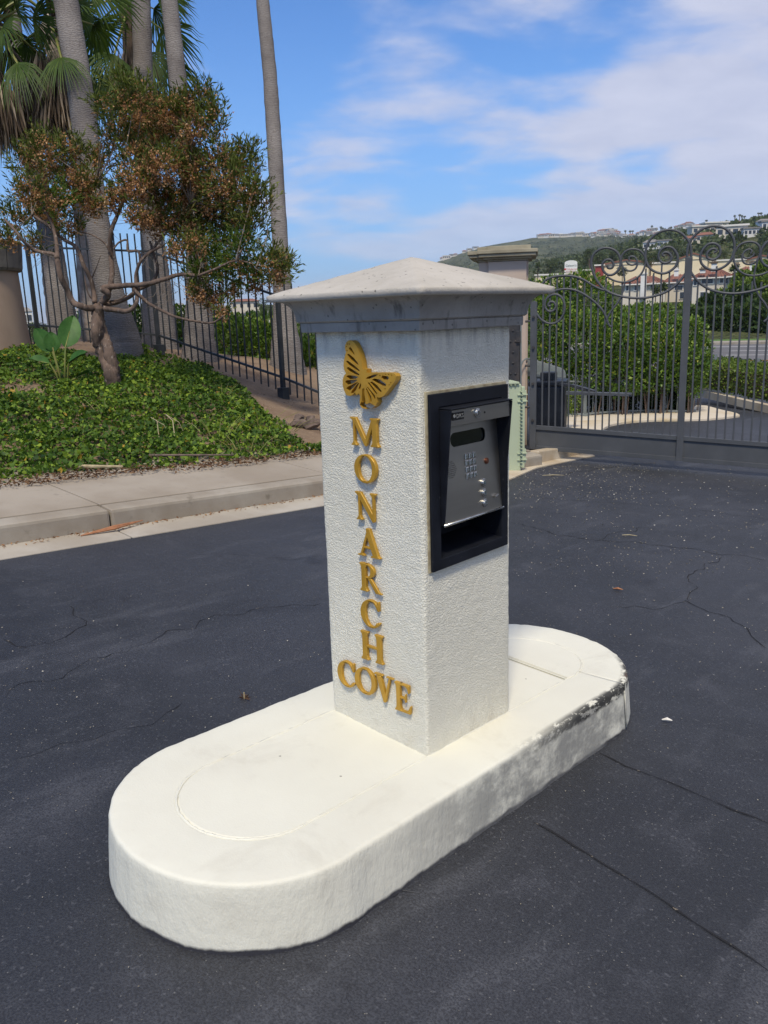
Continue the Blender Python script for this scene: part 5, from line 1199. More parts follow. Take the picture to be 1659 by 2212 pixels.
# bird-of-paradise plant
bq = bank(140, 835); bop = thing('strelitzia_plant', 'young plant with big paddle leaves on yellow stalks in the ivy', 'plant', bq)
D0 = float((bq - CAM) @ FW)
def paddle(base, tip, wd, fold, nrm, stalk_from):
    a, b = at(*zc(base, Z6), D0 - .1), at(*zc(tip, Z6), D0 - .1 + rnd.uniform(-.15, .15)); ax = b - a; L = np.linalg.norm(ax); ax /= L
    n_ = norm(np.asarray(nrm, float) - ax * (np.asarray(nrm) @ ax)); sdv = np.cross(ax, n_); V, Fs_ = [], []
    prof = [(0, .04), (.08, .45), (.22, .85), (.42, 1.0), (.62, .92), (.80, .66), (.92, .36), (1, .03)]
    for f, k in prof:
        c = a + ax * L * f + n_ * (-.10 * L * f * f)
        for s in (-1, -.5, -.04, .04, .5, 1): V.append(c + sdv * wd * .5 * k * s + n_ * (abs(s) * fold * wd * .5 * k + .006 * math.sin(f * 30 + s * 3)) + (n_ * -.006 if abs(s) < .1 else 0))
    for i in range(len(prof) - 1):
        for j in range(5): Fs_.append((i * 6 + j, i * 6 + j + 1, (i + 1) * 6 + j + 1, (i + 1) * 6 + j))
    mb = MB(); mb.add(V, Fs_); lf = mb.build('leaf', 'strelitzia', bop, smooth=True, recalc=False)
    s0 = at(*zc(stalk_from, Z6), D0); MB().tube([s0 + (0, 0, -.06), (s0 + a) / 2 + (.0, 0, .01), a, a + ax * L * .5 + n_ * (-.012)], [.014, .011, .008, .003], 7).build('stalk', 'stalk', lf, smooth=True)
paddle((610, 1110), (690, 800), .25, .22, CAM - bq + (.2, .3, .4), (605, 1440)); paddle((490, 1150), (322, 925), .20, .35, CAM - bq + (-.2, -.2, .8), (580, 1440))
paddle((500, 1150), (470, 960), .19, .25, CAM - bq + (.5, .5, .3), (580, 1440)); paddle((465, 1260), (270, 1200), .13, .6, np.array([0, 0, 1.]) + (CAM - bq) * .06, (570, 1440))
paddle((640, 1260), (795, 1135), .15, .55, np.array([.2, .1, 1.]) + (CAM - bq) * .06, (630, 1440)); paddle((700, 1400), (835, 1305), .09, .5, np.array([0, 0, 1.]), (650, 1440))

# ---- hedge and low palms behind the fence
def hedge(name, label, cat, boxes, m, dens, size, group=None, D=None):
    """leafy mass: boxes = (centre, half sizes)"""
    c = np.mean([b[0] for b in boxes], 0); o = thing(name, label, cat, (c[0], c[1], min(b[0][2] - b[1][2] for b in boxes)), group)
    P, Dn = [], []
    for c, h in boxes:
        n = int(dens * (h[0] * h[1] + h[1] * h[2] + h[0] * h[2]) * 8); u = rng.uniform(-1, 1, (n, 3)); k = (np.abs(u) ** 4).sum(1, keepdims=True) ** .25; u = u / k * (1 - rng.random((n, 1)) ** 2 * .5)
        bump = 1 + .13 * fbm2(u[:, 0] * 3 + c[0], u[:, 1] * 3 + u[:, 2] * 4 + c[1], 71, 3)[:, None]
        P.append(np.asarray(c) + u * np.asarray(h) * bump); Dn.append(norm(u + np.array([0, 0, .5]) + rng.normal(0, .6, u.shape)))
    P, Dn = np.concatenate(P), np.concatenate(Dn); sc = rng.uniform(.7, 1.3, len(P)) * size
    leaves('foliage', P, Dn, sc, sc * .55, m, o, np.clip(rng.normal(.45, .25, len(P)), 0, 1), 'stuff')
    tw = MB()
    for c, h in boxes:
        for _ in range(10):
            a = np.asarray(c) + rng.uniform(-.8, .8, 3) * h * (1, 1, 0) - (0, 0, h[2]); b = np.asarray(c) + rng.uniform(-.8, .8, 3) * h; tw.tube([a, (a + b) / 2 + rng.normal(0, .06, 3), b], [.02, .014, .006], 5, cap=False)
    tw.build('stems', 'bark', o); return o
bx = []
for x, y, D, hw, hh in [(230, 712, 17, .55, .35), (300, 708, 17, .6, .40), (400, 712, 17, .6, .45), (480, 735, 16.5, .7, .5), (545, 755, 16, .7, .55), (600, 765, 16, .6, .55), (660, 790, 15.5, .5, .5), (700, 800, 15.5, .6, .55), (780, 830, 15.5, .8, .6)]:
    bx.append((at(x, y, D), (hw, hw, hh)))
for f in (.15, .4, .65, .9, 1.12):
    q_ = posts[3][0] * (1 - f) + posts[4][0] * f + hf * 1.5; bx.append((np.array([q_[0], q_[1], q_[2] + .45]), (.6, .6, .62)))
hedge('hedge', 'dark green untrimmed hedge directly behind the iron fence', 'hedge', bx, 'hedge_leaf', 330, .085)
p = thing('low_palm', 'small bright green fan palm behind the fence beside the pillar', 'palm', at(580, 760, 17.5))
c = at(585, 715, 17.5)
for i in range(11):
    a = i * 2.4; fan_frond(c, (math.cos(a) * .6, math.sin(a) * .6, .8), .35, .42, .25, p, 0, 120, 18, face=(math.cos(a) * .3 + .4, math.sin(a) * .3 - .6, .8))
MB().tube([c + (0, 0, -.9), c], [.12, .09], 8).build('trunk', 'dark_bark', p)

# ---- far houses and lawn across the dip on the left
def house(px0, px1, ptop, pbase, r, label, wall='cream_wall', roof='grey_roof', group=None, depth=None, nwin=3, hip=.25, cat='house', floors=1):
    a0, a1 = bearing(px0), bearing(px1); am = (a0 + a1) / 2; xm = (px0 + px1) / 2
    zb_, zt_ = elev_z(xm, pbase, r), elev_z(xm, ptop, r); b = polar(am, r); b[2] = zb_; W_ = r * math.radians(a1 - a0); H = zt_ - zb_; dp = depth or W_ * .6
    u = hf * -math.sin(math.radians(am)) + _r0 * math.cos(math.radians(am)); v = hf * math.cos(math.radians(am)) + _r0 * math.sin(math.radians(am)); z = np.array([0, 0, 1.])
    o = thing('house', label, cat, b, group); wh = H * (1 - hip)
    MB().box(b + v * dp / 2 + z * (wh / 2 - 3), (W_, dp, wh + 6), u, v, z).build('wall', wall, o)
    mb = MB(); e = W_ * .06; rr = W_ * .22
    c = [b - u * (W_ / 2 + e) - v * e + z * wh, b + u * (W_ / 2 + e) - v * e + z * wh, b + u * (W_ / 2 + e) + v * (dp + e) + z * wh, b - u * (W_ / 2 + e) + v * (dp + e) + z * wh]
    t_ = [b - u * (W_ / 2 - rr) + v * dp / 2 + z * H, b + u * (W_ / 2 - rr) + v * dp / 2 + z * H]
    mb.add(c + t_, [(0, 1, 5, 4), (1, 2, 5), (2, 3, 4, 5), (3, 0, 4), (3, 2, 1, 0)]); mb.build('roof', roof, o)
    for f in range(floors):
        for i in range(nwin):
            q = b - u * W_ / 2 + u * W_ * (i + .5) / nwin + z * wh * ((f + .5) / floors) - v * .04
            wn = MB().box(q, (W_ / nwin * rnd.uniform(.4, .7), .10, wh / floors * .45), u, v, z).build('window', 'window', o)
    return o
gl = 'houses across the dip beyond the iron fence'
house(30, 66, 664, 700, 150, 'white house at the left horizon just right of the round tan pier', 'white_wall', 'grey_roof', gl)
house(158, 190, 664, 694, 165, 'pale house above the bright lawn between the leftmost trunks', 'white_wall', 'grey_roof', gl, floors=1)
house(275, 312, 662, 698, 165, 'cream house showing between the leaning and straight palm trunks', 'cream_wall', 'white_wall', gl)
house(378, 400, 655, 694, 160, 'narrow pale house beside the bowed palm trunk', 'white_wall', 'grey_roof', gl)
house(440, 500, 660, 705, 150, 'long white house low behind the brown seed heads', 'white_wall', 'grey_roof', gl, floors=2, nwin=4)
house(498, 560, 645, 668, 190, 'pink roofed house on the skyline behind the fence bars', 'cream_wall', 'terracotta', gl, nwin=4)
house(520, 586, 672, 690, 140, 'grey flat house with dark windows below the pink roofed one', 'white_wall', 'grey_roof', gl, nwin=5)
house(470, 545, 690, 720, 118, 'plain grey walled low building nearest behind the hedge', 'white_wall', 'grey_roof', gl, nwin=1, hip=.2)
b = [polar(bearing(x), r) for x, r in ((150, 95), (215, 95), (215, 150), (150, 150))]
q = [np.array([p_[0], p_[1], elev_z(x, y, r)]) for p_, (x, y, r) in zip(b, ((168, 712, 95), (215, 712, 95), (205, 694, 150), (160, 694, 150)))]
tag(MB().add(q + [v - (0, 0, .5) for v in q], [(0, 1, 2, 3), (7, 6, 5, 4), (0, 4, 5, 1), (1, 5, 6, 2), (2, 6, 7, 3), (3, 7, 4, 0)]).build('lawn', 'lawn'), kind='structure')
def far_tree(px0, px1, ptop, pbase, r, label, group=None, m='tree_leaf', n=1400, trunk=True, name='tree', cat='tree', clumps=14, leafs=None):
    a = bearing((px0 + px1) / 2); xm = (px0 + px1) / 2; zb_, zt_ = elev_z(xm, pbase, r), elev_z(xm, ptop, r); b = polar(a, r); b[2] = zb_; W_ = r * (px1 - px0) / F_PX; H = zt_ - zb_
    o = thing(name, label, cat, b, group); P = []; cr0 = .35 if trunk else .05
    cl = [(b + np.array([rnd.uniform(-.5, .5) * W_ * .75, rnd.uniform(-.5, .5) * W_ * .6, H * rnd.uniform(cr0, .86)]), rnd.uniform(.14, .24) * min(W_, H * 1.2)) for _ in range(clumps)]
    for c, rr in cl:
        k = n // clumps; u_ = randdir(k) * rng.random((k, 1)) ** .4 * rr * np.array([1, 1, .75]); P.append(c + u_)
    P = np.concatenate(P); sz = leafs or min(W_, H) * .075
    leaves('crown', P, randdir(len(P)) + np.array([0, 0, .3]), rng.uniform(.6, 1.3, len(P)) * sz, rng.uniform(.4, .8, len(P)) * sz, m, o, np.clip(rng.normal(.45, .25, len(P)), 0, 1))
    mb = MB(); mb.tube([b - (0, 0, .5), b + (rnd.uniform(-.05, .05) * W_, 0, H * .5)], [H * .03, H * .018], 6, cap=False)
    for c, rr in cl[:6]: mb.tube([b + (0, 0, H * .3), (b + (0, 0, H * .4) + c) / 2, c], [H * .015, H * .01, H * .005], 5, cap=False)
    mb.build('trunk', 'bark', o); return o
far_tree(95, 118, 676, 700, 155, 'dark bushy tree on the left horizon between fence bars', None)
far_tree(46, 90, 694, 745, 60, 'olive scrub bush below the white house beyond the round pier', None, trunk=False, name='bush', cat='bush')
far_tree(86, 112, 698, 750, 60, 'olive scrub bush left of the leftmost palm trunk foot', None, trunk=False, name='bush', cat='bush')
far_tree(555, 590, 636, 690, 130, 'palm-like dark tree standing over the far roofs near the pillar', None, n=700)
far_tree(400, 440, 650, 705, 140, 'round green tree beside the long white house', None)

# ================================================================== RIGHT: gate, pier, planting, street, hillside
GA = np.array([-3.84, 6.6, 0]); GU = np.array([.899, .438, 0.]); GN = np.array([.438, -.899, 0.])     # gate plane: along, towards the road
ZA, ZB_, ZG = (2000, 780, 1.62), (2050, 1250, 1.703), (1600, 750, 1.165)
def gp(x, y, z=None, off=0.0):
    if z is not None: x, y = zc((x, y), z)
    return on_plane(x, y, -GN, GA) + GN * off
def gu(P): return float((np.asarray(P) - GA) @ GU)
gate = thing('iron_gate', 'wide dark grey iron driveway gate with large scrolls along its top', 'gate', GA + GU * 1.67 + (0, 0, -.1))
def gpt(u, z, off=0.0): return GA + GU * u + GN * off + np.array([0, 0, z])
SLP = -.0695
UM, UR = 1.672, 3.36
MB().bar(gpt(0, .0), gpt(0, 1.72), .075, .06, GN).build('stile', 'gate_iron', gate, bevel=.003)
MB().bar(gpt(UM, SLP * UM), gpt(UM, 2.13), .075, .06, GN).build('stile', 'gate_iron', gate, bevel=.003)
MB().bar(gpt(UR, SLP * UR), gpt(UR, 1.6), .075, .06, GN).build('stile', 'gate_iron', gate, bevel=.003)
for ua, ub in ((.0375, UM - .0375), (UM + .0375, UR - .0375)):
    for dz in (.018, .262): MB().bar(gpt(ua, dz + SLP * ua), gpt(ub, dz + SLP * ub), .05, .04, GN).build('rail', 'gate_iron', gate, bevel=.003)
    a, b, c, d_ = gpt(ua, .04 + SLP * ua), gpt(ub, .04 + SLP * ub), gpt(ub, .24 + SLP * ub), gpt(ua, .24 + SLP * ua)
    MB().add([a, b, c, d_] + [p - GN * .006 for p in (a, b, c, d_)], [(0, 1, 2, 3), (7, 6, 5, 4), (0, 4, 5, 1), (1, 5, 6, 2), (2, 6, 7, 3), (3, 7, 4, 0)]).build('kick_panel', 'gate_iron', gate)
bars_u = [.107, .185, .262, .338, .413, .490, .568, .645, .724, .804, .881, .980, 1.062, 1.143, 1.228, 1.312, 1.394, 1.478, 1.562]
tops = [(220, 560), (265, 520), (318, 500), (362, 497), (405, 500), (448, 508), (494, 530), (540, 560), (588, 590), (635, 500), (680, 532), (728, 540), (780, 530), (830, 500), (885, 450), (935, 478), (988, 420), (1038, 475), (1088, 515)]
bar_me = MB().box((0, 0, .5), (.018, .018, 1.0), GU, -GN).build('bar', 'gate_iron'); bm_ = bar_me.data; bpy.data.objects.remove(bar_me)
ztop_l = []
for u, tp in zip(bars_u, tops):
    z1 = gp(*tp, ZA)[2]; z0 = .262 + SLP * u; ztop_l.append(z1); o = place('bar', bm_, gate, gpt(u, z0)); o.scale = (1, 1, z1 - z0)
bars_r = [1.778, 1.869, 1.961, 2.051, 2.145, 2.236, 2.33, 2.42, 2.51, 2.60, 2.69, 2.78, 2.87, 2.96, 3.05, 3.14, 3.23]
for i, u in enumerate(bars_r):
    z1 = ztop_l[max(0, 18 - i)] - .05; z0 = .262 + SLP * u; o = place('bar', bm_, gate, gpt(u, z0)); o.scale = (1, 1, z1 - z0)
# scrolls, first half traced in the gate's plane, then mirrored about the middle stile
def gcurve(pts): return [np.array([gu(P), P[2]]) for P in (gp(*p, ZA) for p in pts)]
SCR = [
    # long C scroll: big spiral by the stile, sweeping down, small spiral at its other end
    ([(1000, 372), (985, 362), (998, 348), (1022, 350), (1042, 372), (1036, 402), (1002, 415), (972, 402), (961, 372), (975, 332), (1012, 312), (1052, 322), (1082, 372), (1075, 425), (1040, 462), (990, 481), (930, 466), (890, 425), (877, 360), (895, 285), (950, 226), (1030, 203), (1100, 222), (1152, 276), (1168, 340), (1162, 410), (1130, 485), (1075, 550), (1010, 597), (930, 626), (850, 638), (770, 634), (690, 618), (620, 585), (570, 530), (540, 460), (533, 405), (550, 355), (595, 324), (645, 320), (692, 342), (718, 392), (712, 445), (680, 483), (640, 490), (608, 462), (604, 420), (628, 394), (656, 396), (674, 420), (664, 445), (640, 446), (632, 428)], .017),
    # second small spiral rising from below and joining the C scroll
    ([(780, 392), (772, 384), (786, 372), (806, 376), (824, 400), (812, 424), (782, 424), (758, 402), (768, 360), (760, 384)][:0] + [(790, 388), (782, 400), (796, 408), (812, 394), (806, 376), (782, 372), (760, 388), (762, 412), (786, 426), (816, 416), (826, 392), (812, 364)][:0] + [(788, 394), (780, 384), (792, 373), (812, 378), (823, 400), (808, 424), (776, 424), (757, 398), (764, 372), (790, 362)][:0] + [(792, 398), (782, 392), (788, 376), (808, 374), (824, 394), (816, 420), (786, 430), (758, 412), (752, 384)][:0]
     + [(778, 400), (772, 386), (784, 373), (806, 376), (823, 398), (814, 420), (788, 427), (764, 416), (756, 398)][::1] + [(758, 380), (772, 372)][:0] + [(755, 385), (750, 405), (762, 440), (784, 463), (812, 455), (845, 430)][:0], .013),
    ([(722, 400), (730, 362), (760, 334), (800, 326), (842, 336), (872, 374), (876, 420), (856, 474), (820, 512), (775, 532), (720, 536), (672, 524), (630, 500)], .014),
    ([(722, 400), (728, 430), (748, 455), (780, 465), (812, 452), (826, 420), (822, 394)], .013),
    # reversed stem from the foot curl up through the small spiral
    ([(610, 826), (622, 800), (632, 770), (662, 715), (705, 660), (732, 600), (744, 540), (738, 480), (722, 400)], .013),
    # outer shoulder arc
    ([(212, 560), (240, 525), (290, 503), (350, 495), (420, 500), (480, 520), (540, 556), (590, 580), (625, 588)], .017),
    # inner shoulder arc ending in a curl
    ([(262, 618), (300, 592), (360, 580), (430, 588), (500, 622), (560, 668), (605, 718), (630, 770), (642, 806), (660, 822)], .016),
    # lower spiral by the hinge stile
    ([(272, 690), (258, 684), (268, 664), (292, 664), (306, 690), (292, 716), (262, 722), (238, 696), (243, 650), (275, 620), (315, 616), (350, 645), (363, 700), (348, 755), (312, 792), (265, 800), (215, 776), (180, 730), (172, 690), (170, 655)], .017),
]
def smooth_curve(P, sub=8):
    P = np.array(P); n = len(P); tt = np.linspace(0, n - 1, (n - 1) * sub + 1); i = np.clip(tt.astype(int), 0, n - 2); f = (tt - i)[:, None]
    p0, p1, p2, p3 = P[np.clip(i - 1, 0, n - 1)], P[i], P[i + 1], P[np.clip(i + 2, 0, n - 1)]
    return .5 * (2 * p1 + (p2 - p0) * f + (2 * p0 - 5 * p1 + 4 * p2 - p3) * f ** 2 + (3 * p1 - p0 - 3 * p2 + p3) * f ** 3)
for pts, r in SCR:
    if len(pts) < 3: continue
    C2 = smooth_curve(gcurve(pts), 6)
    for mir in (0, 1):
        Q = [gpt(2 * UM - u if mir else u, z + (.012 if mir else 0), .012) for u, z in C2]
        MB().tube(Q, r * .80, 8).build('scroll', 'gate_iron', gate, smooth=True)
# operator bracket, its bolts and arm, hinge bolts
a, b = gp(303, 508, ZB_, -.05), gp(745, 520, ZB_, -.05)
MB().bar(a, b, .035, .095, GN).build('bracket', 'gate_iron', gate, bevel=.003)
for x in (310, 486, 634, 735):
    p = gp(x, 513, ZB_, -.02); MB().tube([p, p + GN * .03], .013, 8).build('bolt', 'gate_iron', gate)
for z in (.35, .78, 1.2, 1.55): MB().tube([gpt(.0, z, .03), gpt(.0, z, .055)], .016, 8).build('bolt', 'post_iron', gate)
for z in (.5, .99, 1.5): MB().tube([gpt(-.10, z, .0), gpt(0, z, .0)], .013, 8).build('hinge', 'post_iron', gate)
a = gp(500, 505, ZB_, -.10); MB().bar(a, gp(332, 474, ZB_, -.35), .05, .035).build('operator_arm', 'gate_iron', gate); MB().bar(gp(332, 474, ZB_, -.35), gp(175, 482, ZB_, -.75), .04, .03).build('operator_arm', 'gate_iron', gate)

# ---- gate operator housing behind the hinge
mo = thing('gate_motor', 'black box shaped gate motor housing standing behind the hinge stile', 'gate motor', gpt(-.02, -.1, -.75))
c = gp(140, 600, ZB_, -.8); zb_m = gpt(0, -.12)[2]; zt_m = gp(140, 492, ZB_, -.8)[2]
MB().box((c[0], c[1], (zb_m + zt_m) / 2), (.44, .40, zt_m - zb_m), GU, GN).build('housing', 'motor', mo, bevel=.025)
MB().box((c[0], c[1], zt_m + .03), (.47, .43, .07), GU, GN).build('lid', 'motor', mo, bevel=.02)
MB().box((c[0] + .0, c[1], zt_m + .11), (.20, .16, .11), GU, GN).build('drive_head', 'motor', mo, bevel=.015)

# ---- iron hinge post with rivets, fixed beside the pier
hp = thing('hinge_post', 'dark riveted iron post between the beige pier and the gate', 'post', gpt(-.20, -.1))
MB().bar(gpt(-.235, -.12, -.02), gpt(-.235, 1.80, -.02), .15, .12, GN).build('plate', 'post_iron', hp, bevel=.004)
for i in range(13):
    for du in (-.03, .03) if i % 3 == 0 else (0.0,):
        p = gpt(-.235 + du, .15 + i * .125, .04); MB().tube([p, p + GN * .008, p + GN * .012], [.014, .012, .004], 8).build('rivet', 'post_iron', hp)
MB().box(gpt(-.17, 1.33, .05), (.05, .04, .13), GU, GN).build('latch_bracket', 'post_iron', hp, bevel=.004)
MB().tube([gpt(-.145, -.05, .03), gpt(-.14, .9, .04), gpt(-.145, 1.7, .03)], .008, 6).build('conduit', 'galv', hp)

# ---- beige gate pier with a stepped stone cap
pc = at(1088, 700, 11.35); pr_ = thing('gate_pier', 'pinkish beige stucco gate pier with stepped stone cap behind the pillar', 'pier', (pc[0], pc[1], -.1))
th = math.radians(10); pu_ = np.array([math.cos(th), math.sin(th), 0]) * 1.0; u1 = norm(GU * .75 + RT * np.array([1, 1, 0]) * .5); u1[2] = 0; u1 = norm(u1); v1 = np.array([-u1[1], u1[0], 0])
zc0 = at(1090, 566, 11.0)[2]; ze = at(1085, 550, 10.9)[2]; zt_ = at(1085, 533, 10.9)[2]
def pbox(name, m, cx_, cy_, wx, wy, z0, z1, bev=.006):
    MB().box(pc + u1 * cx_ + v1 * cy_ - np.array([0, 0, pc[2]]) + np.array([0, 0, (z0 + z1) / 2]), (wx, wy, z1 - z0), u1, v1).build(name, m, pr_, bevel=bev)
pbox('shaft', 'pier', 0, 0, .62, .62, -.35, zc0); pbox('pilaster', 'pier', .06, -.10, .49, .52, -.35, zc0 - .002); pbox('pilaster', 'pier', .115, -.03, .42, .55, -.35, zc0 - .004)
hgt = ze - zc0
for k, (e, f0, f1, nm) in enumerate([(.02, 0, .25, 'cap_band'), (.065, .25, .55, 'cap_band'), (.12, .55, .98, 'cap_band')]):
    pbox(nm, 'pier_cap', 0, 0, .62 + 2 * e, .62 + 2 * e, zc0 + hgt * f0, zc0 + hgt * f1, .012); pbox(nm, 'pier_cap', .06, -.10 - .0, .49 + 2 * e, .52 + 2 * e, zc0 + hgt * f0 + .002, zc0 + hgt * f1 + .002, .012)
pbox('cap_slab', 'pier_cap', 0, 0, .90, .90, ze, ze + (zt_ - ze) * .45, .008); pbox('cap_slab', 'pier_cap', .06, -.10, .77, .80, ze + .003, ze + (zt_ - ze) * .45 + .003, .008)
pbox('cap_top', 'pier_cap', 0, 0, .66, .66, ze + (zt_ - ze) * .45, zt_, .008); pbox('cap_top', 'pier_cap', .08, -.08, .56, .58, ze + (zt_ - ze) * .45 + .003, zt_ + .003, .008)

# ---- sage green utility cabinet half hidden by the pillar
cb = g(1120, 1019); cab = thing('utility_cabinet', 'sage green ribbed utility cabinet standing against the pier, half behind the pillar', 'cabinet', cb)
zt_c = at(1120, 822, 9.25)[2]; zb_c = cb[2] + .0
cu_ = norm(np.array([RT[0], RT[1], 0]) + .15 * hf); cv_2 = np.array([-cu_[1], cu_[0], 0])
cc = np.array([cb[0], cb[1], 0]) - cu_ * .19 + cv_2 * .16
MB().box(cc + (0, 0, (zb_c + zt_c) / 2), (.46, .26, zt_c - zb_c), cu_, cv_2).build('body', 'cabinet', cab, bevel=.02, seg=3)
MB().box(cc + cu_ * .25 + cv_2 * .02 + np.array([0, 0, (zb_c + zt_c) / 2 - .0]), (.04, .30, zt_c - zb_c - .06), cu_, cv_2).build('lid_flange', 'cabinet', cab, bevel=.012)
MB().box(cc + np.array([0, 0, zt_c + .012]), (.40, .31, .022), cu_, cv_2).build('top_flange', 'cabinet', cab, bevel=.006)
rib = MB().box((0, 0, 0), (.020, .05, .007), cu_, cv_2).build('rib', 'cabinet'); rib_me = rib.data; bpy.data.objects.remove(rib)
fc = cc + cu_ * .222 - cv_2 * .148
for i in range(22):
    z = zb_c + .06 + (zt_c - zb_c - .14) * i / 21; place('rib', rib_me, cab, fc + np.array([0, 0, z]))
for i in range(8): place('rib', rib_me, cab, cc + cu_ * (-.15 + i * .045) - cv_2 * .14 + np.array([0, 0, zt_c + .004]), (0, math.pi / 2, 0))
for f in (.84, .17):
    z = zb_c + (zt_c - zb_c) * f; p = cc + cu_ * .268 - cv_2 * .10 + np.array([0, 0, z])
    l_ = MB().box(p, (.035, .05, .16), cu_, cv_2).build('latch', 'cabinet', cab, bevel=.006)
    for dz in (-.035, .035): MB().box(p - cu_ * .03 - cv_2 * .035 + np.array([0, 0, dz]), (.11, .02, .014), cu_, cv_2).build('latch_arm', 'cabinet', l_, bevel=.003)

# ---- cream concrete kerb island beyond the gate
def road_slab(name, pts, h, m, parent=None, bev=.03):
    P = [g(*p) for p in pts]; P = [np.array([p[0], p[1], float(zroad(p[0], p[1]))]) for p in P]; k = len(P)
    mb = MB(); mb.add([p + (0, 0, h) for p in P] + [p - (0, 0, .2) for p in P], [tuple(range(k)), tuple(range(2 * k - 1, k - 1, -1))] + [(i, k + i, k + (i + 1) % k, (i + 1) % k) for i in range(k)])
    return mb.build(name, m, parent, bevel=bev)
def zz2(l): return [zc(p, ZB_) for p in l]
low_edge = [(1470, 668), (1380, 680), (1250, 692), (1090, 696), (900, 698), (760, 706), (680, 716), (610, 730), (565, 750), (540, 775), (230, 800)]
up_edge = [(60, 740), (245, 672), (480, 655), (700, 640), (900, 636), (1130, 634), (1180, 600), (1250, 604), (1350, 632), (1450, 655)]
ki = road_slab('kerb_island', zz2(low_edge + up_edge), .045, 'cream_concrete', bev=.015); tag(ki, 'cream concrete kerb island with pointed end beyond the gate', 'kerb island')
# ---- short fence with curled tops along that kerb
sf = thing('curled_top_fence', 'low grey green iron fence with curled picket tops under the big shrub', 'fence', g(*zc((700, 645), ZB_)))
base = [zc(p, ZB_) for p in [(228, 676), (330, 668), (430, 662), (560, 650), (700, 641), (850, 637), (960, 638), (1060, 640), (1150, 632)]]
B = np.array([g(x, y, .045) for x, y in base]); L = np.r_[0, np.cumsum(np.linalg.norm(np.diff(B, axis=0), axis=1))]; fh = 1.48
hts = [zc(p, ZB_)[1] for p in [(228, 390), (330, 385), (430, 390), (560, 395), (700, 398), (850, 398), (960, 400), (1060, 440), (1150, 455)]]
fh = np.array([(b_ - t_2) / F_PX * float((q - CAM) @ FW) for (x, b_), t_2, q in zip(base, hts, B)])
def curl(h):
    mb = MB(); P = [(0, 0, 0), (0, 0, h - .12)] + [(0, .06 - .06 * math.cos(a), h - .12 + .06 * math.sin(a) * 1.9) for a in np.linspace(.3, math.pi * 1.05, 7)] + [(0, .115, h - .19)]
    return mb.tube(P, .0075, 5)
s_ = np.arange(.04, L[-1], .098); nsf = len(s_)
cm_ = curl(1.0).build('picket', 'galv'); cme = cm_.data; bpy.data.objects.remove(cm_)
for v in s_:
    p = np.array([np.interp(v, L, B[:, k]) for k in range(3)]); hh = np.interp(v, L, fh)
    o = place('picket', cme, sf, p); o.scale = (1, 1, hh); q = np.array([np.interp(min(v + .1, L[-1]), L, B[:, k]) for k in range(3)]) - np.array([np.interp(max(v - .1, 0), L, B[:, k]) for k in range(3)])
    o.rotation_euler = (0, 0, math.atan2(q[1], q[0]))
for i in range(len(B) - 1):
    for f in (.06, .84): MB().bar(B[i] + (0, 0, fh[i] * f), B[i + 1] + (0, 0, fh[i + 1] * f), .035, .03).build('rail', 'galv', sf)
for i in (0, 2, 4, 6, 8):
    MB().bar(B[i], B[i] + (0, 0, fh[i] * .92), .05, .05).build('post', 'galv', sf); MB().box(B[i] + (0, 0, .02), (.12, .12, .05)).build('foot_plate', 'galv', sf, bevel=.01)
# nearer bay coming towards the motor, screened with sheet
s2 = thing('screened_fence', 'grey fence bay with curled top and backing sheet behind the gate motor', 'fence', gpt(.3, -.1, -1.2))
a = at(*zc((80, 690), ZB_), 11.2); b = at(*zc((285, 672), ZB_), 14.6); za = at(*zc((70, 262), ZB_), 11.2)[2]; zb2 = at(*zc((285, 330), ZB_), 14.6)[2]
a[2] = float(zroad(a[0], a[1])); b[2] = float(zroad(b[0], b[1])) + .13; dv = norm((b - a) * (1, 1, 0)); nv = np.array([-dv[1], dv[0], 0])
MB().add([a + nv * .03, b + nv * .03, np.array([*b[:2], zb2 - .15]) + nv * .03, np.array([*a[:2], za - .15]) + nv * .03] + [a + nv * .036, b + nv * .036, np.array([*b[:2], zb2 - .15]) + nv * .036, np.array([*a[:2], za - .15]) + nv * .036], [(0, 1, 2, 3), (7, 6, 5, 4), (0, 4, 5, 1), (1, 5, 6, 2), (2, 6, 7, 3), (3, 7, 4, 0)]).build('backing_sheet', 'galv', s2)
nb = 34
for i in range(nb):
    f = i / (nb - 1); p = a + (b - a) * f; h_ = (za + (zb2 - za) * f) - p[2]; o = place('picket', cme, s2, p - nv * .02); o.scale = (1, 1.6, h_); o.rotation_euler = (0, 0, math.atan2(dv[1], dv[0]) + .5)
for f in (.08, .80): MB().bar(a + (0, 0, (za - a[2]) * f) - nv * .02, b + (0, 0, (zb2 - b[2]) * f) - nv * .02, .035, .03).build('rail', 'galv', s2)

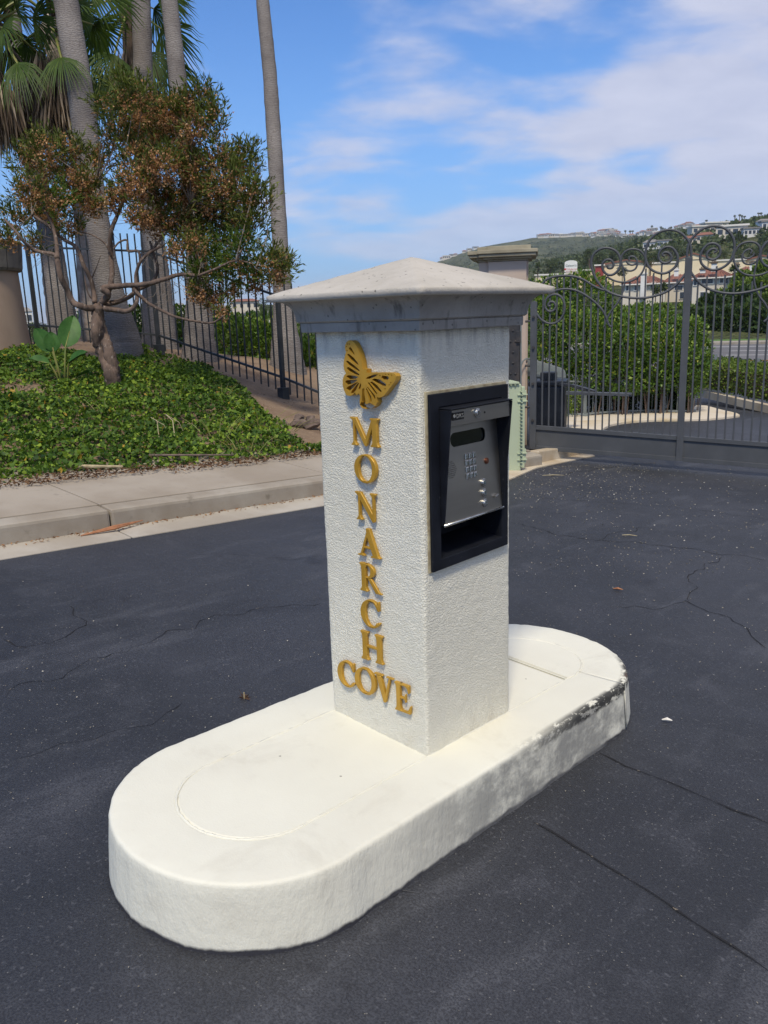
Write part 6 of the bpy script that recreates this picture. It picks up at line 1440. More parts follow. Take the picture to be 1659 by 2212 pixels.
# ---- the big dense shrub behind that fence
def leaf_mass(name, label, cat, blobs, m, n, size, group=None, base=None, stems=6, wide=.62, stem_m='bark'):
    c = np.mean([b[0] for b in blobs], 0); zb_ = min(b[0][2] - b[1][2] for b in blobs) if base is None else base
    o = thing(name, label, cat, (c[0], c[1], zb_), group); tot = sum(np.prod(b[1]) ** (2 / 3) for b in blobs); P, Dn, A = [], [], []
    for c_2, h in blobs:
        k = int(n * np.prod(h) ** (2 / 3) / tot); u_ = randdir(k); bump = 1 + .20 * fbm2(u_[:, 0] * 2.6 + c_2[0] * 3, u_[:, 1] * 2.6 + u_[:, 2] * 3.1 + c_2[1] * 3, 77, 3)
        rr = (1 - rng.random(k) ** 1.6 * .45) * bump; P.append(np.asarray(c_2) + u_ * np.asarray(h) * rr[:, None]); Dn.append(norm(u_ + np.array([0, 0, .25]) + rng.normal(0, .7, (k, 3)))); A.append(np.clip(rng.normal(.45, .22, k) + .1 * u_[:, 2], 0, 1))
    P, Dn, A = np.concatenate(P), np.concatenate(Dn), np.concatenate(A); sc = rng.uniform(.65, 1.25, len(P)) * size
    leaves('foliage', P, Dn, sc, sc * wide, m, o, A, 'stuff')
    mb = MB()
    for c_2, h in blobs:
        for _ in range(stems):
            q = np.asarray(c_2) + rng.uniform(-.6, .6, 3) * h; r0 = np.array([q[0] * .6 + c_2[0] * .4, q[1] * .6 + c_2[1] * .4, zb_]); mb.tube([r0, (r0 + q) / 2 + rng.normal(0, .05, 3) * h[0], q], [.03 * h[0], .02 * h[0], .008 * h[0]], 5, cap=False)
    mb.build('stems', stem_m, o); return o
def bl(x, y, D, rx, ry=None, rd=None): return (at(x, y, D), (rx * D / F_PX, (rd or rx) * D / F_PX, (ry or rx) * D / F_PX))
leaf_mass('big_shrub', 'large rounded shrub of dense glossy green leaves behind the gate bars', 'shrub',
          [bl(1190, 700, 16.9, 60), bl(1180, 790, 16.7, 50), bl(1200, 640, 17.3, 45), bl(1260, 650, 17.3, 62), bl(1260, 740, 16.7, 70), bl(1270, 800, 16.6, 50), bl(1335, 716, 17.5, 48), bl(1340, 745, 16.7, 66), bl(1350, 806, 16.6, 50), bl(1420, 720, 17.3, 50), bl(1430, 772, 16.7, 62), bl(1420, 806, 16.7, 46),
           bl(1480, 726, 17.1, 44), bl(1490, 790, 16.7, 48), bl(1490, 830, 16.7, 30), bl(1390, 700, 18.1, 45), bl(1150, 650, 18.1, 45), bl(1505, 760, 17.0, 34)], 'hedge_leaf', 30000, .075, None, -.55, 5)
leaf_mass('under_shrub', 'dark shaded undergrowth behind the curled top fence', 'undergrowth', [bl(x_, 872, 17.6, 40, 34, 18) for x_ in (1225, 1275, 1325, 1375, 1425)] + [bl(1468, 868, 17.2, 24, 30, 16), bl(1250, 840, 17.8, 50, 40, 18), bl(1340, 836, 17.8, 50, 40, 18), bl(1420, 836, 17.8, 44, 40, 18)], 'dark_hedge_leaf', 9000, .075, None, -.6, 3)  # dark leaf colour carries the shade inside the foot of the shrub
leaf_mass('flowering_bush', 'small bush with pale leaf tips inside the fence bars left of the kerb island', 'bush', [bl(1238, 865, 14.4, 18, 30), bl(1222, 880, 14.2, 14, 18)], 'box_leaf', 900, .04, None, -.45, 3)

# ---- drive edge, clipped hedge and low fence by the street
def land_at(px, py, r): q = polar(bearing(px, py), r); q[2] = elev_z(px, py, r); return q
def ledge(name, label, cat, pts, hgt, dep, m, dens, size):
    """clipped hedge along ground points"""
    P, Dn = [], []; base = []
    for (x0, y0, r0), (x1, y1, r1) in zip(pts[:-1], pts[1:]):
        a, b = land_at(x0, y0, r0), land_at(x1, y1, r1); dv = norm((b - a) * (1, 1, 0)); nv = np.array([-dv[1], dv[0], 0]); Lh = np.linalg.norm(b - a); n = int(dens * Lh * (hgt + dep))
        f = rng.random(n); s_2 = rng.random(n) * (hgt * 2 + dep); zz_ = np.where(s_2 < hgt, s_2, np.where(s_2 < hgt + dep, hgt, 2 * hgt + dep - s_2)); oo = np.where(s_2 < hgt, 0, np.where(s_2 < hgt + dep, s_2 - hgt, dep))
        q = a + (b - a) * f[:, None] + nv * oo[:, None]; q[:, 2] += zz_ + fbm2(f * Lh * 1.3, oo * 2, 81, 3) * .09; q += rng.normal(0, .025, q.shape); P.append(q)
        nn = np.where((s_2 < hgt)[:, None], -nv, np.where((s_2 < hgt + dep)[:, None], [0, 0, 1.], nv)); Dn.append(norm(nn + rng.normal(0, .55, q.shape))); base.append((a, b, nv))
    o = thing(name, label, cat, base[0][0]); P, Dn = np.concatenate(P), np.concatenate(Dn); sc = rng.uniform(.7, 1.3, len(P)) * size
    leaves('foliage', P, Dn, sc, sc * .7, m, o, np.clip(rng.normal(.5, .25, len(P)), 0, 1), 'stuff')
    mb = MB()
    for a, b, nv in base:
        for i in range(14): q = a + (b - a) * (i + .5) / 14 + nv * dep * .5; mb.tube([q - (0, 0, .1), q + (0, 0, hgt * .7)], [.02, .01], 5, cap=False)
        mb.box((a + b) / 2 + nv * dep * .5 + np.array([0, 0, hgt * .42]), (np.linalg.norm((b - a)[:2]) + .02, dep * .6, hgt * .8), norm((b - a) * (1, 1, 0)), nv)
    mb.build('stems', 'brown_trim', o); return o
ledge('clipped_hedge', 'low clipped yellow green hedge along the far side of the drive', 'hedge', [(1485, 832, 21.5), (1560, 848, 20.3), (1600, 856, 19.8), (1720, 880, 18.6)], .55, 1.1, 'box_leaf', 1500, .06)
# kerb on the far side of the drive
kb = [land_at(x, y, r) for x, y, r in ((1470, 826, 22.3), (1540, 846, 20.6), (1600, 860, 19.4), (1740, 890, 17.6))]; mb = MB()
for a, b in zip(kb[:-1], kb[1:]): mb.bar(a + (0, 0, -.09), b + (0, 0, -.09), .14, .16)
tag(mb.build('kerb', 'apron'), kind='structure')
ff = thing('roadside_fence', 'low dark picket fence between the clipped hedge and the street', 'fence', land_at(1560, 810, 26))
pf = [land_at(1480, 800, 27), land_at(1580, 812, 25.5), land_at(1760, 835, 24)]; pm = MB().box((0, 0, .5), (.02, .02, 1)).build('picket', 'galv'); pme = pm.data; bpy.data.objects.remove(pm)
for a, b in zip(pf[:-1], pf[1:]):
    n = int(np.linalg.norm(b - a) / .16); h_ = .46
    for i in range(n): o = place('picket', pme, ff, a + (b - a) * i / n); o.scale = (1, 1, h_)
    for f in (.08, .9): MB().bar(a + (0, 0, h_ * f), b + (0, 0, h_ * f), .04, .04).build('rail', 'galv', ff)
    for f in (0, .33, .66): MB().bar(a + (b - a) * f, a + (b - a) * f + (0, 0, h_ + .1), .06, .06).build('post', 'galv', ff)
ledge('street_hedge', 'dark low hedge with red flowers behind the low picket fence', 'hedge', [(1470, 806, 29), (1590, 818, 27.5), (1780, 845, 26)], .46, .9, 'dark_hedge_leaf', 700, .07)
n = 46; P = np.array([land_at(1590 + rng.uniform(-35, 60), 785 + rng.normal(0, 3), 27.2) for _ in range(n)])
M['red_petal'] = mat('red_petal', (.55, .03, .03), .6)
leaves('red_flowers', P, randdir(n), .06, .06, 'red_petal', None, None, 'stuff')

# ---- street
def street_pt(s, o):                                                     # s along, o across
    return ST0 + STU * s + STV * o
ST0 = land_at(1560, 772, 42); ST0[2] = -1.06; e1 = land_at(1700, 783, 42); STU = norm((e1 - ST0) * (1, 1, 0)); STV = np.array([-STU[1], STU[0], 0])
def stripe(name, o0, o1, m, z, s0=-70, s1=60, th=.05):
    q = [street_pt(s0, o0), street_pt(s1, o0), street_pt(s1, o1), street_pt(s0, o1)]; q = [np.array([p[0], p[1], -1.06 + z]) for p in q]
    return MB().add(q + [p - (0, 0, th) for p in q], [(0, 1, 2, 3), (7, 6, 5, 4), (0, 4, 5, 1), (1, 5, 6, 2), (2, 6, 7, 3), (3, 7, 4, 0)]).build(name, m)
hw = stripe('street', -9, 18, 'road_grey', .08, th=.4); tag(hw, kind='structure')
for o0, m in ((-3.2, 'line_yellow'), (-2.8, 'line_yellow'), (.4, 'line_yellow'), (.8, 'line_yellow')):
    x = stripe('road_line', o0, o0 + .14, m, .094, th=.006); x.parent = hw
for s in range(-60, 60, 12):
    for o0 in (5.2, 9.5, -6.2): x = stripe('road_line', o0, o0 + .14, 'line_white', .094, s, s + 4, .006); x.parent = hw
x = stripe('road_line', 14.6, 14.8, 'line_white', .094, th=.006); x.parent = hw
x = stripe('sidewalk_across_street', 18, 20.5, 'kerb', .22, th=.4); tag(x, kind='structure')
tag(stripe('grass_verge', 20.5, 22.5, 'lawn', .24, th=.4), kind='structure')

# ---- planted bank across the street
for i, (bb, lab, m) in enumerate([
    ([bl(1500, 700, 66, 30), bl(1535, 705, 64, 36), bl(1575, 705, 63, 40), bl(1540, 672, 68, 34)], 'dark round bushes at the left of the bank across the street', 'dark_hedge_leaf'),
    ([bl(1620, 700, 62, 44), bl(1665, 705, 61, 50), bl(1700, 690, 62, 50), bl(1600, 660, 68, 36)], 'dark wooded bushes at the right of the bank across the street', 'dark_hedge_leaf'),
    ([bl(1560, 655, 74, 26), bl(1600, 640, 76, 30), bl(1640, 630, 76, 34), bl(1680, 625, 76, 36), bl(1650, 665, 70, 30), bl(1605, 610, 82, 22), bl(1650, 590, 84, 24)], 'yellow green bushes on top of the bank across the street', 'box_leaf'),
    ([bl(1330, 686, 92, 24), bl(1380, 684, 92, 24), bl(1430, 684, 92, 24), bl(1480, 684, 90, 24), bl(1290, 684, 94, 24), bl(1240, 678, 94, 24), bl(1195, 672, 96, 24), bl(1520, 684, 88, 24)], 'long light green hedge below the white houses', 'box_leaf')]):
    leaf_mass('bank_bush' if i < 3 else 'long_hedge', lab, 'bushes' if i < 3 else 'hedge', bb, m, 9000, .42 if i != 3 else .5, None, None, 3)

# ---- houses across the street
def villa(x0, x1, yb, ye, yr, r, label, wins, chim, gable=None, dep=9):
    a0, a1 = bearing(x0), bearing(x1); am = (a0 + a1) / 2; xm = (x0 + x1) / 2; b = polar(am, r); zb_, ze_, zr_ = (elev_z(xm, y, r) for y in (yb, ye, yr)); b[2] = zb_; W_ = r * math.radians(a1 - a0)
    u = hf * -math.sin(math.radians(am)) + _r0 * math.cos(math.radians(am)); v = hf * math.cos(math.radians(am)) + _r0 * math.sin(math.radians(am)); z = np.array([0, 0, 1.])
    o = thing('villa', label, 'house', b, 'tile roofed houses across the street')
    def q(px, py, d=0.0): return b + u * (r * math.radians(bearing(px) - am)) + z * (elev_z(px, py, r) - zb_) + v * d
    tilt = math.atan(.0337)
    MB().box(b + v * dep / 2 + z * ((ze_ - zb_) / 2 - 1.5), (W_, dep, ze_ - zb_ + 3), u, v, z).build('wall', 'cream_wall', o)
    e = .5; rr = min(W_ * .3, dep * .5)
    c = [b - u * (W_ / 2 + e) - v * e + z * (ze_ - zb_), b + u * (W_ / 2 + e) - v * e + z * (ze_ - zb_), b + u * (W_ / 2 + e) + v * (dep + e) + z * (ze_ - zb_), b - u * (W_ / 2 + e) + v * (dep + e) + z * (ze_ - zb_)]
    tt = [b - u * (W_ / 2 - rr) + v * dep / 2 + z * (zr_ - zb_), b + u * (W_ / 2 - rr) + v * dep / 2 + z * (zr_ - zb_)]
    rf = MB().add(c + tt, [(0, 1, 5, 4), (1, 2, 5), (2, 3, 4, 5), (3, 0, 4), (3, 2, 1, 0)]).build('roof', 'terracotta', o)
    mb = MB()
    for i in range(int(W_ / .45)):
        f = (i + .5) / int(W_ / .45); a_2 = c[0] + (c[1] - c[0]) * f; b_2 = tt[0] + (tt[1] - tt[0]) * np.clip((f * (W_ + 2 * e) - rr) / (W_ - 2 * rr + .01), 0, 1); k = min(1, f * (W_ + 2 * e) / rr, (1 - f) * (W_ + 2 * e) / rr); mb.tube([a_2 + z * .05, a_2 + (b_2 - a_2) * 1.0 + z * .05], .09, 5, cap=False)
    mb.build('tile_courses', 'terracotta', rf)
    MB().bar(c[0] + z * -.1, c[1] + z * -.1, .3, .2).build('eaves', 'trim', o)
    for (wx0, wx1, wy0, wy1) in wins:
        p = q((wx0 + wx1) / 2, (wy0 + wy1) / 2, -.05); ww, hh = r * math.radians(bearing(wx1) - bearing(wx0)), elev_z(xm, wy0, r) - elev_z(xm, wy1, r)
        fr = MB().box(p, (ww + .25, .16, hh + .25), u, v, z).build('window_frame', 'trim', o); MB().box(p - v * .05, (ww, .12, hh), u, v, z).build('pane', 'window', fr)
    for (cx0, cx1, cy0, cy1, capd) in chim:
        p = q((cx0 + cx1) / 2, (cy0 + cy1) / 2, -.3); ww, hh = r * math.radians(bearing(cx1) - bearing(cx0)), elev_z(xm, cy0, r) - elev_z(xm, cy1, r)
        ch = MB().box(p, (ww, 1.0, hh), u, v, z).build('chimney', 'white_wall', o); MB().box(p + z * (hh / 2 + .08), (ww * 1.3, 1.3, .22), u, v, z).build('chimney_cap', 'brown_trim' if capd else 'trim', ch)
        for k in (-.3, 0, .3): MB().box(p + z * (hh / 2 + .32) + u * ww * k * .9, (ww * .18, .9, .3), u, v, z).build('chimney_pot', 'brown_trim' if capd else 'trim', ch)
    return o
def za_(p): return zc(p, ZA)
def Wn(*l): return [(za_((a, b))[0], za_((c, d))[0], za_((a, b))[1], za_((c, d))[1]) for a, b, c, d in l]
villa(za_((730, 0))[0], za_((1000, 0))[0], za_((0, 640))[1], za_((0, 545))[1], za_((0, 494))[1], 150, 'cream two storey house with red tile roof and white chimney, left of the middle stile', Wn((752, 558, 766, 590), (805, 556, 820, 588), (905, 540, 940, 570), (940, 560, 955, 585)), [(*za_((842, 0)), 0, 0, 0)][:0] + [(za_((842, 0))[0], za_((880, 0))[0], za_((0, 486))[1], za_((0, 640))[1], 0)])
villa(za_((990, 0))[0], za_((1180, 0))[0], za_((0, 650))[1], za_((0, 535))[1], za_((0, 482))[1], 158, 'pale house with solar panels on its tile roof directly behind the middle stile', Wn((1010, 560, 1035, 580), (1060, 560, 1110, 585), (1095, 600, 1130, 640)), [(za_((1052, 0))[0], za_((1080, 0))[0], za_((0, 462))[1], za_((0, 500))[1], 0)])
villa(za_((1172, 0))[0], za_((1420, 0))[0], za_((0, 650))[1], za_((0, 505))[1], za_((0, 452))[1], 148, 'cream house with red tile roof and dark chimney caps right of the middle stile', Wn((1180, 520, 1198, 556), (1230, 512, 1300, 545), (1225, 600, 1265, 630), (1282, 600, 1310, 625), (1345, 505, 1365, 540), (1380, 510, 1395, 545)), [(za_((1285, 0))[0], za_((1320, 0))[0], za_((0, 418))[1], za_((0, 470))[1], 1), (za_((1215, 0))[0], za_((1250, 0))[0], za_((0, 458))[1], za_((0, 480))[1], 1)])
villa(za_((1412, 0))[0], za_((1720, 0))[0], za_((0, 620))[1], za_((0, 490))[1], za_((0, 430))[1], 145, 'cream house with big red tile roof at the right edge of the view', Wn((1478, 498, 1498, 535), (1530, 500, 1550, 530), (1600, 495, 1630, 530)), [(za_((1436, 0))[0], za_((1462, 0))[0], za_((0, 430))[1], za_((0, 580))[1], 1), (za_((1528, 0))[0], za_((1560, 0))[0], za_((0, 420))[1], za_((0, 480))[1], 1)])

# ---- shopping centre and its sign
def shop(x0, x1, yb, yt, r, label, m, gable=None, dep=20, roof='terracotta', flat=True, name='shop_building'):
    a0, a1 = bearing(x0), bearing(x1); am = (a0 + a1) / 2; xm = (x0 + x1) / 2; b = polar(am, r); zb_, zt_ = elev_z(xm, yb, r), elev_z(xm, yt, r); b[2] = zb_; W_ = r * math.radians(a1 - a0)
    u = hf * -math.sin(math.radians(am)) + _r0 * math.cos(math.radians(am)); v = hf * math.cos(math.radians(am)) + _r0 * math.sin(math.radians(am)); z = np.array([0, 0, 1.]); H = zt_ - zb_
    o = thing(name, label, 'building', b); MB().box(b + v * dep / 2 + z * (H / 2 - 1.5), (W_, dep, H + 3), u, v, z).build('wall', m, o)
    if gable:
        zg = elev_z(xm, gable, r) - zb_; P = [b - u * (W_ / 2 + .6) - v * .5 + z * H, b + u * (W_ / 2 + .6) - v * .5 + z * H, b - v * .5 + z * zg]; Pb = [p + v * (dep + 1) for p in P]
        MB().add([p + v * .3 for p in P] + [p - v * .3 for p in Pb], [(0, 1, 2), (5, 4, 3), (0, 3, 4, 1)]).build('gable', m, o)
        mb = MB(); slab3(mb, [P[0], P[2], Pb[2], Pb[0]], (0, 0, 1), .35); slab3(mb, [P[2], P[1], Pb[1], Pb[2]], (0, 0, 1), .35); mb.build('roof', roof, o)
    else:
        MB().box(b + v * dep / 2 + z * (H + .15), (W_ + .6, dep + .6, .35), u, v, z).build('parapet', 'trim', o)
    return o, b, u, v, z, W_, H
def X_(x): return za_((x, 0))[0]
def Y_(y): return za_((0, y))[1]
shop(X_(175), X_(420), Y_(535), Y_(490), 225, 'low yellow flat building left of the pharmacy sign', 'yellow_wall')
shop(X_(438), X_(535), Y_(500), Y_(463), 232, 'low yellow store with orange band right of the pharmacy sign', 'yellow_wall')
o, b, u, v, z, W_, H = shop(X_(553), X_(604), Y_(500), Y_(432), 226, 'dark red store front with cream roof edge', 'red_wall'); 
shop(X_(600), X_(890), Y_(505), Y_(424), 236, 'long cream yellow store building behind the left scrolls', 'yellow_wall', Y_(400), roof='terracotta')
shop(X_(885), X_(1120), Y_(510), Y_(415), 240, 'cream yellow store wing behind the big left scroll', 'yellow_wall')
shop(X_(1080), X_(1260), Y_(500), Y_(392), 238, 'tall yellow store with orange gable roof behind the middle stile', 'yellow_wall', Y_(358))
shop(X_(1255), X_(1500), Y_(500), Y_(400), 242, 'plain yellow store wing behind the big right scroll', 'yellow_wall')
shop(X_(1490), X_(1720), Y_(500), Y_(400), 244, 'yellow store with tile roof at the far right', 'yellow_wall', Y_(372))
sb = land_at(X_(398), Y_(500), 175); sg = thing('pharmacy_sign', 'white roadside shop sign panel with green script and red pharmacy lettering', 'sign', sb)
am = bearing(X_(398)); u = hf * -math.sin(math.radians(am)) + _r0 * math.cos(math.radians(am)); v = hf * math.cos(math.radians(am)) + _r0 * math.sin(math.radians(am)); z = np.array([0, 0, 1.])
def sq_(x, y): p = polar(bearing(X_(x)), 175.0); p[2] = elev_z(X_(x), Y_(y), 175.0); return p
W_ = np.linalg.norm((sq_(438, 440) - sq_(358, 440))[:2]); zt_, zb_ = sq_(398, 412)[2], sq_(398, 472)[2]; c = sq_(398, 440)
MB().box(np.array([c[0], c[1], (zt_ + zb_) / 2]), (W_, .6, zt_ - zb_), u, v, z).build('panel', 'sign_white', sg, bevel=.05)
outl = [(-W_ / 2, 0)] + [(-W_ / 2 * math.cos(math.pi * i / 12), .42 * math.sin(math.pi * i / 12)) for i in range(1, 12)] + [(W_ / 2, 0)]
MB().poly(outl, lambda a_, b_, q_: tuple(np.array([c[0], c[1], zt_ + .003]) + u * a_ + z * b_ + v * (q_ - .3)), .6).build('arched_top', 'sign_white', sg)
MB().box(np.array([c[0], c[1], zb_ - 2.0]), (W_ * .8, .5, 4.0), u, v, z).build('base', 'cream_wall', sg)
fcn = -v * .31
text_obj('shop_name', "Gelson's", .62, 'sign_ink', sg, np.array([c[0], c[1], zb_ + (zt_ - zb_) * .68]) + fcn, u, z, .02, 1.0)
text_obj('pharmacy_name', '\u2665CVS pharmacy', .37, 'sign_red', sg, np.array([c[0], c[1], zb_ + (zt_ - zb_) * .30]) + fcn, u, z, .02, 1.0)
text_obj('drive_thru_line', 'drive thru pharmacy', .24, 'sign_red', sg, np.array([c[0], c[1], zb_ + (zt_ - zb_) * .10]) + fcn, u, z, .02, 1.0)

# ---- trees between the shops and the hill
TG = 'trees round the shops'
for x0, x1, yt, yb, r, lab in [(160, 215, 385, 535, 190, 'thin pale tree at the pier edge left of the sign'), (225, 320, 378, 520, 262, 'rounded green tree left of the pharmacy sign'), (330, 362, 400, 500, 265, 'small tree just behind the pharmacy sign'), (470, 560, 300, 490, 262, 'tall eucalyptus tree left of the first scroll'), (540, 640, 330, 470, 275, 'spreading eucalyptus behind the red store'),
                               (630, 730, 322, 440, 285, 'eucalyptus tree inside the left small scroll'), (715, 830, 300, 430, 300, 'dark eucalyptus behind the second small scroll'), (850, 950, 320, 500, 214, 'low round tree in front of the long yellow store'), (440, 530, 462, 520, 205, 'low bushy tree below the orange banded store'), (690, 760, 430, 530, 205, 'small dark tree beside the left tile roof'), (950, 1080, 285, 410, 310, 'broad tree behind the big left scroll'),
                               (1330, 1400, 300, 420, 255, 'airy golden eucalyptus in the big right scroll'), (1410, 1480, 330, 430, 255, 'slender eucalyptus right of the big right scroll'), (1500, 1600, 280, 420, 262, 'golden green tree in the far right scroll'), (1590, 1700, 250, 410, 270, 'tall green tree at the right edge behind the store'), (1190, 1260, 310, 380, 290, 'small tree on the slope right of the middle stile'), (1080, 1160, 330, 400, 300, 'low dark tree above the orange gable')]:
    far_tree(X_(x0), X_(x1), Y_(yt), Y_(yb), r, lab, TG, n=1500, clumps=16)
def far_palm(x, yt, yb, r, label, group, big=1.0):
    b = land_at(x, yb, r); zt_ = elev_z(x, yt, r); H = zt_ - b[2]; o = thing('distant_palm', label, 'palm', b, group)
    MB().tube([b - (0, 0, 1), b + (0, 0, H * .9)], [r * .0007, r * .0005], 5).build('trunk', 'bark', o); n = 60; c = b + np.array([0, 0, H * .9]); u_ = randdir(n); u_[:, 2] = u_[:, 2] * .7
    leaves('crown', np.repeat(c[None], n, 0), u_, r * .0030 * big, r * .0009 * big, 'tree_leaf', o); return o
for x, yt, yb in [(1148, 560, 640), (905, 565, 640)][:0] + [(X_(940), Y_(575), Y_(660)), (X_(985), Y_(560), Y_(655)), (X_(1440), Y_(440), Y_(540))]:
    far_palm(x, yt, yb, 138, {0: 'garden palm in front of the house with the white chimney', 1: 'garden palm before the house with solar panels', 2: 'garden palm beside the dark chimney caps right of the middle stile'}[(x > X_(960)) + (x > X_(1200))], 'garden palms', 2.4)

# ---- houses and palms on the hillside
def hill_house_me(k):
    mb = MB(); w_, d_, h_ = (1.0, .7, .42) if k < 3 else (1.4, .8, .50)
    mb.cur = 0; mb.box((0, 0, h_ / 2 - .3), (w_, d_, h_ + .6)); mb.cur = 1; e = .06
    if k % 2 == 0:
        c = [(-w_ / 2 - e, -d_ / 2 - e, h_), (w_ / 2 + e, -d_ / 2 - e, h_), (w_ / 2 + e, d_ / 2 + e, h_), (-w_ / 2 - e, d_ / 2 + e, h_), (-w_ * .28, 0, h_ * 1.45), (w_ * .28, 0, h_ * 1.45)]; mb.add(c, [(0, 1, 5, 4), (1, 2, 5), (2, 3, 4, 5), (3, 0, 4), (3, 2, 1, 0)])
    else: mb.box((0, 0, h_ + .04), (w_ + .12, d_ + .12, .08))
    mb.cur = 2
    for i in range(4): mb.box((-w_ * .36 + i * w_ * .24, -d_ / 2 - .002, h_ * .55), (w_ * .16, .02, h_ * .42))
    wl = ['cream_wall', 'white_wall', 'white_wall', 'cream_wall', 'white_wall'][k]; rf = ['terracotta', 'grey_roof', 'grey_roof', 'trim', 'terracotta'][k]
    return wl, rf, mb
HH = []
for k in range(5):
    wl, rf, mb = hill_house_me(k); o = mb.build('hill_house', [wl, rf, 'window']); HH.append(o.data); bpy.data.objects.remove(o)
def put_house(px, off, r, size, label, group, kk=None):
    a = bearing(px); q = polar(a, r); q[2] += off; o = bpy.data.objects.new('hill_house', HH[rnd.randrange(5) if kk is None else kk]); COL.objects.link(o); o.location = q
    an = math.atan2(CAM[1] - q[1], CAM[0] - q[0]) + math.pi / 2 + rnd.uniform(-.4, .4); o.rotation_euler = (0, 0, an); s = size * rnd.uniform(.8, 1.25); o.scale = (s, s, s * rnd.uniform(.85, 1.1)); tag(o, label, 'house', group)
def ridge_r(a): return float(np.interp(a, [3.8, 13.2, 15.2, 17.7, 19.9, 24.8], [1890, 1890, 1790, 1390, 1040, 790]))
for i in range(64):
    px = X_(190) + (X_(1130) - X_(190)) * (i + rnd.random()) / 64; r = ridge_r(bearing(px)); put_house(px, 1.0, r - rnd.uniform(0, 40), 10.5 * r / 1900, 'small pale house in the row along the distant ridge', 'houses along the distant ridge')
for i in range(120):
    px = rnd.uniform(X_(520), X_(1280)); a = bearing(px); r = ridge_r(a) * rnd.uniform(.90, .985); put_house(px, 1.2, r, 9.0 * r / 1900, 'small pale house scattered just below the distant ridge', 'houses below the distant ridge')
for i, (px, f) in enumerate([(958, .99), (966, .98), (978, .99), (985, .985), (1004, .99), (1016, .99), (1028, .98)]): put_house(px, 0, 1890 * f, 10, 'small house at the low left end of the distant ridge', 'houses at the low end of the ridge')
for i in range(17):
    px = X_(1280) + (1690 - X_(1280)) * (i + rnd.random() * .8) / 17; r = ridge_r(bearing(px)); put_house(px, 0, r * .985, 9.5 * r / 1000, 'large house in the row along the near right skyline', 'houses along the near right skyline')
for x, y, r, sz, k, lab in [(1150, 300, 470, 13, 0, 'pink house with solar roof on the slope just left of the middle stile'), (1240, 285, 480, 15, 0, 'orange pink house with solar panels on the slope right of the middle stile'), (1400, 262, 470, 17, 3, 'blue grey glass fronted house on the right hillside'), (1520, 250, 480, 15, 1, 'flat roofed blue house below the right skyline'), (1290, 215, 620, 14, 3, 'wide glass fronted white house high on the right hillside'), (1210, 240, 640, 16, 3, 'long low house with sloping roof left of the glass house'), (980, 320, 520, 16, 1, 'long grey roofed building low on the green slope'), (900, 330, 540, 12, 2, 'grey roofed building beside the long one on the green slope'), (1640, 215, 560, 16, 1, 'house at the right edge below the skyline'), (1600, 190, 640, 13, 2, 'large brown roofed house near the right skyline')]:
    px, py = zc((x, y), ZA); a = bearing(px)
    rs = np.linspace(300, 1400, 400); zz_ = zland(np.full(400, a), rs); el = np.array([elev_z(px, py, q) for q in rs]); hit = np.where(zz_ > el)[0]; r2 = rs[hit[0]] if len(hit) else r
    put_house(px, 0, r2, sz * r2 / 950, lab, 'single houses on the slope', k)
for x, yt in [(655, 200), (735, 190), (765, 185), (780, 185), (900, 185), (955, 170), (965, 170), (980, 170), (1010, 168), (1020, 168), (1240, 145), (1415, 118), (1445, 112), (1460, 118), (1475, 122), (1520, 130), (1562, 100), (1578, 100)]:
    px = X_(x); a = bearing(px); r = ridge_r(a) - 8; q = polar(a, r); zt_ = elev_z(px, Y_(yt), r); H = min(max(zt_ - q[2], 7), 13); o = thing('distant_palm', 'tiny palm standing on the hill skyline', 'palm', q, 'skyline palms')
    MB().tube([q - (0, 0, 1), q + (0, 0, H)], [r * .0005, r * .0004], 4).build('trunk', 'bark', o); n = 40; u_ = randdir(n); u_[:, 2] *= .6
    leaves('crown', np.repeat((q + (0, 0, H))[None], n, 0), u_, r * .0018, r * .0006, 'tree_leaf', o)
# scrub and garden trees over the slopes, one mass
n = 5200; aa = rng.uniform(2.5, 27, n); ff_ = rng.random(n) ** .8; rr_ = 260 + (np.array([ridge_r(a) for a in aa]) * .93 - 260) * ff_; keep = fbm2(aa * .9, rr_ / 90, 91, 3) + rng.random(n) * .5 > .12; aa, rr_ = aa[keep], rr_[keep]
an = np.radians(aa); hx = hf[None] * np.cos(an)[:, None] + _r0[None] * np.sin(an)[:, None]; Q = np.stack([CAM[0] + hx[:, 0] * rr_, CAM[1] + hx[:, 1] * rr_, zland(aa, rr_)], 1)
P, Dn, Sz, A = [], [], [], []
for q, r in zip(Q, rr_):
    s = rnd.uniform(1.2, 3.4) * (r / 700) ** .3 * (1.3 if r < 600 else 1); k = 16; u_ = randdir(k); u_[:, 2] = np.abs(u_[:, 2]) * .8; P.append(q + u_ * s * rng.random((k, 1)) ** .4); Dn.append(u_ + rng.normal(0, .5, (k, 3))); Sz.append(np.full(k, s * .62)); A.append(np.clip(rng.normal(rnd.uniform(.15, .75), .15, k), 0, 1))
P, Dn, Sz, A = np.concatenate(P), np.concatenate(Dn), np.concatenate(Sz), np.concatenate(A)
leaves('hillside_scrub', P, Dn, Sz, Sz * .8, 'tree_leaf', None, A, 'stuff')

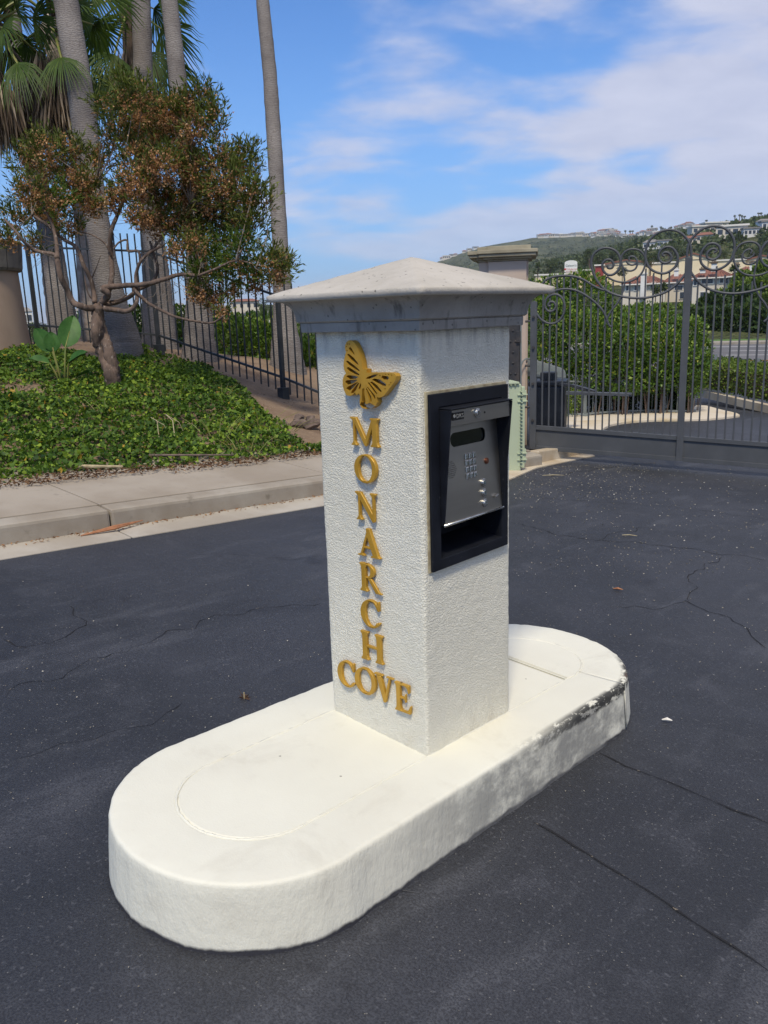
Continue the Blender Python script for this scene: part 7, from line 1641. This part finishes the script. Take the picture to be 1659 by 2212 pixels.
# ---- specks, seeds and leaves strewn on the asphalt
pts = []
for x0, x1, y0, y1, k in [(1110, 1659, 1010, 1240, 900), (1110, 1400, 1010, 1080, 420), (1110, 1659, 1200, 1500, 260), (0, 700, 1250, 1500, 140), (0, 560, 1500, 1750, 130), (900, 1659, 1500, 2212, 130), (0, 300, 1750, 2212, 30), (300, 900, 2060, 2212, 20)]:
    for _ in range(k): pts.append(g(rnd.uniform(x0, x1), rnd.uniform(y0, y1), .006))
P = np.array(pts); D = randdir(len(P)); D[:, 2] *= .15; dist = np.linalg.norm(P - CAM, axis=1); L_ = rng.uniform(.004, .012, len(P)) * np.clip(dist / 5, .55, 1.6)
M['seed'] = leafmat('pale_seed', [(0, (.16, .14, .11)), (.6, (.32, .29, .23)), (1, (.55, .52, .46))], .8, .1, .1)
leaves('litter', P, D, L_, L_ * .6, 'seed', None, None, 'stuff')
n = 520; f = rng.random(n); A_ = np.array(g(1150, 1010)); B_ = np.array(g(1420, 1000)); C_2 = np.array(g(1110, 1075)); P = A_ + (B_ - A_) * rng.random((n, 1)) + (C_2 - A_) * (rng.random((n, 1)) ** 1.8); P[:, 2] = zroad(P[:, 0], P[:, 1]) + .006; D = randdir(n); D[:, 2] *= .15
leaves('litter', P, D, rng.uniform(.006, .020, n), rng.uniform(.004, .010, n), 'seed', None, rng.random(n) * .6, 'stuff')
for (x, y), (dx, dy), m, nm, lab in [((1335, 1273), (.05, .01), 'red_leaf', 'dry_leaf', 'curled orange leaf on the asphalt right of the keypad pillar'), ((1441, 1556), (.032, .012), 'trim', 'pale_leaf', 'pale grey leaf lying on the asphalt right of the island'), ((1360, 1157), (.09, .03), 'straw', 'twig', 'short pale twig on a crack in the asphalt before the gate'), ((1195, 1027), (.16, .10), 'straw', 'twig', 'crossed pale twig lying in the debris near the green cabinet')]:
    q = g(x, y, .01); MB_ = MB().tube([q - np.array([dx, dy, 0]) * .6, q + (0, 0, .006), q + np.array([dx, dy, .004]) * .6], [.003, .009 if 'leaf' in nm else .005, .002], 5); tag(MB_.build(nm, m), lab, 'leaf' if 'leaf' in nm else 'twig')
q = g(528, 1510, .0); wd = thing('dry_weed', 'tiny dried brown weed growing from the asphalt beside the island', 'weed', q)
P = np.repeat(q[None] + (0, 0, .005), 26, 0); D = randdir(26); D[:, 2] = np.abs(D[:, 2]) * .5; leaves('leaf_tuft', P, D, rng.uniform(.02, .045, 26), .004, 'brown_litter', wd)
MB().tube([q, q + (0, 0, .03)], .003, 5).build('stem', 'straw', wd)

# ---- thin sea haze over everything
hz = MB().box((CAM[0], CAM[1], 88), (54000, 54000, 250)).build('haze', 'land'); hz['kind'] = 'stuff'
hm = bpy.data.materials.new('haze_air'); hm.use_nodes = True; t = NT(hm.node_tree)
pv = t.n('ShaderNodeVolumePrincipled'); pv.inputs['Color'].default_value = (.86, .92, 1, 1); pv.inputs['Density'].default_value = .00013
t.l(pv.outputs[0], t.n('ShaderNodeOutputMaterial').inputs['Volume']); hz.data.materials.clear(); hz.data.materials.append(hm)
